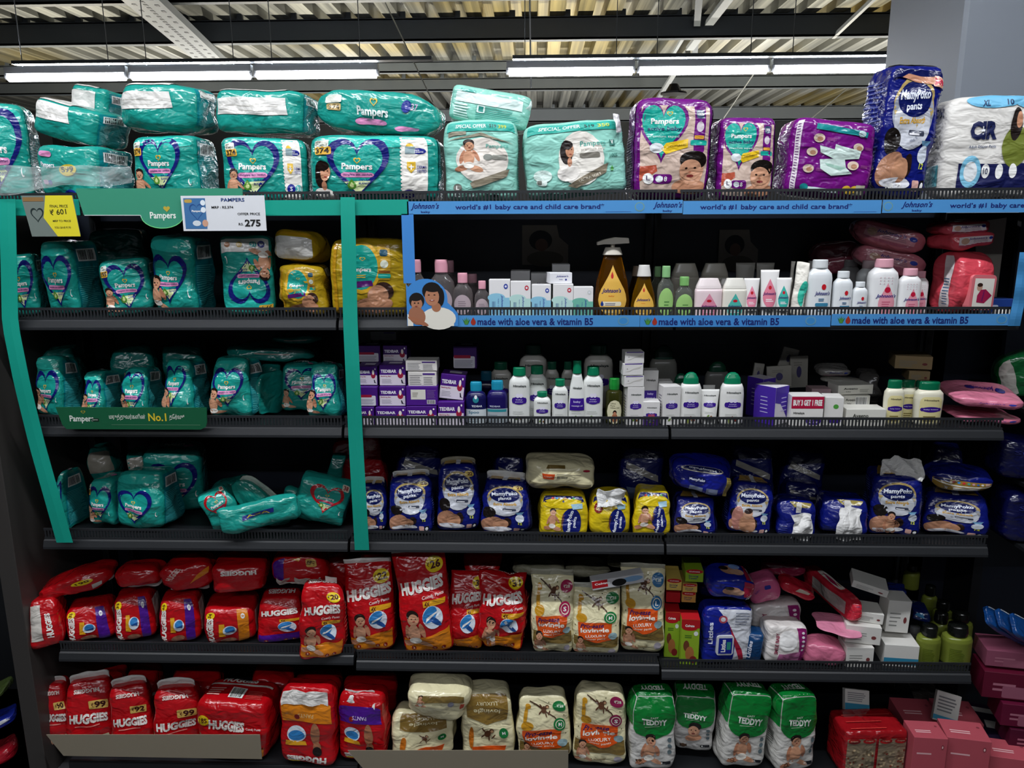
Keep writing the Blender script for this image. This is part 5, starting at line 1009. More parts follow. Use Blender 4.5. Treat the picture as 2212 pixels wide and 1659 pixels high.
carton('soap_carton', 'white printed carton stacked on the barcoded purple one', 'box', 2, (881, 803, 943, 834), s_leaf, '#d8d4cf', .03, .06, group='white cartons stacked on the purple ones')
carton('soap_carton', 'white printed carton on top of the other white one', 'box', 2, (876, 779, 944, 801), s_leaf, '#dcd8d4', .03, .06, group='white cartons stacked on the purple ones')
gn = 'navy bottles with cyan caps'
bottle('wash_bottle', 'navy bottle with cyan cap and white front label, left of the two', 'bottle', 2, (1006, 823, 1052), 'flip', '#161650', '#1f93b4', s_spoo, Y=.03, group=gn)
bottle('wash_bottle', 'navy bottle with cyan cap and grey back label, right of the two', 'bottle', 2, (1051, 820, 1098), 'flip', '#1c1458', '#1f8fb0', s_spoo2, Y=.035, group=gn)
bottle('wash_bottle', 'dim navy bottle standing behind the two cyan capped ones', 'bottle', 2, (1030, 800, 1072), 'flip', '#101038', '#0f4a60', Y=.14, group=gn)  # navy and cyan darkened in place of shade
gh = 'white powder bottles with green caps on the third shelf'
GRN = '#0c7a54'
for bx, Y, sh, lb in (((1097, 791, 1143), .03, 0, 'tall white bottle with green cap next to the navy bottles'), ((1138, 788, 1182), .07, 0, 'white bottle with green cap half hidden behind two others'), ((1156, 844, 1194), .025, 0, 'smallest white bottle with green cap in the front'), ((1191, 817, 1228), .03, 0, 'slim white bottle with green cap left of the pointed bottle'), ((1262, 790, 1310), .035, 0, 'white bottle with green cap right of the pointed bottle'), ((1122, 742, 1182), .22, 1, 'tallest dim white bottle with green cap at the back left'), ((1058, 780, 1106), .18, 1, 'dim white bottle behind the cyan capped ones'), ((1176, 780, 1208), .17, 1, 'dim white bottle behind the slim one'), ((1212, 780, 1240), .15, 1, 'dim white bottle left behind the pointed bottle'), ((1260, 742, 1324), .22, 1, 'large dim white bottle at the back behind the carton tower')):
    bottle('powder_bottle', lb, 'bottle', 2, bx, 'powder', '#b4b2aa' if sh else '#e2e4e0', '#0a4a34' if sh else GRN, s_him, Y=Y, group=gh)  # back row uses shaded copies of the white and the green
bottle('massage_oil_bottle', 'tall pointed white bottle with green cap and square purple label', 'bottle', 2, (1227, 778, 1268), 'cone', '#e4e6e2', GRN, lambda a: s_him(a, kind='sq', y=.42), Y=.03)
bottle('olive_oil_bottle', 'small olive oil bottle with bright green cap and baby label', 'bottle', 2, (1308, 814, 1348), 'round', '#9aa04a', '#1c8a34', None, s_olive, Y=.03, kind='clear')
gc = 'white cartons with purple badges'
for bx, sty, Y, d, rz, lb in (((1347, 836, 1388), s_himcart, .022, .05, 8, 'white carton with purple badge at the bottom of the carton tower'), ((1346, 812, 1390, 836), s_end, .022, .05, 6, 'white carton end in the tower, second from bottom'), ((1346, 785, 1390, 811), s_end, .022, .05, 6, 'white carton end in the tower, third from bottom'), ((1350, 760, 1392, 785), s_end, .024, .05, 4, 'topmost white carton end of the tower'), ((1387, 800, 1423), lambda a: s_himcart(a, 'sq'), .08, .04, 0, 'upright white carton with purple square set behind the low purple banded one'), ((1386, 868, 1425), lambda a: (s_him(a, y=.45), a.R('#3b1d6a', 0, 0, 1, .4, 1), a.T('#c03040', 'FREE', .5, .4, .4, .14, 5, 0, .03)), .022, .045, 0, 'low white and purple carton at the foot of the tower'), ((1424, 830, 1458), s_himcart, .05, .045, 0, 'white carton standing behind the one beside the green dome bottle'), ((1430, 834, 1472), s_himcart, .022, .045, 10, 'white carton with purple badge just left of the first green dome bottle')):
    carton('oil_carton', lb, 'box', 2, bx, sty, '#dedcda', Y, d, (0, 0, rz), group=gc)
gd_ = 'white lotion bottles with green dome caps'
bottle('lotion_bottle', 'white bottle with green dome cap left of the small tube', 'bottle', 2, (1468, 803, 1520), 'lotion', '#e6e6e2', GRN, s_himlotion, Y=.03, group=gd_)
bottle('lotion_bottle', 'white bottle with green dome cap right of the small tube', 'bottle', 2, (1545, 803, 1602), 'lotion', '#e6e6e2', GRN, s_himlotion, Y=.03, group=gd_)
bottle('lotion_bottle', 'dim white lotion bottle with green dome cap behind the left one', 'bottle', 2, (1448, 806, 1490), 'lotion', '#b0b0ac', '#0a5238', Y=.12, group=gd_)  # this and the next two carry shade in body and cap colours
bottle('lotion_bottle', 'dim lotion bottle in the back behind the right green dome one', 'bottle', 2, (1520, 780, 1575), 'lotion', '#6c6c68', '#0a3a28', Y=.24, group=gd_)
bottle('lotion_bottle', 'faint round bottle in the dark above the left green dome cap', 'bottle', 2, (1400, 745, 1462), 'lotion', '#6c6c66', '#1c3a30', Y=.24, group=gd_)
tube('cream_tube', 'white squeeze tube with purple badge between the green dome bottles', 'tube', 2, (1516, 838, 1562), '#e2e2de', lambda a: s_him(a), group='white tubes between the dome bottles')
tube('cream_tube', 'white squeeze tube top peeking behind the front tube', 'tube', 2, (1518, 830, 1545), '#d8d8d4', Y=.08, group='white tubes between the dome bottles')
gv = 'violet and white cartons'
carton('lotion_carton', 'rear violet and white carton of the pair by the BUY 3 GET 1 box', 'box', 2, (1652, 821, 1684), s_seb, '#dcd8e0', .07, .06, (0, 0, 32), group=gv)
carton('lotion_carton', 'front violet and white carton of the pair by the BUY 3 GET 1 box', 'box', 2, (1676, 832, 1712), s_seb, '#dcd8e0', .02, .07, (0, 0, 38), group=gv)
carton('soap_carton', 'white carton with crimson BUY 3 GET 1 FREE band', 'box', 2, (1698, 855, 1778), s_free, '#e6e4e0', .022, .05)
carton('cream_carton', 'white carton with green leaf and purple badge right of the crimson banded one', 'box', 2, (1778, 858, 1824), lambda a: (a.E('#4a9a3a', .6, .68, .14, .08, 2), a.RR('#3b1d8a', .2, .1, .9, .3, 2, .5)), '#dedcd8', .022, .06, (0, 0, -8))
ga = 'plain white printed cartons on the third shelf'
carton('cream_carton', 'plain white carton lying lowest at the front', 'box', 2, (1829, 884, 1920), s_av, '#dddbd2', .022, .06, group=ga)
carton('cream_carton', 'plain white carton with barcode in the middle of its pile', 'box', 2, (1822, 858, 1888, 884), lambda a: s_av(a, 1), '#dddbd2', .07, .06, group=ga)
carton('cream_carton', 'plain white carton on top of the barcoded one', 'box', 2, (1808, 834, 1888, 857), s_av, '#dddbd2', .08, .06, (0, 0, 8), group=ga)
carton('cream_carton', 'dim pinkish white carton behind the crimson banded one', 'box', 2, (1752, 840, 1800), None, '#b89aa0', .12, .05, group=ga)
for bx, Y, rz, lb in (((1680, 748, 1728, 800), .28, -14, 'dim white card leaning highest at the back, third shelf'), ((1706, 768, 1746, 838), .26, 3, 'dim white card with oval print at the back, third shelf'), ((1662, 792, 1716, 842), .14, 4, 'grey header card hanging behind the violet cartons'), ((1630, 789, 1660, 840), .16, -6, 'grey header card left behind the violet cartons')):
    carton('leaflet_pack', lb, 'packet', 2, bx, lambda a: (a.E('#3a3560', .5, .5, .14, .18, 1), a.lines('#77746c', .2, .7, .8, .85, 2, 1)), '#8f8c84', Y, .008, (0, -rz, 0), group='flat packets at the back of the third shelf')  # the white cards have their shade in the grey base
pack('wipes_pack', 'dim grey wipes pack in loose film at the back, third shelf', 'wipes pack', 2, (1758, 787, 1838, 818), lambda a: s_wipe(a), '#8d8a86', .2, .12, mode='pillow', amp=.008, group='dim grey packs at the back of the third shelf')
pack('wipes_pack', 'dim rolled grey pack with round end below the loose film one', 'wipes pack', 2, (1772, 812, 1860, 830), None, '#98958d', .18, .05, mode='brick', n=3, group='dim grey packs at the back of the third shelf')
pack('wipes_pack', 'dim clear wrapped pack beside the rolled one', 'wipes pack', 2, (1838, 796, 1905), None, '#4c4a48', .22, .1, mode='slump', amp=.012, group='dim grey packs at the back of the third shelf')
gb = 'brown cartons at the back of the third shelf'
for bx, lb in (((1932, 768, 2016, 799), 'topmost brown carton of the dim stack'), ((1962, 801, 2010, 826), 'middle brown carton of the dim stack'), ((1968, 828, 2010), 'lowest brown carton of the dim stack, behind the cream bottles')):
    carton('brown_carton', lb, 'box', 2, bx, s_box_plain, '#a08a64', .17, .1, (0, 0, -14), group=gb)
gcr = 'cream bottles with dark green caps'
for bx, Y, lb in (((1902, 819, 1949), .03, 'cream bottle with dark green cap, leftmost, turned to its back text'), ((1938, 819, 1980), .07, 'cream bottle with dark green cap in the middle, set back'), ((1972, 822, 2036), .03, 'cream bottle with dark green cap, rightmost, facing forward'), ((1966, 820, 2024), .12, 'cream bottle with green cap hidden behind the rightmost one')):
    bottle('lotion_bottle', lb, 'bottle', 2, bx, 'cream', '#e6e2cc', '#0a6a48', None, s_cream_h, Y=Y, group=gcr)
gpk = 'bright pink wipes packs at the right end of the third shelf'
pack('wipes_pack', 'upper bright pink wipes pack overhanging the shelf end', 'wipes pack', 2, (2030, 822, 2214, 886), lambda a: (s_wipe(a), setattr(a, 'face', 'top'), a.T('#4a2a8a', 'Johnson’s', .55, .6, .36, .2, 2, 180, .02, .3), a.E('#2a2a8a', .78, .5, .06, .12, 2), a.RR('#3a2a80', .3, .5, .42, .64, 2), setattr(a, 'face', 'front')), '#dd7f9a', .0, .16, (8, 3, -8), mode='pillow', amp=.006, group=gpk)
pack('wipes_pack', 'lower bright pink wipes pack overhanging the shelf end', 'wipes pack', 2, (2030, 876, 2206), lambda a: s_wipe(a), '#d87892', .02, .15, (0, 2, -4), mode='pillow', amp=.006, group=gpk)
# ================================================================ ROW 4
g4 = 'teal diaper packs on the fourth shelf'
for bx, Y, kw_, lb in (((120, 1010, 196), .03, K(cx=.4, cy=.5, w=1.1, h=.75), 'teal heart pack beside the foot of the leaning ribbon, fourth shelf'), ((194, 1020, 295), .05, K(cx=.5, cy=.5, w=.95, h=.75, baby=1, price='191'), 'teal heart pack with baby, second from left, fourth shelf'), ((250, 1008, 398), .025, K(cx=.42, cy=.4, w=.8, h=.6, baby=0), 'front teal heart pack with white torn side seam, fourth shelf')):
    pack('diaper_pack', lb, 'diaper pack', 3, bx, s_heart, TEAL, Y, .12, (-3, 0, -4), mode='slump', amp=.009, group=g4, kw=kw_)
pack('diaper_pack', 'large dim teal pack with big blue heart standing behind the front one', 'diaper pack', 3, (290, 958, 442), s_heart, TEAL_SHADE, .15, .13, (0, 2, 0), group=g4, kw=K(cx=.5, cy=.45, w=.9, h=.75))
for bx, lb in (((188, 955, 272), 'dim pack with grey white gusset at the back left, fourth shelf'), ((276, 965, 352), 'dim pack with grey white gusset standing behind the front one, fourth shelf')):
    pack('diaper_pack', lb, 'diaper pack', 3, bx, lambda a: a.R('#a8a294', .0, .62, 1, .95, 1), TEAL_SHADE, .2, .12, (0, -4, 0), mode='slump', amp=.013, group=g4)  # white gusset greyed and teal darkened to stand in for shade
g4b = 'flat teal pouches with red hearts tumbled on the fourth shelf'
RH = '#b3121c'
def s_redheart(a, price='38'): s_heart(a, .55, .55, .7, .62, ring=RH, bar='#b02a3a', sub='happy skin', side='', top=0, baby=0); a.RR('#e6dcc8', .8, .82, .98, .96, 5, .2).T('#9a1a1a', price, .89, .89, .12, .09, 6, 0, .03)
pack('diaper_pouch', 'teal pouch with red heart slanting, left of the tumbled ones', 'diaper pouch', 3, (428, 1045, 532), s_redheart, TEAL, .03, .08, (-12, -28, 0), mode='pillowv', amp=.012, group=g4b)
pack('diaper_pouch', 'flat teal pouch hanging out over the shelf lip', 'diaper pouch', 3, (468, 1066, 650, 1154), lambda a: (a.P('#1b2a7c', [(.3, .4), (.7, .5), (.7, .66), (.3, .56)], 1), a.T('#c9b83a', 'AxA', .5, .53, .3, .1, 2, 6)), TEAL, -.03, .05, (-14, -9, 0), mode='pillowv', amp=.009, group=g4b)
pack('diaper_pouch', 'thin teal pouch standing edge on with white torn seam, behind the hanging one', 'diaper pouch', 3, (500, 1030, 640), None, '#118074', .06, .05, (0, 42, 0), mode='pillow', amp=.012, group=g4b, seal=('#a8b0a6', .016))
pack('diaper_pouch', 'crumpled teal pouch in the middle of the tumbled pile', 'diaper pouch', 3, (590, 1065, 680), None, TEAL, .05, .08, (-6, 24, 10), mode='slump', amp=.016, group=g4b)
pack('diaper_pouch', 'teal pouch with red heart and 38 price leaning beside the upright ribbon', 'diaper pouch', 3, (618, 1022, 760), s_redheart, TEAL, .03, .09, (-8, 17, 0), mode='pillowv', amp=.012, group=g4b)
pack('diaper_pouch', 'dim teal pouch lying at the back of the tumbled pile', 'diaper pouch', 3, (450, 1025, 560, 1085), None, '#0f6a62', .18, .1, (0, -15, 0), mode='pillow', amp=.014, group=g4b)  # darker teal stands in for shade at the back
pack('diaper_pouch', 'dim teal pouch end upright behind the ribbon side pouch', 'diaper pouch', 3, (696, 985, 742, 1070), None, '#0f6a62', .14, .06, (0, 12, 0), mode='pillowv', amp=.01, group=g4b)  # same darkened teal, shade held in the colour
pack('diaper_pouch', 'dark red pouch standing behind the upright ribbon under the third shelf', 'diaper pouch', 3, (706, 948, 832), lambda a: a.T('#c98a7a', 'SPF', .8, .85, .2, .06, 2, 0), '#8f1018', .17, .08, (0, -6, 0), mode='slump', amp=.008)
g5 = 'navy diaper packs on the fourth shelf'
def navy(bx, lb, Y=.03, rot=(-3, 0, 0), seal=('#d4d4d2', .014), **kw_): return pack('diaper_pack', lb, 'diaper pack', 3, bx, s_mamy, NVY, Y, .12, rot, mode='slump', amp=.007, group=g5, seal=seal, kw=kw_)
navy((786, 1034, 844), 'navy pack with white top seal cut by the upright ribbon', Y=.04)
navy((836, 1018, 942), 'navy pack with heart logo and gold 20 price, right of the ribbon', price='20', Y=.025)
navy((938, 992, 1042), 'taller navy pack with sleeping baby and gold 22 price', price='22', Y=.045, seal=('#8a8470', .014))
navy((1040, 1026, 1158), 'navy pack with white straight top seal and gold 21 price', price='21', Y=.03, rot=(-2, 0, -4), seal=('#dcdcda', .022))
navy((1450, 1062, 1548), 'dim navy pack under a crumpled navy pack, right section', Y=.03, seal=None)
pack('diaper_pack', 'crumpled navy pack with logo on its end lying on a dim navy one', 'diaper pack', 3, (1446, 978, 1578, 1072), lambda a: (a.E('#c9c2b0', .5, .86, .42, .13, 1), a.E('#0c1757', .5, .87, .38, .11, 2), a.T('#e9eefa', 'MamyPoko', .5, .87, .5, .1, 3, 176, .03), a.RR('#10185c', .25, .35, .58, .6, 2, .5), a.T('#e9eefa', 'MamyPoko', .42, .48, .28, .1, 3, 0, .02), a.R('#8d9ab8', .3, .1, .55, .3, 1), a.R('#77809c', .62, .1, .85, .3, 1)), '#121c8a', .03, .13, (0, 6, 0), n=4, amp=.012, group=g5, flap=('#8a7a3a', .88, 1.02, .05, .7, dict(out=.004)))
navy((1562, 1028, 1672), 'navy pack with mother holding a baby picture, gold corner at top', Y=.03, rot=(-3, 3, 0), seal=None, mum=1)
for bx, lb in (((1664, 1066, 1760), 'left navy pack folded down with a hanging white crumpled flap'), ((1758, 1060, 1874), 'right navy pack folded down with a hanging white crumpled flap')):
    pack('diaper_pack', lb, 'diaper pack', 3, bx, lambda a: (a.P('#9a8a44', [(.3, 1), (.98, 1), (.85, .86), (.45, .84)], 1), a.lines('#2a3480', .05, .05, .3, .3, 5, 1)), NVY, .03, .13, (-4, 0, 0), mode='slump', amp=.009, group=g5, flap=[('#dedddb', .36, .86, -.1, .72, dict(out=.014, amp=.012)), ('#cfcdc8', .48, .62, .72, 1.0, dict(out=.010, amp=.004, name='flap_strip'))])
pack('diaper_pack', 'navy pack with standing toddler and handwritten marks, white flap on top', 'diaper pack', 3, (1864, 1008, 1994), s_mamy, NVY, .025, .14, (-2, 0, 0), amp=.006, group=g5, kw=K(boy=1), flap=[('#dcdbd8', .12, 1.02, .98, 1.32, dict(out=.004, amp=.016))])
navy((1980, 1052, 2138), 'wide navy pack with sleeping baby, lowest at the right end', Y=.03, rot=(0, 0, 0), seal=None)
pack('diaper_pack', 'navy and gold pack lying on the wide navy one at the right end', 'diaper pack', 3, (1992, 998, 2146, 1060), s_mamypack, NVY, .03, .15, (3, 2, 0), mode='pillow', amp=.008, group=g5)
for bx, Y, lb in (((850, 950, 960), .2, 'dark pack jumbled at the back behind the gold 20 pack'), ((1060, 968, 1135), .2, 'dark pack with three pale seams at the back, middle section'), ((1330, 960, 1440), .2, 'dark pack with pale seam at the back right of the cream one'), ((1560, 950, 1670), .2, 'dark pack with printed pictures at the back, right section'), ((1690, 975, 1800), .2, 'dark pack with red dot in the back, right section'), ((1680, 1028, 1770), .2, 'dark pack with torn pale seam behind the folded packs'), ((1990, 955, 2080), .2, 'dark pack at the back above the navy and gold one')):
    pack('diaper_pack', lb, 'diaper pack', 3, bx, lambda a: (a.P('#8a8780', [(.1, .7), (.9, .55), (.9, .64), (.12, .8)], 1), a.R('#5c6a88', .2, .2, .5, .45, 1), a.E('#7a2a2a', .7, .3, .1, .1, 1)), '#0d1450', Y, .12, (0, 4, 0), mode='slump', amp=.012, group=g5)  # navy darkened so the jumble reads as shaded
gy = 'yellow and navy diaper packs'
for bx, pr, ro, lb in (((1163, 1055, 1276), '', 0, 'yellow and navy pack with a small baby in a diaper'), ((1266, 1052, 1364), '56', 180, 'yellow and navy pack with red 56 price and white crumpled top'), ((1360, 1046, 1446), '', 0, 'yellow and navy pack beside the section gap')):
    pack('diaper_pack', lb, 'diaper pack', 3, bx, s_yellow if ro == 0 else (lambda a: s_yellow(a, '56')), YEL, .025, .11, (-3, 0, 0), mode='slump', amp=.007, group=gy, kw=K(price=pr) if ro == 0 else None, flap=('#dcdcda', .05, .98, .86, 1.28, dict(out=.004, amp=.014)) if ro else None)
pack('diaper_pack', 'cream pack with orange printed badge lying on the yellow packs', 'diaper pack', 3, (1124, 976, 1284, 1056), s_lov_band, CR, .03, .15, (0, 3, 0), amp=.01, n=5, kind='film')
gst = 'navy sanitary pad packs at the right edge'
pack('pad_pack', 'upper dark navy pad pack at the right photo edge', 'pad pack', 3, (2128, 935, 2330, 1040), s_stay, '#0a0d40', .05, .12, (0, 2, -8), group=gst)  # colour darkened in place of light falling off to the right
pack('pad_pack', 'lower dark navy pad pack at the right photo edge', 'pad pack', 3, (2132, 1045, 2340, 1175), s_stay, '#0a0d40', .03, .12, (0, 2, -8), group=gst)  # darkened like the upper one, shade held in the navy
# ================================================================ ROW 5
g6 = 'red diaper packs on the fifth shelf'
def red(box_, lb, sty=s_hug, Y=.03, rot=(0, 0, 0), mode='slump', d=.12, seal=None, amp=.007, base=RED_, row=4, flap=None, n=7, lx=None, **kw_):
    if lx is not None: kw_['bx'] = lx
    return pack('diaper_pack', lb, 'diaper pack', row, box_, sty, base, Y, d, rot, mode=mode, amp=amp, group=g6 if row == 4 else g7, seal=seal, kw=kw_, flap=flap, n=n)
WS = '#e2dfdb'
red((66, 1268, 158, 1402), 'red pack slipping over the shelf end at the far left with a white tag', lambda a: (a.R('#cfc9c0', .08, .2, .45, .95, 1), a.T('#f4ede6', 'HUGGIES', .68, .5, .5, .2, 3, 90, .05)), Y=-.02, rot=(0, -3, 0))
red((134, 1284, 264), 'red and purple pack on its side, second from left, fifth shelf', s_hug_side, price='35', amp=.005, Y=.03, rot=(0, -3, 0))
red((246, 1264, 350), 'red and purple pack on its side, third from left, fifth shelf', s_hug_side, price='35', amp=.005, Y=.035, rot=(0, -3, 0))
red((344, 1268, 446), 'red and purple pack on its side, fourth from left, fifth shelf', s_hug_side, price='65', amp=.005, Y=.03)
red((441, 1276, 562), 'red and orange pack on its side with yellow 34 price', s_hug_side, price='34', col=OR, amp=.005, Y=.025, mode='brick', d=.14)
red((556, 1268, 664), 'red pack with purple base and newborn twins, fifth shelf', s_hug, base_=0, Y=.035, price='', kid=0, sub=0) if 0 else pack('diaper_pack', 'red pack with purple base and smiling newborn picture, fifth shelf', 'diaper pack', 4, (556, 1272, 664), s_hug, RED_, .035, .11, (-2, 2, 0), mode='slump', amp=.008, group=g6, kw=K(price='', base='p', kid=0, sub=0))
red((648, 1250, 760, 1424), 'bulging red and orange pack with 20 price drooping over the shelf lip', s_hug, Y=-.03, rot=(0, 3, 0), price='20', amp=.011, d=.1, seal=(WS, .02, 'top', .1, .75))
red((84, 1212, 256, 1304), 'red pack with yellow 190 price on top of the leftmost pile', lambda a: (a.E('#e8c81c', .62, .62, .14, .13, 2), a.T('#4a1010', '190', .62, .62, .18, .1, 3, 15, .03), a.R('#c9c4bc', .72, .2, .86, .42, 2)), Y=.03, rot=(0, -14, 0), mode='pillow', d=.15, seal=(WS, .012, 'bottom'), amp=.012)
red((248, 1206, 360, 1268), 'red pack with white lower seal lying on the second pile', None, Y=.04, rot=(0, 0, 0), mode='pillow', d=.14, seal=(WS, .014, 'bottom'), amp=.011)
red((344, 1190, 468, 1276), 'red pack with orange corner lying on the third pile', lambda a: (a.P(OR, [(.55, .3), (.9, .6), (.95, .9), (.7, .6)], 1), a.T('#e6c8c0', 'HUGGIES', .3, .75, .4, .14, 2, 60, .03)), Y=.04, rot=(0, -5, 0), mode='pillow', d=.14, seal=(WS, .012, 'bottom', -.8, .6), amp=.011)
red((458, 1187, 584, 1280), 'boxy red pack upside down with white edges lying on the orange sided one', lambda a: a.T('#f4ede6', 'HUGGIES', .52, .78, .7, .17, 3, 180, .05), Y=.03, rot=(0, 2, 0), d=.14, seal=[(WS, .014, 'bottom', -.95, .8)], amp=.006, mode='brick')
red((578, 1188, 706, 1272), 'red and purple pack with 199 tag and white gusset lying on the purple based one', lambda a: (a.R('#4a1488', 0, .2, .24, 1, 1), a.RR('#d8b35e', .64, .6, .84, .9, 2, .2), a.T('#3a1010', '199', .74, .75, .16, .18, 3, 75, .03), a.P('#e0a11f', [(.36, .9), (.56, .98), (.5, .82)], 2)), Y=.035, rot=(0, 0, 0), d=.14, amp=.01, mode='pillow', flap=('#b9b3aa', .08, .88, -.12, .25, dict(out=.01, amp=.012)))
red((696, 1192, 760, 1290), 'dark red pack in the back left of the pack priced 22', None, Y=.16, d=.1)
red((733, 1212, 856), 'upright red bag with 22 price, second tallest', s_hug, price='22', Y=.02, rot=(0, -2, 0), mode='bag', seal=(WS, .016), amp=.005, stand=0, py=.86, txt=.94)
red((846, 1186, 990), 'tallest upright red bag with 26 price and white top seal tilted', s_hug, price='26', Y=.004, rot=(0, -5, 0), mode='bag', seal=(WS, .018), amp=.005)
red((962, 1232, 1058), 'red bag with 33 price half hidden by the tallest red bag', s_hug, price='33', Y=.04, rot=(0, 4, 0), mode='bag', amp=.008, kid=0, lx=.55)
red((1028, 1230, 1146), 'shiny red bag with standing toddler and XL mark', s_hug, price='31', Y=.022, rot=(0, 4, 0), mode='bag', amp=.014, stand=1)
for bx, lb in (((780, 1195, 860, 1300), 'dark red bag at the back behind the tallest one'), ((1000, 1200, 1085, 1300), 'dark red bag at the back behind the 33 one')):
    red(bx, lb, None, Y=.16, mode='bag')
g8 = 'cream diaper bags with orange label on the fifth shelf'
pack('diaper_bag', 'cream bag with orange label and magenta S badge', 'diaper bag', 4, (1136, 1240, 1238), s_lov, CR, .022, .1, mode='bag', amp=.007, group=g8, seal=('#a8a694', .02), kw=K(L='S', lc='#a5184c'))
pack('diaper_bag', 'cream bag with orange label and green M badge on the fifth shelf', 'diaper bag', 4, (1230, 1268, 1344), s_lov, CR, .018, .1, mode='bag', amp=.005, group=g8, seal=('#c4c4b8', .018), kw=K(L='M'))
pack('diaper_bag', 'cream bag with orange label and blue L badge beside the section gap', 'diaper bag', 4, (1336, 1232, 1442), s_lov, CR, .014, .1, (0, 0, 0), mode='bag', amp=.006, group=g8, seal=('#a8a694', .016), kw=K(L='L', lc='#2a6a9c'))
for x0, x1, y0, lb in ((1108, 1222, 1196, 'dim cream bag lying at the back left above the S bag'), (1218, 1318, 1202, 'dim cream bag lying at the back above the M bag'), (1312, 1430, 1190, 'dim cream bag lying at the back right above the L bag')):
    pack('diaper_bag', lb, 'diaper bag', 4, (x0, y0, x1, y0+48), None, '#8d8a74', .17, .14, mode='pillow', amp=.013, group=g8, kind='matte')  # cream dulled to put the bay's shade into the colour
carton('toothpaste_carton', 'toothpaste carton with black picture wedged between the cream bags', 'box', 4, (1278, 1238, 1392, 1276), s_colg_lie, '#c9c9cc', .02, .04, (0, -8, 6))
gcg = 'children toothpaste cartons by the section gap'
LG = '#8cae28'
for bx, sty, base, Y, lb in (((1437, 1322, 1474), s_colg, LG, .06, 'tall green and red toothpaste carton set back by the section gap'), ((1466, 1338, 1512), s_colg, LG, .02, 'tall green and red toothpaste carton in front of the others'), ((1437, 1252, 1472, 1276), s_colg2, '#e0c060', .08, 'yellow toothpaste carton end, upper left of the carton group'), ((1472, 1262, 1505, 1280), s_colg2, '#d8b85c', .08, 'yellow toothpaste carton end right of the upper left one'), ((1480, 1232, 1520, 1258), s_colg2, LG, .07, 'green toothpaste carton end, topmost of the carton group'), ((1440, 1280, 1472, 1302), None, '#b0141c', .09, 'red toothpaste carton end under the upper left yellow one'), ((1470, 1280, 1502, 1302), s_colg2, '#c9a050', .09, 'yellow toothpaste carton end in the middle of the group')):
    carton('toothpaste_carton', lb, 'box', 4, bx, sty, base, Y, .06 if base == LG and bx[1] > 1300 else .1, (0, 0, -4), group=gcg)
BLU = '#142a9c'
pack('wipes_pack', 'blue and white wipes pack standing with a framed blue lid', 'wipes pack', 4, (1506, 1296, 1634), s_littles, '#12208c', .02, .08, (-3, 2, 6), amp=.006, group='blue wipes packs', lidd=(.42, .34, .056, .062, '#d9dce0', 'front', s_litlid))
pack('wipes_pack', 'blue wipes pack with baby picture lying on top of the standing one', 'wipes pack', 4, (1518, 1216, 1630, 1296), s_littop, '#12208c', .02, .12, (10, 4, 4), mode='pillow', amp=.007, group='blue wipes packs')
pack('wipes_pack', 'small dark blue wipes packet between the blue and the white packs', 'wipes pack', 4, (1594, 1350, 1646), lambda a: a.T('#dfe4f4', 'Littles', .3, .5, .6, .22, 3, 80, .03), '#0f3f70', .03, .06, amp=.006, group='blue wipes packs')
pack('wipes_pack', 'dim blue wipes pack behind the one with the baby picture', 'wipes pack', 4, (1505, 1200, 1600, 1290), None, '#141c5c', .15, .12, group='blue wipes packs')  # darker blue stands in for shade behind
pack('wipes_pack', 'white and magenta wipes pack in the front', 'wipes pack', 4, (1640, 1332, 1752), s_smile2, '#e6e0dc', .014, .08, (-3, 3, 4), amp=.007, group='white and magenta wipes packs')
pack('wipes_pack', 'white and magenta wipes pack behind the front one', 'wipes pack', 4, (1616, 1294, 1736), s_smile2, '#e0dad8', .09, .08, (-3, -3, 4), amp=.008, group='white and magenta wipes packs')
gpr = 'pink and red wipes packs heaped on the fifth shelf'
pack('wipes_pack', 'pink wipes pack tilted up behind the white and magenta packs', 'wipes pack', 4, (1612, 1230, 1694, 1304), lambda a: (a.RR('#26288c', .55, .62, .75, .76, 2), a.T('#8a3a90', 'baby', .3, .6, .2, .1, 2, 40)), '#c85a84', .1, .1, (0, -22, 0), mode='pillow', amp=.01, group=gpr)
pack('wipes_pack', 'crumpled red wipes pack between the pink and the large coral one', 'wipes pack', 4, (1672, 1238, 1758, 1298), lambda a: a.P('#c9b8a8', [(.4, .5), (.8, .45), (.85, .8), (.5, .9)], 1), '#bb1c30', .09, .1, (0, 18, 0), mode='pillow', amp=.014, group=gpr)
pack('wipes_pack', 'large coral wipes pack with white picture panel lying end on', 'wipes pack', 4, (1740, 1222, 1868, 1342), lambda a: (a.lines('#2a2a70', .3, .8, .7, .84, 1, 1), setattr(a, 'face', 'top'), a.RR('#e6dcd4', .3, .3, .85, .8, 1, .2), a.P('#a8224e', [(.36, .5), (.6, .75), (.7, .5), (.5, .36)], 2), a.E('#b98263', .72, .42, .06, .06, 2), setattr(a, 'face', 'left'), a.R('#b9b0aa', .2, .2, .9, .8, 1), setattr(a, 'face', 'front')), '#cc2a3c', .04, .26, (0, 0, 12), n=9, amp=.005, group=gpr)
pack('wipes_pack', 'pale pink wipes pack below the coral one, overhanging', 'wipes pack', 4, (1752, 1334, 1860, 1386), None, '#e08aa8', .01, .14, (4, 6, 0), mode='pillow', amp=.01, group=gpr)
pack('wipes_pack', 'lowest pink wipes pack with torn film hanging at the shelf lip', 'wipes pack', 4, (1726, 1368, 1830), None, '#d0708e', .012, .1, (0, 4, 0), mode='pillow', amp=.012, group=gpr, seal=('#d8809c', .02, 'bottom'))
pack('wipes_pack', 'dim pink wipes pack at the back between blue and coral', 'wipes pack', 4, (1640, 1195, 1740, 1245), None, '#7a1c38', .2, .12, mode='pillow', group=gpr)  # pink darkened, its shade set as colour
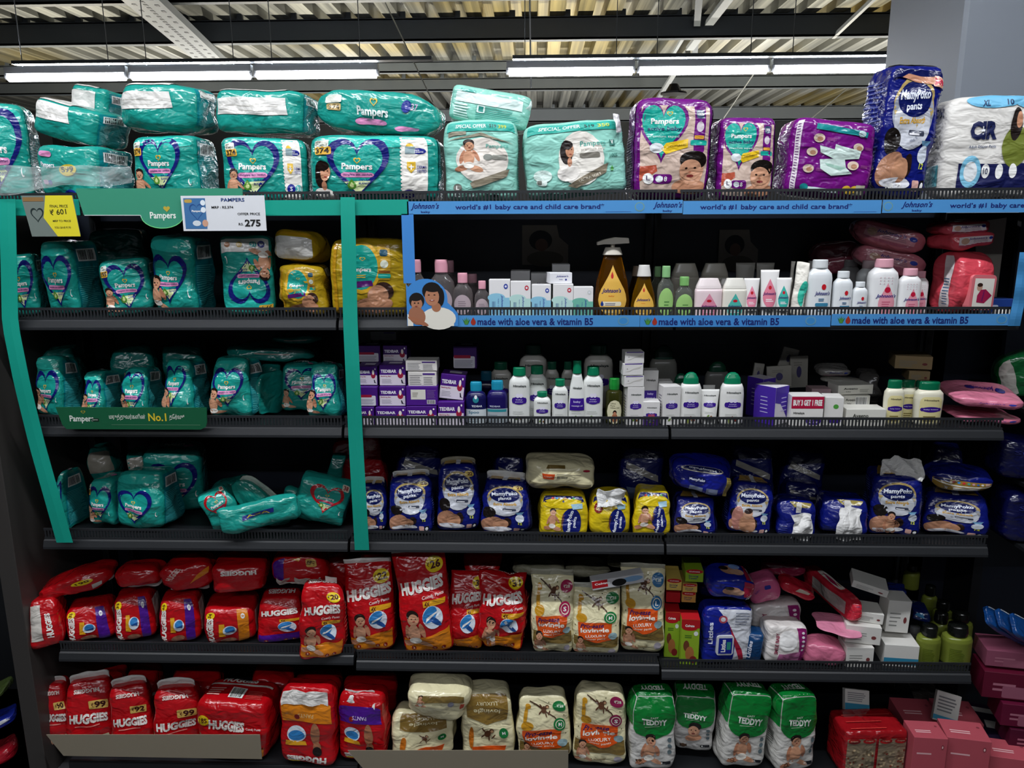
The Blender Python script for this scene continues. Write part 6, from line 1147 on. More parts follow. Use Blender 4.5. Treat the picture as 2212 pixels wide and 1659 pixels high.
gwb = 'white medicine style cartons on the fifth shelf'
for bx, Y, rot, d, lb in (((1838, 1260, 1920, 1300), .08, (0, 12, -18), .09, 'white carton tilted on top with pale blue stripe, fifth shelf'), ((1904, 1292, 1968, 1368), .06, (0, 2, -4), .07, 'upright white carton with barcode, fifth shelf'), ((1856, 1322, 1918, 1352), .05, (0, 4, -10), .08, 'white carton with brown dot, third layer'), ((1824, 1350, 1906, 1398), .03, (0, 2, -8), .08, 'white carton with brown dot, second layer'), ((1818, 1398, 1886), .02, (0, 0, 0), .07, 'white carton with brown dot, bottom layer beside the pink film'), ((1910, 1392, 1992), .02, (0, 0, -6), .08, 'white and blue carton lying in front of the green bottles'), ((1898, 1374, 1962, 1396), .1, (0, 0, -4), .07, 'white and pale blue carton just behind the front one')):
    carton('cream_carton', lb, 'box', 4, bx, (lambda a: a.R('#2f86a8', 0, .1, 1, .4, 1)) if 'blue carton' in lb else s_box_plain, '#dcdad4', Y, d, rot, group=gwb)
bottle('powder_jar', 'grey printed jar behind the white cartons, fifth shelf', 'bottle', 4, (1955, 1348, 1992), 'round', '#5c5c5e', '#77777a', Y=.1)
pack('refill_pouch', 'dark blue crumpled pouch above the upright white carton', 'pouch', 4, (1918, 1262, 1962, 1296), lambda a: a.P('#4a9ac8', [(.2, .2), (.7, .1), (.6, .6), (.3, .7)], 1), '#14226c', .12, .06, amp=.012, group='blue pouches by the green bottles')
pack('refill_pouch', 'dark blue crumpled pouch left behind the green bottles', 'pouch', 4, (1958, 1296, 2010, 1345), lambda a: a.P('#3a86b8', [(.1, .5), (.7, .4), (.6, .9), (.2, .8)], 1), '#10205c', .12, .07, amp=.012, group='blue pouches by the green bottles')
ggb = 'olive green bottles with black flip caps'
for bx, Y, lb in (((1972, 1345, 2028), .03, 'front left green bottle with black cap'), ((2030, 1342, 2098), .03, 'front right green bottle with black cap, the largest'), ((2004, 1318, 2052), .1, 'green bottle in the second row between the front two'), ((2046, 1320, 2104), .11, 'green bottle in the second row at the right'), ((2010, 1294, 2056), .2, 'green bottle in the third row'), ((1986, 1262, 2024), .28, 'dim green bottle cap far in the back')):
    bottle('body_wash_bottle', lb, 'bottle', 4, bx, 'round', '#737e30', '#101210', s_green, Y=Y, group=ggb, dr=.8)
bottle('body_wash_bottle', 'dim green bottle lying on its cap far back, under the shelf above', 'bottle', 4, (1950, 1216, 1986, 1276), 'round', '#6c742c', '#0c0d0c', Y=.3, group=ggb)
# ================================================================ ROW 6
g7 = 'red diaper packs on the bottom shelf'
red((86, 1462, 170), 'red pack with gold 90 price, leftmost on the bottom shelf', s_hug_brick, row=5, price='90', Y=.0, rot=(-3, 0, 0), seal=(WS, .014), d=.09)
red((144, 1452, 268), 'red pack with gold 99 price and tallest white top seal, bottom shelf', s_hug_brick, row=5, price='99', Y=-.005, rot=(-3, 0, 0), seal=(WS, .02), d=.09)
red((228, 1462, 342), 'red pack with gold 92 price, bottom shelf', s_hug_brick, row=5, price='92', Y=-.01, rot=(-3, -1, 0), seal=(WS, .02), d=.09, sy=.48)
red((326, 1468, 444), 'red pack with gold 99 price beside the wide landscape pack', s_hug_brick, row=5, price='99', Y=-.01, rot=(-3, 0, 0), seal=(WS, .022), d=.09, sy=.46)
red((428, 1468, 608), 'wide landscape red pack with yellow 185 price and barcode on top', s_hug_land, row=5, Y=-.03, rot=(0, 2, -3), mode='brick', d=.14, n=8)
red((270, 1430, 362), 'dim red pack at the back left, bottom shelf', lambda a: (a.T('#d8b0a8', 'HUGGIES', .5, .85, .7, .1, 2, 0, .03), a.R('#d8d0c8', 0, .66, 1, .73, 1)), row=5, Y=.14, mode='brick', d=.14)
red((364, 1434, 486), 'dim red pack at the back above the second 99 pack', None, row=5, Y=.13, mode='brick', d=.14)
red((534, 1432, 640), 'red pack tilted at the back beyond the landscape pack', lambda a: (a.E('#dfe9f4', .6, .3, .2, .18, 2), a.P('#e0a11f', [(.4, .5), (.8, .6), (.8, .7), (.4, .62)], 2)), row=5, Y=.13, rot=(0, 14, 0), mode='brick', d=.12)
red((606, 1464, 738), 'orange and red pack upside down with white folded top', s_hug_upside, row=5, Y=-.045, rot=(-4, 1, -3), mode='brick', d=.08, flap=('#dedbd6', .03, .95, .80, 1.0, dict(out=.005, amp=.005)))
red((734, 1474, 854), 'purple and red pack upside down with white folded top', s_hug_upside, row=5, Y=-.03, rot=(-4, 0, -6), mode='brick', d=.08, flap=('#dedbd8', .1, .9, .78, 1.04, dict(out=.006, amp=.006)), col='#4a1488')
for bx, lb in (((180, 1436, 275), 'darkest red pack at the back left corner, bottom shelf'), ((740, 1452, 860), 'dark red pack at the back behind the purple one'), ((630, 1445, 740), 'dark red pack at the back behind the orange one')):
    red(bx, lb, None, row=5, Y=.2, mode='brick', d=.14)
g9 = 'cream diaper packs on the bottom shelf'
pack('diaper_pack', 'squashed cream pack sagging open under the cream one lying across', 'diaper pack', 5, (836, 1506, 986), lambda a: (s_lov_open(a)), CR, -.02, .11, (-4, 0, 0), mode='slump', amp=.012, group=g9)
pack('diaper_pack', 'crumpled cream pack lying across on top of its two neighbours', 'diaper pack', 5, (882, 1452, 1032, 1560), s_lov_lie, CR, -.05, .12, (4, 5, 0), amp=.014, n=5, group=g9, seal=('#d6d4cc', .014, 'bottom', -.9, .7))
pack('diaper_pack', 'cream pack with brown folded top and inverted print', 'diaper pack', 5, (986, 1468, 1112), s_lov_open, CR, -.01, .1, (-3, 0, 0), mode='slump', amp=.009, group=g9)
pack('diaper_pack', 'cream pack with orange label and green badge, left of the two tall ones, bottom shelf', 'diaper pack', 5, (1116, 1482, 1238), s_lov, CR, -.02, .09, (-3, 0, 0), mode='slump', amp=.009, group=g9, kw=K(L='M'))
pack('diaper_pack', 'cream pack with orange label and magenta badge beside the first green pack', 'diaper pack', 5, (1234, 1470, 1358), s_lov, CR, -.025, .09, (-3, 1, 0), mode='slump', amp=.008, group=g9, kw=K(L='S', lc='#8c1a4a'))
gte = 'green and white diaper packs on the bottom shelf'
pack('diaper_pack', 'green and white pack with shiny rounded top, leftmost green one', 'diaper pack', 5, (1346, 1478, 1464), s_ted, '#cfcdc8', -.035, .09, (-5, 1, 3), mode='slump', amp=.009, group=gte, kind='film')
pack('diaper_pack', 'green and white pack with a baby face close up, set back', 'diaper pack', 5, (1448, 1472, 1546, 1620), s_ted, '#bdbbb8', .02, .09, (-3, 0, 0), amp=.006, group=gte, kw=K(face=1))
pack('diaper_pack', 'green and white pack tilted, marked XL, third of the green ones', 'diaper pack', 5, (1538, 1468, 1664), s_ted, '#d2d0ca', -.03, .09, (-4, 6, 6), amp=.006, group=gte, kw=K(sz='XL'))
pack('diaper_pack', 'green and white pack standing straight, rightmost green one', 'diaper pack', 5, (1650, 1474, 1764), s_ted, '#d2d0ca', -.04, .09, (-3, 1, 12), amp=.006, group=gte, kw=K(sz='XL'))
pack('carton_bundle', 'bundle of toothpaste cartons in red shrink wrap on the bottom shelf', 'box bundle', 5, (1788, 1530, 1968), s_redwrap, '#9c141c', -.05, .12, (0, 0, 4), n=16, amp=.001, bulge=0)
WB = 'small white cartons with blue band on the bottom shelf'
carton('cream_carton', 'small white and blue carton standing on the red wrapped bundle', 'box', 5, (1842, 1512, 1896, 1566), lambda a: (a.R('#2f86a8', 0, .0, 1, .35, 1), a.lines('#86868a', .1, .45, .9, .9, 5, 1)), '#d6d4ce', .02, .02, (-25, 6, 0), group=WB)
carton('cream_carton', 'small white and blue carton leaning on the pink boxes', 'box', 5, (2014, 1490, 2078, 1570), lambda a: (a.R('#2f86a8', 0, .05, 1, .2, 1), a.lines('#6a6a6c', .1, .35, .9, .9, 5, 1)), '#bdbcb6', .03, .02, (-25, 10, -16), group=WB)
gpb = 'pink cartons at the lower right'
PB = '#b8525e'
for bx, Y, d, rz, zz, lb in (((1956, 1592, 2046, 1690), -.08, .08, -4, None, 'front left pink carton beside the red wrapped bundle'), ((2032, 1592, 2142, 1695), -.09, .09, -10, None, 'front middle pink carton at the photo bottom'), ((2128, 1628, 2240, 1720), -.10, .09, -12, None, 'front right pink carton at the bottom right corner'), ((1950, 1556, 2040, 1590), .06, .12, -4, None, 'rear left pink carton behind the red wrapped bundle'), ((2030, 1562, 2124, 1592), .05, .12, -8, None, 'rear right pink carton under the leaning white and blue one')):
    carton('baby_wash_carton', lb, 'box', 5, bx, s_pinkbox, PB, Y, d, (0, 0, rz), group=gpb)
carton('gift_carton', 'white carton with black striped lid at the lower right', 'box', 5, (2088, 1590, 2196, 1630), lambda a: (a.E('#8a8880', .5, .6, .05, .08, 1), setattr(a, 'face', 'top'), a.R('#20142c', 0, .0, 1, 1, 1), a.R('#b8b4b0', .5, .35, .95, .55, 2), a.R('#b8b4b0', .3, .75, .8, .88, 2), setattr(a, 'face', 'front')), '#a8a49c', .0, .2, (0, 0, -18))
gmg = 'magenta cartons on the neighbouring stack at the right edge'
for bx, Y, c, lb in (((2128, 1402, 2260, 1450), .0, '#8a4a60', 'pink top carton of the right edge stack'), ((2120, 1450, 2270, 1520), -.02, '#5a0c28', 'magenta carton darkened for shade with pale print in the right edge stack'), ((2160, 1520, 2290, 1580), -.04, '#5c0c2e', 'magenta carton with pale pink end at the right edge'), ((2176, 1580, 2300, 1640), -.05, '#4a0a28', 'magenta carton darkened for shade, lowest at the right edge')):
    carton('gift_carton', lb, 'box', 5, bx, lambda a: (a.lines('#a86a7c', .15, .3, .6, .7, 2, 1), a.RR('#94566a', .3, .05, 1, .5, 1, .1)), c, Y, .10, (0, 0, -10), group=gmg)  # carton colours darkened in place of weaker light at this end
pack('refill_pouch', 'dark carton jumbled at the back under the fifth shelf, right section', 'box', 5, (1960, 1478, 2030, 1520), lambda a: a.lines('#55504c', .1, .3, .8, .7, 3, 1), '#3a3634', .2, .14, n=14, amp=.001)
gbl = 'blue packets leaning at the right edge'
for i, (x0, lb) in enumerate(((2122, 'leftmost blue glossy packet slanting at the right edge'), (2150, 'middle blue glossy packet slanting at the right edge'), (2180, 'rightmost blue glossy packet slanting at the right edge'))):
    pack('wipes_packet', lb, 'packet', 4, (x0, 1312+6*i, x0+98, 1400+8*i), lambda a: (a.R('#a8b4c4', 0, .9, 1, 1, 1), a.P('#c03040', [(.3, .4), (.6, .3), (.5, .6)], 1)), '#12407c', .02-.02*i, .015, (-50, 32, 10), amp=.004, group=gbl, mode='brick')  # blue kept dark to stand in for dimmer light at this end
pack('neighbour_pack', 'green and white bag on the neighbouring shelf at the right edge', 'bag', 2, (2140, 752, 2270, 858), lambda a: (a.P('#b0aea6', [(0, 0), (.3, .1), (.25, 1), (0, 1)], 1), a.P('#c4c4bc', [(.45, .2), (.7, .3), (.85, .95), (.6, .95)], 1)), '#0e5a2c', .16, .12, (0, -16, 0), mode='pillow', amp=.014)  # green and white dulled, shade of the stand put into the colour
for i, (bx, c, lb) in enumerate((((-60, 1462, 30, 1530), '#3c4a24', 'dark green pouch top at the left photo edge'), ((-70, 1520, 36, 1600), '#1c2c9c', 'blue and white pouch at the left photo edge'), ((-60, 1585, 40, 1668), '#a81828', 'red pouch at the lower left photo corner'))):
    pack('snack_pouch', lb, 'pouch', 5, bx, (lambda a: a.P('#c4c6cc', [(.5, .5), (1, .7), (.9, 1), (.4, .9)], 1)) if i == 1 else None, c, .02, .1, (0, -20, 0), amp=.012, group='bags at the left photo edge')
# a low neighbouring stand carries what lies right and left of the unit
# ================================================================ signs and ribbons
RIB = '#0f9a86'
def flat(name, label, cat, P0, pts, th, base, art=None, axis_w=1, axis_h=1, kind='paper', rot=(0, 0, 0), parent=None, bevel=0):
    "thin printed sign: pts are x,z metres from P0; art is laid over the box axis_w by axis_h"
    mb = MB(); mb.prism(pts, -th, 0, mat(base, kind))
    if art:
        a = Art(kind, asp=axis_w/axis_h); art(a)
        for i_, (f_, c, T, l) in enumerate(a.it):
            l = l+i_*.12; T = T.reshape(-1, 2); mb.tris(np.stack([T[:, 0]*axis_w, 0*T[:, 0]-th-.0003-.00012*l, T[:, 1]*axis_h], 1), mat(c, kind))
    o = mb.build(name, parent, fix=True); o.location = P0; o.rotation_euler = rot
    if label: tag(o, label, cat)
    return o
def rectpx(x0, y0, x1, y1, Y):
    a, b = W(x0, y1, Y), W(x1, y0, Y); return (a[0], Y, a[2]), b[0]-a[0], b[2]-a[2]
def strip(name, label, cat, x0, y0, x1, y1, Y, base, art=None, th=.0008, kind='paper'):
    P0, w, h = rectpx(x0, y0, x1, y1, Y); return flat(name, label, cat, P0, [(0, 0), (w, 0), (w, h), (0, h)], th, base, art, w, h, kind)
def ribbon(label, pts, Y, w, base=RIB, name='ribbon'):
    "hanging ribbon through pixel points, w in pixels"
    n = 24; ys = np.linspace(pts[0][1], pts[-1][1], n); xs = np.interp(ys, [p[1] for p in pts], [p[0] for p in pts]); G = np.zeros((n, 3, 3))
    for i, (x, y) in enumerate(zip(xs, ys)):
        for j in range(3): G[i, j] = W(x+(j-1)*w/2, y, Y-.002*sin(i*.7)-.0015*(j == 1))
    o = sheet(G, .0012, mat(base, 'paper')).build(name, None); tag(o, label, 'ribbon', 'teal ribbons on the shelf front'); return o
YF = -.016
ribbon('long teal ribbon hanging aslant at the left end of the shelving', [(16, 430), (22, 700), (48, 830), (80, 960), (140, 1172)], -.03, 35)
ribbon('long upright teal ribbon hanging between left and middle sections', [(751, 426), (757, 700), (768, 940), (782, 1188)], -.024, 31)
strip('ribbon', 'short horizontal teal ribbon behind the green shelf sign at the top left', 'ribbon', 20, 430, 170, 466, YF, RIB)['group'] = 'teal ribbons on the shelf front'
strip('ribbon', 'horizontal teal ribbon right of the white price card, left of the blue banner', 'ribbon', 560, 431, 882, 466, YF, RIB)['group'] = 'teal ribbons on the shelf front'
BL = '#4c90cc'
def ban1(a, k):
    lg = lambda x: (a.T('#16226e', 'Johnson’s', x, .62, .215*.44, .52, 2, 0, .02, .35), a.T('#16226e', 'baby', x+.01, .2, .03, .2, 2, 0, .02))
    return lg
def ban(a, segs, w, x0):
    for t, c, wd_, yy, hh, sh in segs: a.T('#16226e', t, (c-x0)/w, yy, wd_/w, hh, 2, 0, .018, sh)
def b1(a):
    w, x0 = 595, 880; ban(a, [('Johnson’s', 919, 62, .58, .56, .35), ('baby', 920, 20, .16, .2, 0), ('world’s #1 baby care and child care brand*', 1146, 322, .5, .5, 0), ('Johnson’s', 1443, 62, .58, .56, .35), ('baby', 1443, 20, .16, .2, 0)], w, x0)
    a.E('#6f9a9c', (1383-x0)/w, .5, .018, .36, 1).E(BL, (1383-x0)/w, .5, .014, .28, 2).R('#3a6ab0', (1310-x0)/w, .12, (1365-x0)/w, .15, 1)
def b2(a):
    w, x0 = 430, 1475; ban(a, [('world’s #1 baby care and child care brand*', 1677, 330, .5, .5, 0)], w, x0); a.R('#3a6ab0', (1846-x0)/w, .12, (1895-x0)/w, .15, 1)
def b3(a):
    w, x0 = 525, 1905; a.E('#6f9a9c', (1917-x0)/w, .5, .02, .36, 1).E(BL, (1917-x0)/w, .5, .016, .28, 2); ban(a, [('Johnson’s', 1980, 68, .58, .56, .35), ('baby', 1981, 22, .16, .2, 0), ('world’s #1 baby care and child care brand*', 2218, 332, .5, .5, 0)], w, x0)
for f_, x0, x1, lb in ((b1, 880, 1475, 'left piece of the blue banner on the top shelf edge, starting at the teal ribbon'), (b2, 1475, 1905, 'middle piece of the blue banner on the top shelf edge'), (b3, 1905, 2212, 'right piece of the blue banner on the top shelf edge, cut by the photo edge')):
    strip('banner_strip', lb, 'banner', x0, 432 if x0 < 1900 else 429, x1 if x1 < 2212 else 2430, 463 if x0 < 1900 else 460, YF, BL, f_)['group'] = 'blue banner strips on the top shelf edge'
def b4(x0, x1, tx0, tx1, circ):
    def f(a):
        w = x1-x0; a.T('#141f66', 'made with aloe vera & vitamin B5', ((tx0+tx1)/2-x0)/w, .46, (tx1-tx0)/w, .62, 2, 0, .02)
        c = (tx0-24-x0)/w
        for k, g in ((-1, '#2f6a2c'), (0, '#3f7a30'), (1, '#2f6a2c'), (-.5, '#4a8a3a'), (.5, '#4a8a3a')): a.P(g, [(c-.008, .2), (c+.008, .2), (c+k*.022, .86-.15*abs(k))], 1)
        a.D('#a03020', (tx0-9-x0)/w, .5, 11/w, .7, 1).E('#5f94b4', (circ-x0)/w, .52, 12/w, .38, 1).E('#3a86c4', (circ-x0)/w, .52, 9/w, .28, 2)
    return f
for x0, x1, t0, t1, ci, lb in ((976, 1382, 1032, 1282, 1347, 'blue banner strip on the second shelf edge, left piece beside the photo header'), (1382, 1795, 1423, 1684, 1752, 'blue banner strip on the second shelf edge, middle piece'), (1795, 2196, 1840, 2093, 2165, 'blue banner strip on the second shelf edge, right piece')):
    strip('banner_strip', lb, 'banner', x0, 681 if x0 < 1700 else 678, x1, 706 if x0 < 1700 else 703, YF, '#4a90cc' if x0 != 1382 else '#4189cc', b4(x0, x1, t0, t1, ci))['group'] = 'blue banner strips on the second shelf edge'
strip('banner_strip', 'narrow blue upright strip right of the gold packs', 'banner', 872, 462, 893, 612, YF, '#3f84cc')
ribb = ribbon('slanting blue strip at the right end of the second shelf', [(2216, 545), (2203, 640), (2190, 704)], YF-.002, 26, '#3f86bc', 'banner_strip'); ribb['group'] = ''; del ribb['group']; ribb['category'] = 'banner'
# round display header with a printed photo of a woman and a baby
P0, w, h = rectpx(880, 602, 988, 704, -.02); pts = [(0, 0)]
cxm, r = w*.38, w*.42
pts = [(0, 0), (w, 0), (w, h*.26), (w*.93, h*.36), (w*.8, h*.5)]+[(cxm+r*cos(radians(t)), h*.58+h*.42*sin(radians(t))) for t in range(0, 150, 12)]+[(0, h*.9)]
def hd(a):
    a.E('#17110f', .2, .54, .15, .17, 1).E('#b07a5c', .2, .47, .11, .13, 2).E('#17110f', .18, .6, .12, .07, 3).E('#a06a50', .2, .22, .16, .2, 2, 20).E('#e4e0d4', .62, .16, .34, .24, 1).R('#e4e0d4', .3, 0, .92, .14, 1).R('#e4e0d4', .01, .0, .12, .25, 1)
    a.E('#140d0b', .5, .74, .19, .19, 1, -20).E('#140d0b', .66, .62, .08, .2, 1).E('#b47c5e', .5, .62, .14, .19, 3).E('#a87052', .58, .4, .09, .1, 2).E('#140d0b', .52, .79, .15, .07, 4).E('#a3684c', .22, .1, .22, .05, 4, -25)
    for x in (.44, .55): a.E('#1c100c', x, .66, .022, .012, 5, n=8)
    a.E('#8c3030', .5, .545, .05, .018, 5, n=10).E('#e8e0d8', .5, .549, .03, .008, 6, n=8)
    for x in (.16, .23): a.E('#1c100c', x, .49, .016, .014, 5, n=8)
    a.E('#8c4038', .19, .42, .025, .012, 5, n=8)
flat('display_header', 'round blue display header with photo of smiling woman hugging a baby', 'display sign', P0, pts, .0012, '#3f86cc', hd, w, h)
# green acrylic shelf sign at the top left
def px2(P, P0, Y): return [(W(x, y, Y)[0]-P0[0], W(x, y, Y)[2]-P0[2]) for x, y in P]
YS = -.035; P0 = W(166, 496, YS)
pp = [(166, 412), (183, 465), (304, 465)]+[(351-46*cos(radians(t)), 465+28*sin(radians(t))) for t in range(10, 175, 15)]+[(398, 465), (528, 462), (524, 407), (166, 407)]
o = flat('shelf_sign', 'green shelf sign with half round tab on the top shelf edge', 'sign', P0, px2(pp, P0, YS), .004, '#3f9074', None, kind='gloss')
a0, a1 = W(0, 493, YS), W(100, 407, YS)
def addtext(o, txt, c, cx, cy, w_, h_, Y, par, name='lettering', bold=.02, kind='paper', shape=None):
    mb = MB(); p0 = W(cx-w_/2, cy+h_/2, Y); p1 = W(cx+w_/2, cy-h_/2, Y); G = text2d(txt, bold, 0).reshape(-1, 2) if shape is None else shape
    mb.tris(np.stack([(p0[0]+p1[0])/2+G[:, 0]*(p1[0]-p0[0]), 0*G[:, 0]+Y, (p0[2]+p1[2])/2+G[:, 1]*(p1[2]-p0[2])], 1), mat(c, kind)); q = mb.build(name, None, fix=False)
    q.parent = par; q.matrix_parent_inverse = Matrix.Translation(-Vector(par.location)) if par.rotation_euler[0] == 0 else par.matrix_world.inverted(); return q
addtext(o, 'Pampers', '#e8efe8', 352, 467, 54, 19, YS-.0046, o)
hr = heartpts(); hh = np.array([(m_, n_, (0, 0)) for m_, n_ in zip(hr, np.roll(hr, -1, 0))]).reshape(-1, 2)
addtext(o, '', '#b8a23a', 360, 452, 13, 13, YS-.0046, o, 'heart_emblem', shape=hh)
mb = MB(); ed = [(183, 465), (304, 465)]+[(351-46*cos(radians(t)), 465+28*sin(radians(t))) for t in range(10, 175, 15)]+[(398, 465)]
for i in range(len(ed)-1): mb.bar(W(*ed[i], YS-.003), W(*ed[i+1], YS-.003), .0014, mat('#7fe08a' if i > 1 else '#d6dcd8', 'gloss'), 6)
q = mb.build('polished_edge', None); q.parent = o; q.matrix_parent_inverse = Matrix.Translation(-Vector(o.location))
q['label'] = 'bright polished lower edge'
def card(a):
    a.R('#3f6fa0', .03, .06, .29, .93, 1).H('#1f4a86', .18, .52, .18, .5, 2, ring=.15).T(WH, 'Pampers', .18, .56, .12, .07, 3, 0, .03).RR('#b99a4a', .04, .8, .13, .9, 2).E('#c99a80', .27, .22, .035, .1, 3).E('#dde6ec', .26, .8, .03, .08, 3).E('#dde6ec', .26, .6, .03, .08, 3).E('#cdd6dc', .17, .22, .05, .08, 3)
    a.T('#26407c', 'PAMPERS', .62, .88, .28, .1, 2, 0, .02).T('#1c1c1c', 'MRP : RS.374', .49, .67, .26, .07, 2, 0, .02).T('#1c1c1c', 'OFFER PRICE', .8, .48, .27, .07, 2, 0, .01).T('#1c1c1c', 'RS.', .70, .19, .06, .07, 2, 0, .01).T('#1c1c1c', '275', .84, .22, .19, .2, 2, 0, .03)
strip('price_card', 'white price card reading OFFER PRICE RS. 275', 'price card', 397, 422, 571, 499, -.045, '#d8dade', card, .0006)
def ycard(a): a.T('#1c1c1c', 'FINAL PRICE', .45, .74, .66, .07, 2, 0, .01).T('#141414', '₹ 601', .4, .6, .6, .14, 2, 3, .01).T('#2c2c1c', 'MRP TO PRICE', .5, .38, .66, .05, 2).T('#2c2c1c', 'YOU SAVE ₹170', .5, .22, .6, .05, 2)
P0, w, h = rectpx(58, 422, 164, 511, -.046)
o = flat('price_card', 'yellow and grey price card with handwritten 601', 'price card', P0, [(0, h), (0, h*.9), (w*.1, 0), (w*.95, 0), (w*1.0, .04*h), (w*.94, h)], .0006, '#6f7a74', lambda a: (a.P('#ddd02e', [(.44, 1), (.93, 1), (1, .0), (.58, .0), (.36, .46)], 1), a.H('#1c2a2a', .25, .52, .24, .36, 1, ring=.2), a.R('#8a6a40', .02, .86, .4, .96, 1), [a.put(c, (T-.5)*(.5, 1)+(.69, .5), l+1) for _, c, T, l in (lambda q: (ycard(q), q.it)[1])(Art('paper'))]), w, h)
# green sign on the third shelf
P0, w, h = rectpx(128, 880, 447, 926, -.03)
def gs3(a):
    a.T('#dfe6de', 'Pampers', .165, .45, .16, .36, 2, 0, .02).H('#b8a23a', .18, .78, .03, .14, 2, ring=.3).RR('#1c3026', .23, .36, .28, .5, 2, .2).T('#cfd8cc', 'pants', .255, .43, .035, .06, 3)
    a.T('#d8e0d4', 'மருத்துவர்களின்', .47, .56, .24, .3, 2, 0, .01).T('#d8c034', 'No.1', .67, .56, .12, .36, 2, 0, .02).T('#d8e0d4', 'தேர்வு*', .80, .56, .1, .3, 2, 0, .01).R('#5a8a6a', .36, .2, .95, .22, 1)
o = flat('shelf_sign', 'long green sign with No.1 lettering on the third shelf edge', 'sign', P0, [(w*.055, 0), (w*.95, 0), (w*.985, h*.12), (w*.995, h*.35), (w, h), (0, h), (w*.03, h*.2)], .004, '#1c5a3c', gs3, w, h, 'gloss')
# faint printed cards on the back panel
for x0, y0, x1, y1, lb in ((1128, 486, 1228, 572, 'faint printed photo card on the back panel left of the pump bottle'), (1550, 496, 1640, 582, 'faint printed photo card on the back panel above the tubes')):
    P0, w, h = rectpx(x0, y0, x1, y1, .452)
    flat('photo_card', lb, 'photo card', P0, [(0, 0), (w, 0), (w, h*.5), (w*.8, h*.7), (w*.75, h), (0, h)], .001, '#8f887f', lambda a: (a.E('#2a2d32', .4, .62, .25, .25, 1), a.E('#7a5f54', .42, .5, .14, .16, 2), a.E('#6a655c', .5, .15, .4, .2, 3)), w, h)['group'] = 'photo cards on the back panel'
# card edging in front of the bottom shelf
def edge(x0, x1, y0, y1, lb):
    a, b = W(x0, y0, -.06), W(x1, y0, -.06); mb = MB(); zt = a[2]
    zb = W((x0+x1)/2, y1, -.05)[2]; L = b[0]-a[0]
    mb.prism([(0, (a[2])-zb), (L, b[2]-zb), (L-.0, 0), (.045, 0)], -.002, 0, mat('#8f8674', 'paper')); o = mb.build('card_edging'); o.location = (a[0], -.052, zb); tag(o, lb, 'edging', 'beige edgings on the bottom shelf front')
edge(97, 560, 1590, 1634, 'beige card edging in front of the red packs at the lower left')
edge(750, 1228, 1624, 1662, 'beige card edging in front of the cream packs at the bottom')
# neighbouring stand at the right, and shelf board at the left edge
x0 = W(2122, 1400, .1)[0]
mb = MB(); mb.box((x0+.05, .28, .0), (x0+.08, .45, 1.2), DK)
bpy.context.view_layer.update()
for o_ in [q for q in COL.objects if q.name.startswith(('pad_pack', 'neighbour_pack'))]:
    C_ = [q for q in ([o_]+list(o_.children)) if q.type == 'MESH']; zz = [(q.matrix_world@v.co).z for q in C_ for v in q.data.vertices]
    mb.box((x0+.03, .02, min(zz)-.012), (x0+.9, .279, min(zz)-.001), DK)
xr = XJ[3]+.004; dz = DECK[(0, 2)]
mb.box((xr+.002, .44, 0), (xr+.7, .455, LIP[0][2]), PNL)
mb.box((xr, .004, dz-.022), (xr+.55, .42, dz), DK); mb.box((xr, 0, dz+.024), (xr+.55, .0035, dz+.031), SH); mb.box((xr, -.012, LIP[0][2]), (xr+.55, .004, dz-.003), SH)
for k in range(58): mb.box((xr+k*.0094, .0004, dz+.002), (xr+k*.0094+.0045, .003, dz+.025), SH)
mb.box((x0+.06, .281, 0), (x0+.9, .30, LIP[0][2]), PNL)
tag(mb.build('display_stand'), 'dark neighbouring display stand with shelves at the right photo edge', 'shelf stand')
x1 = xl-.09
mb = MB(); mb.box((x1-.7, -.02, 0), (x1, .45, W(0, 1672, .02)[2]), DK); mb.box((x1-.7, .44, 0), (x1, .46, 1.7), DK)
tag(mb.build('display_stand'), 'dark neighbouring display stand at the lower left photo edge', 'shelf stand')

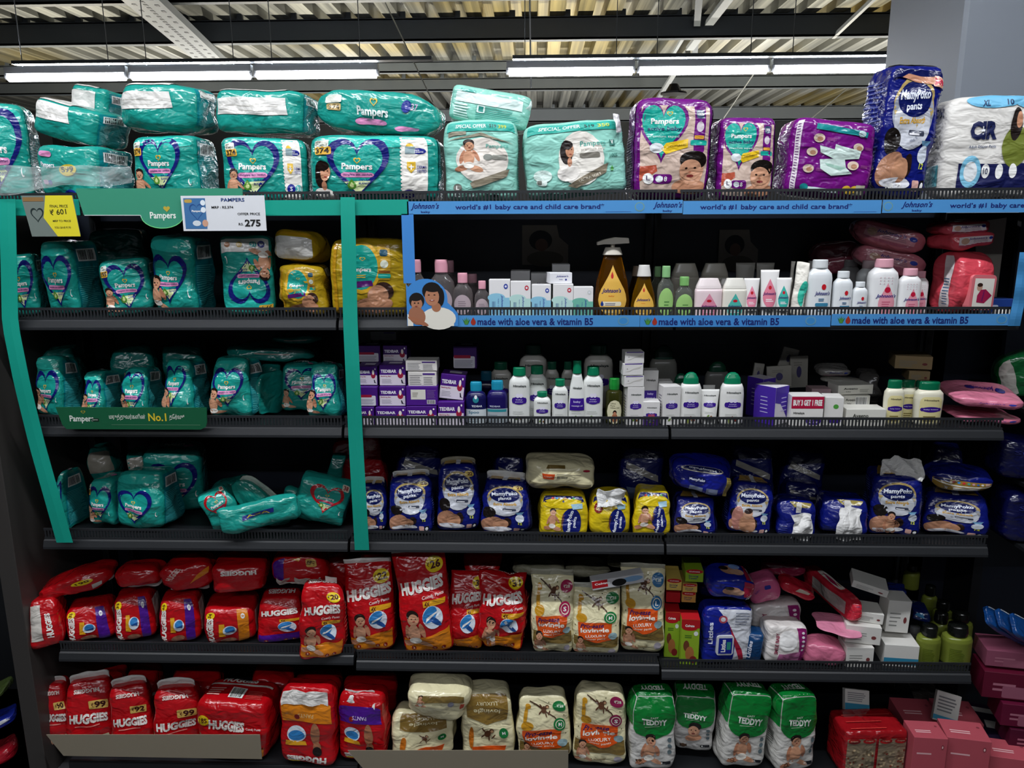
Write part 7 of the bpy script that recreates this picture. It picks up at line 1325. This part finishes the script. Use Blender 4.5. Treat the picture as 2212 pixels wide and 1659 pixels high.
# ================================================================ settle: goods that press into each other give way a little
from mathutils.bvhtree import BVHTree
def settle(rounds=7):
    CT = ('diaper pack', 'diaper pouch', 'diaper bag', 'wipes pack', 'box', 'bottle', 'tube', 'pouch', 'adult diaper pack', 'packet', 'box bundle', 'pad pack')
    it = [o for o in COL.objects if o.parent is None and o.get('category') in CT and o.location.x < 1.6]
    bpy.context.view_layer.update()
    L = {}
    for o in it:
        V, F = [], []
        inv = o.matrix_world.inverted()
        for q in [o]+list(o.children):
            if q.type != 'MESH': continue
            n = len(V); M = inv@q.matrix_world; V += [M@v.co for v in q.data.vertices]; F += [tuple(i+n for i in p.vertices) for p in q.data.polygons]
        L[o.name] = (np.array(V), F)
    def world(o):
        V, F = L[o.name]; M = np.array(Matrix.LocRotScale(o.location, o.rotation_euler, o.scale)); P = V@M[:3, :3].T+M[:3, 3]
        return P, P.min(0), P.max(0)
    mv = {o.name: [0., 0.] for o in it}
    W_ = {o.name: world(o) for o in it}; T_ = {}
    for r in range(rounds):
        hit = 0
        for i, a in enumerate(it):
            for b in it[i+1:]:
                A, B = W_[a.name], W_[b.name]; pen = np.minimum(A[2], B[2])-np.maximum(A[1], B[1])
                if (pen <= 0).any(): continue
                for o in (a, b):
                    if o.name not in T_: T_[o.name] = BVHTree.FromPolygons(W_[o.name][0].tolist(), L[o.name][1])
                if not T_[a.name].overlap(T_[b.name]): continue
                hit += 1; ax = int(np.argmin(pen*(1, .8, 1.3))); dirty = []
                if ax == 0:
                    for o in (a, b):
                        if o.scale.x > .93: o.scale.x *= .985; dirty.append(o)
                    s_ = .0025 if a.location.x < b.location.x else -.0025
                    for o, q in ((a, -s_), (b, s_)):
                        if abs(mv[o.name][1]+q) < .008: o.location.x += q; mv[o.name][1] += q
                elif ax == 1:
                    o = a if (A[1][1]+A[2][1]) > (B[1][1]+B[2][1]) else b
                    k = min(.45-W_[o.name][2][1], .012, .07-mv[o.name][0])
                    if k > .001: o.location.y += k; mv[o.name][0] += k; dirty.append(o)
                    else:
                        for o in (a, b):
                            if o.scale.y > .9: o.scale.y *= .97; dirty.append(o)
                else:
                    u = a if A[1][2] > B[1][2] else b; l_ = b if u is a else a
                    if l_.scale.z > .95: l_.scale.z *= .99; dirty.append(l_)
                    if u.scale.z > .93: u.scale.z *= .985; u.location.z += .0025; dirty.append(u)
                for o in set(dirty): W_[o.name] = world(o); T_.pop(o.name, None)
        if DBG: print('settle', r, hit)
        if not hit: break
settle()
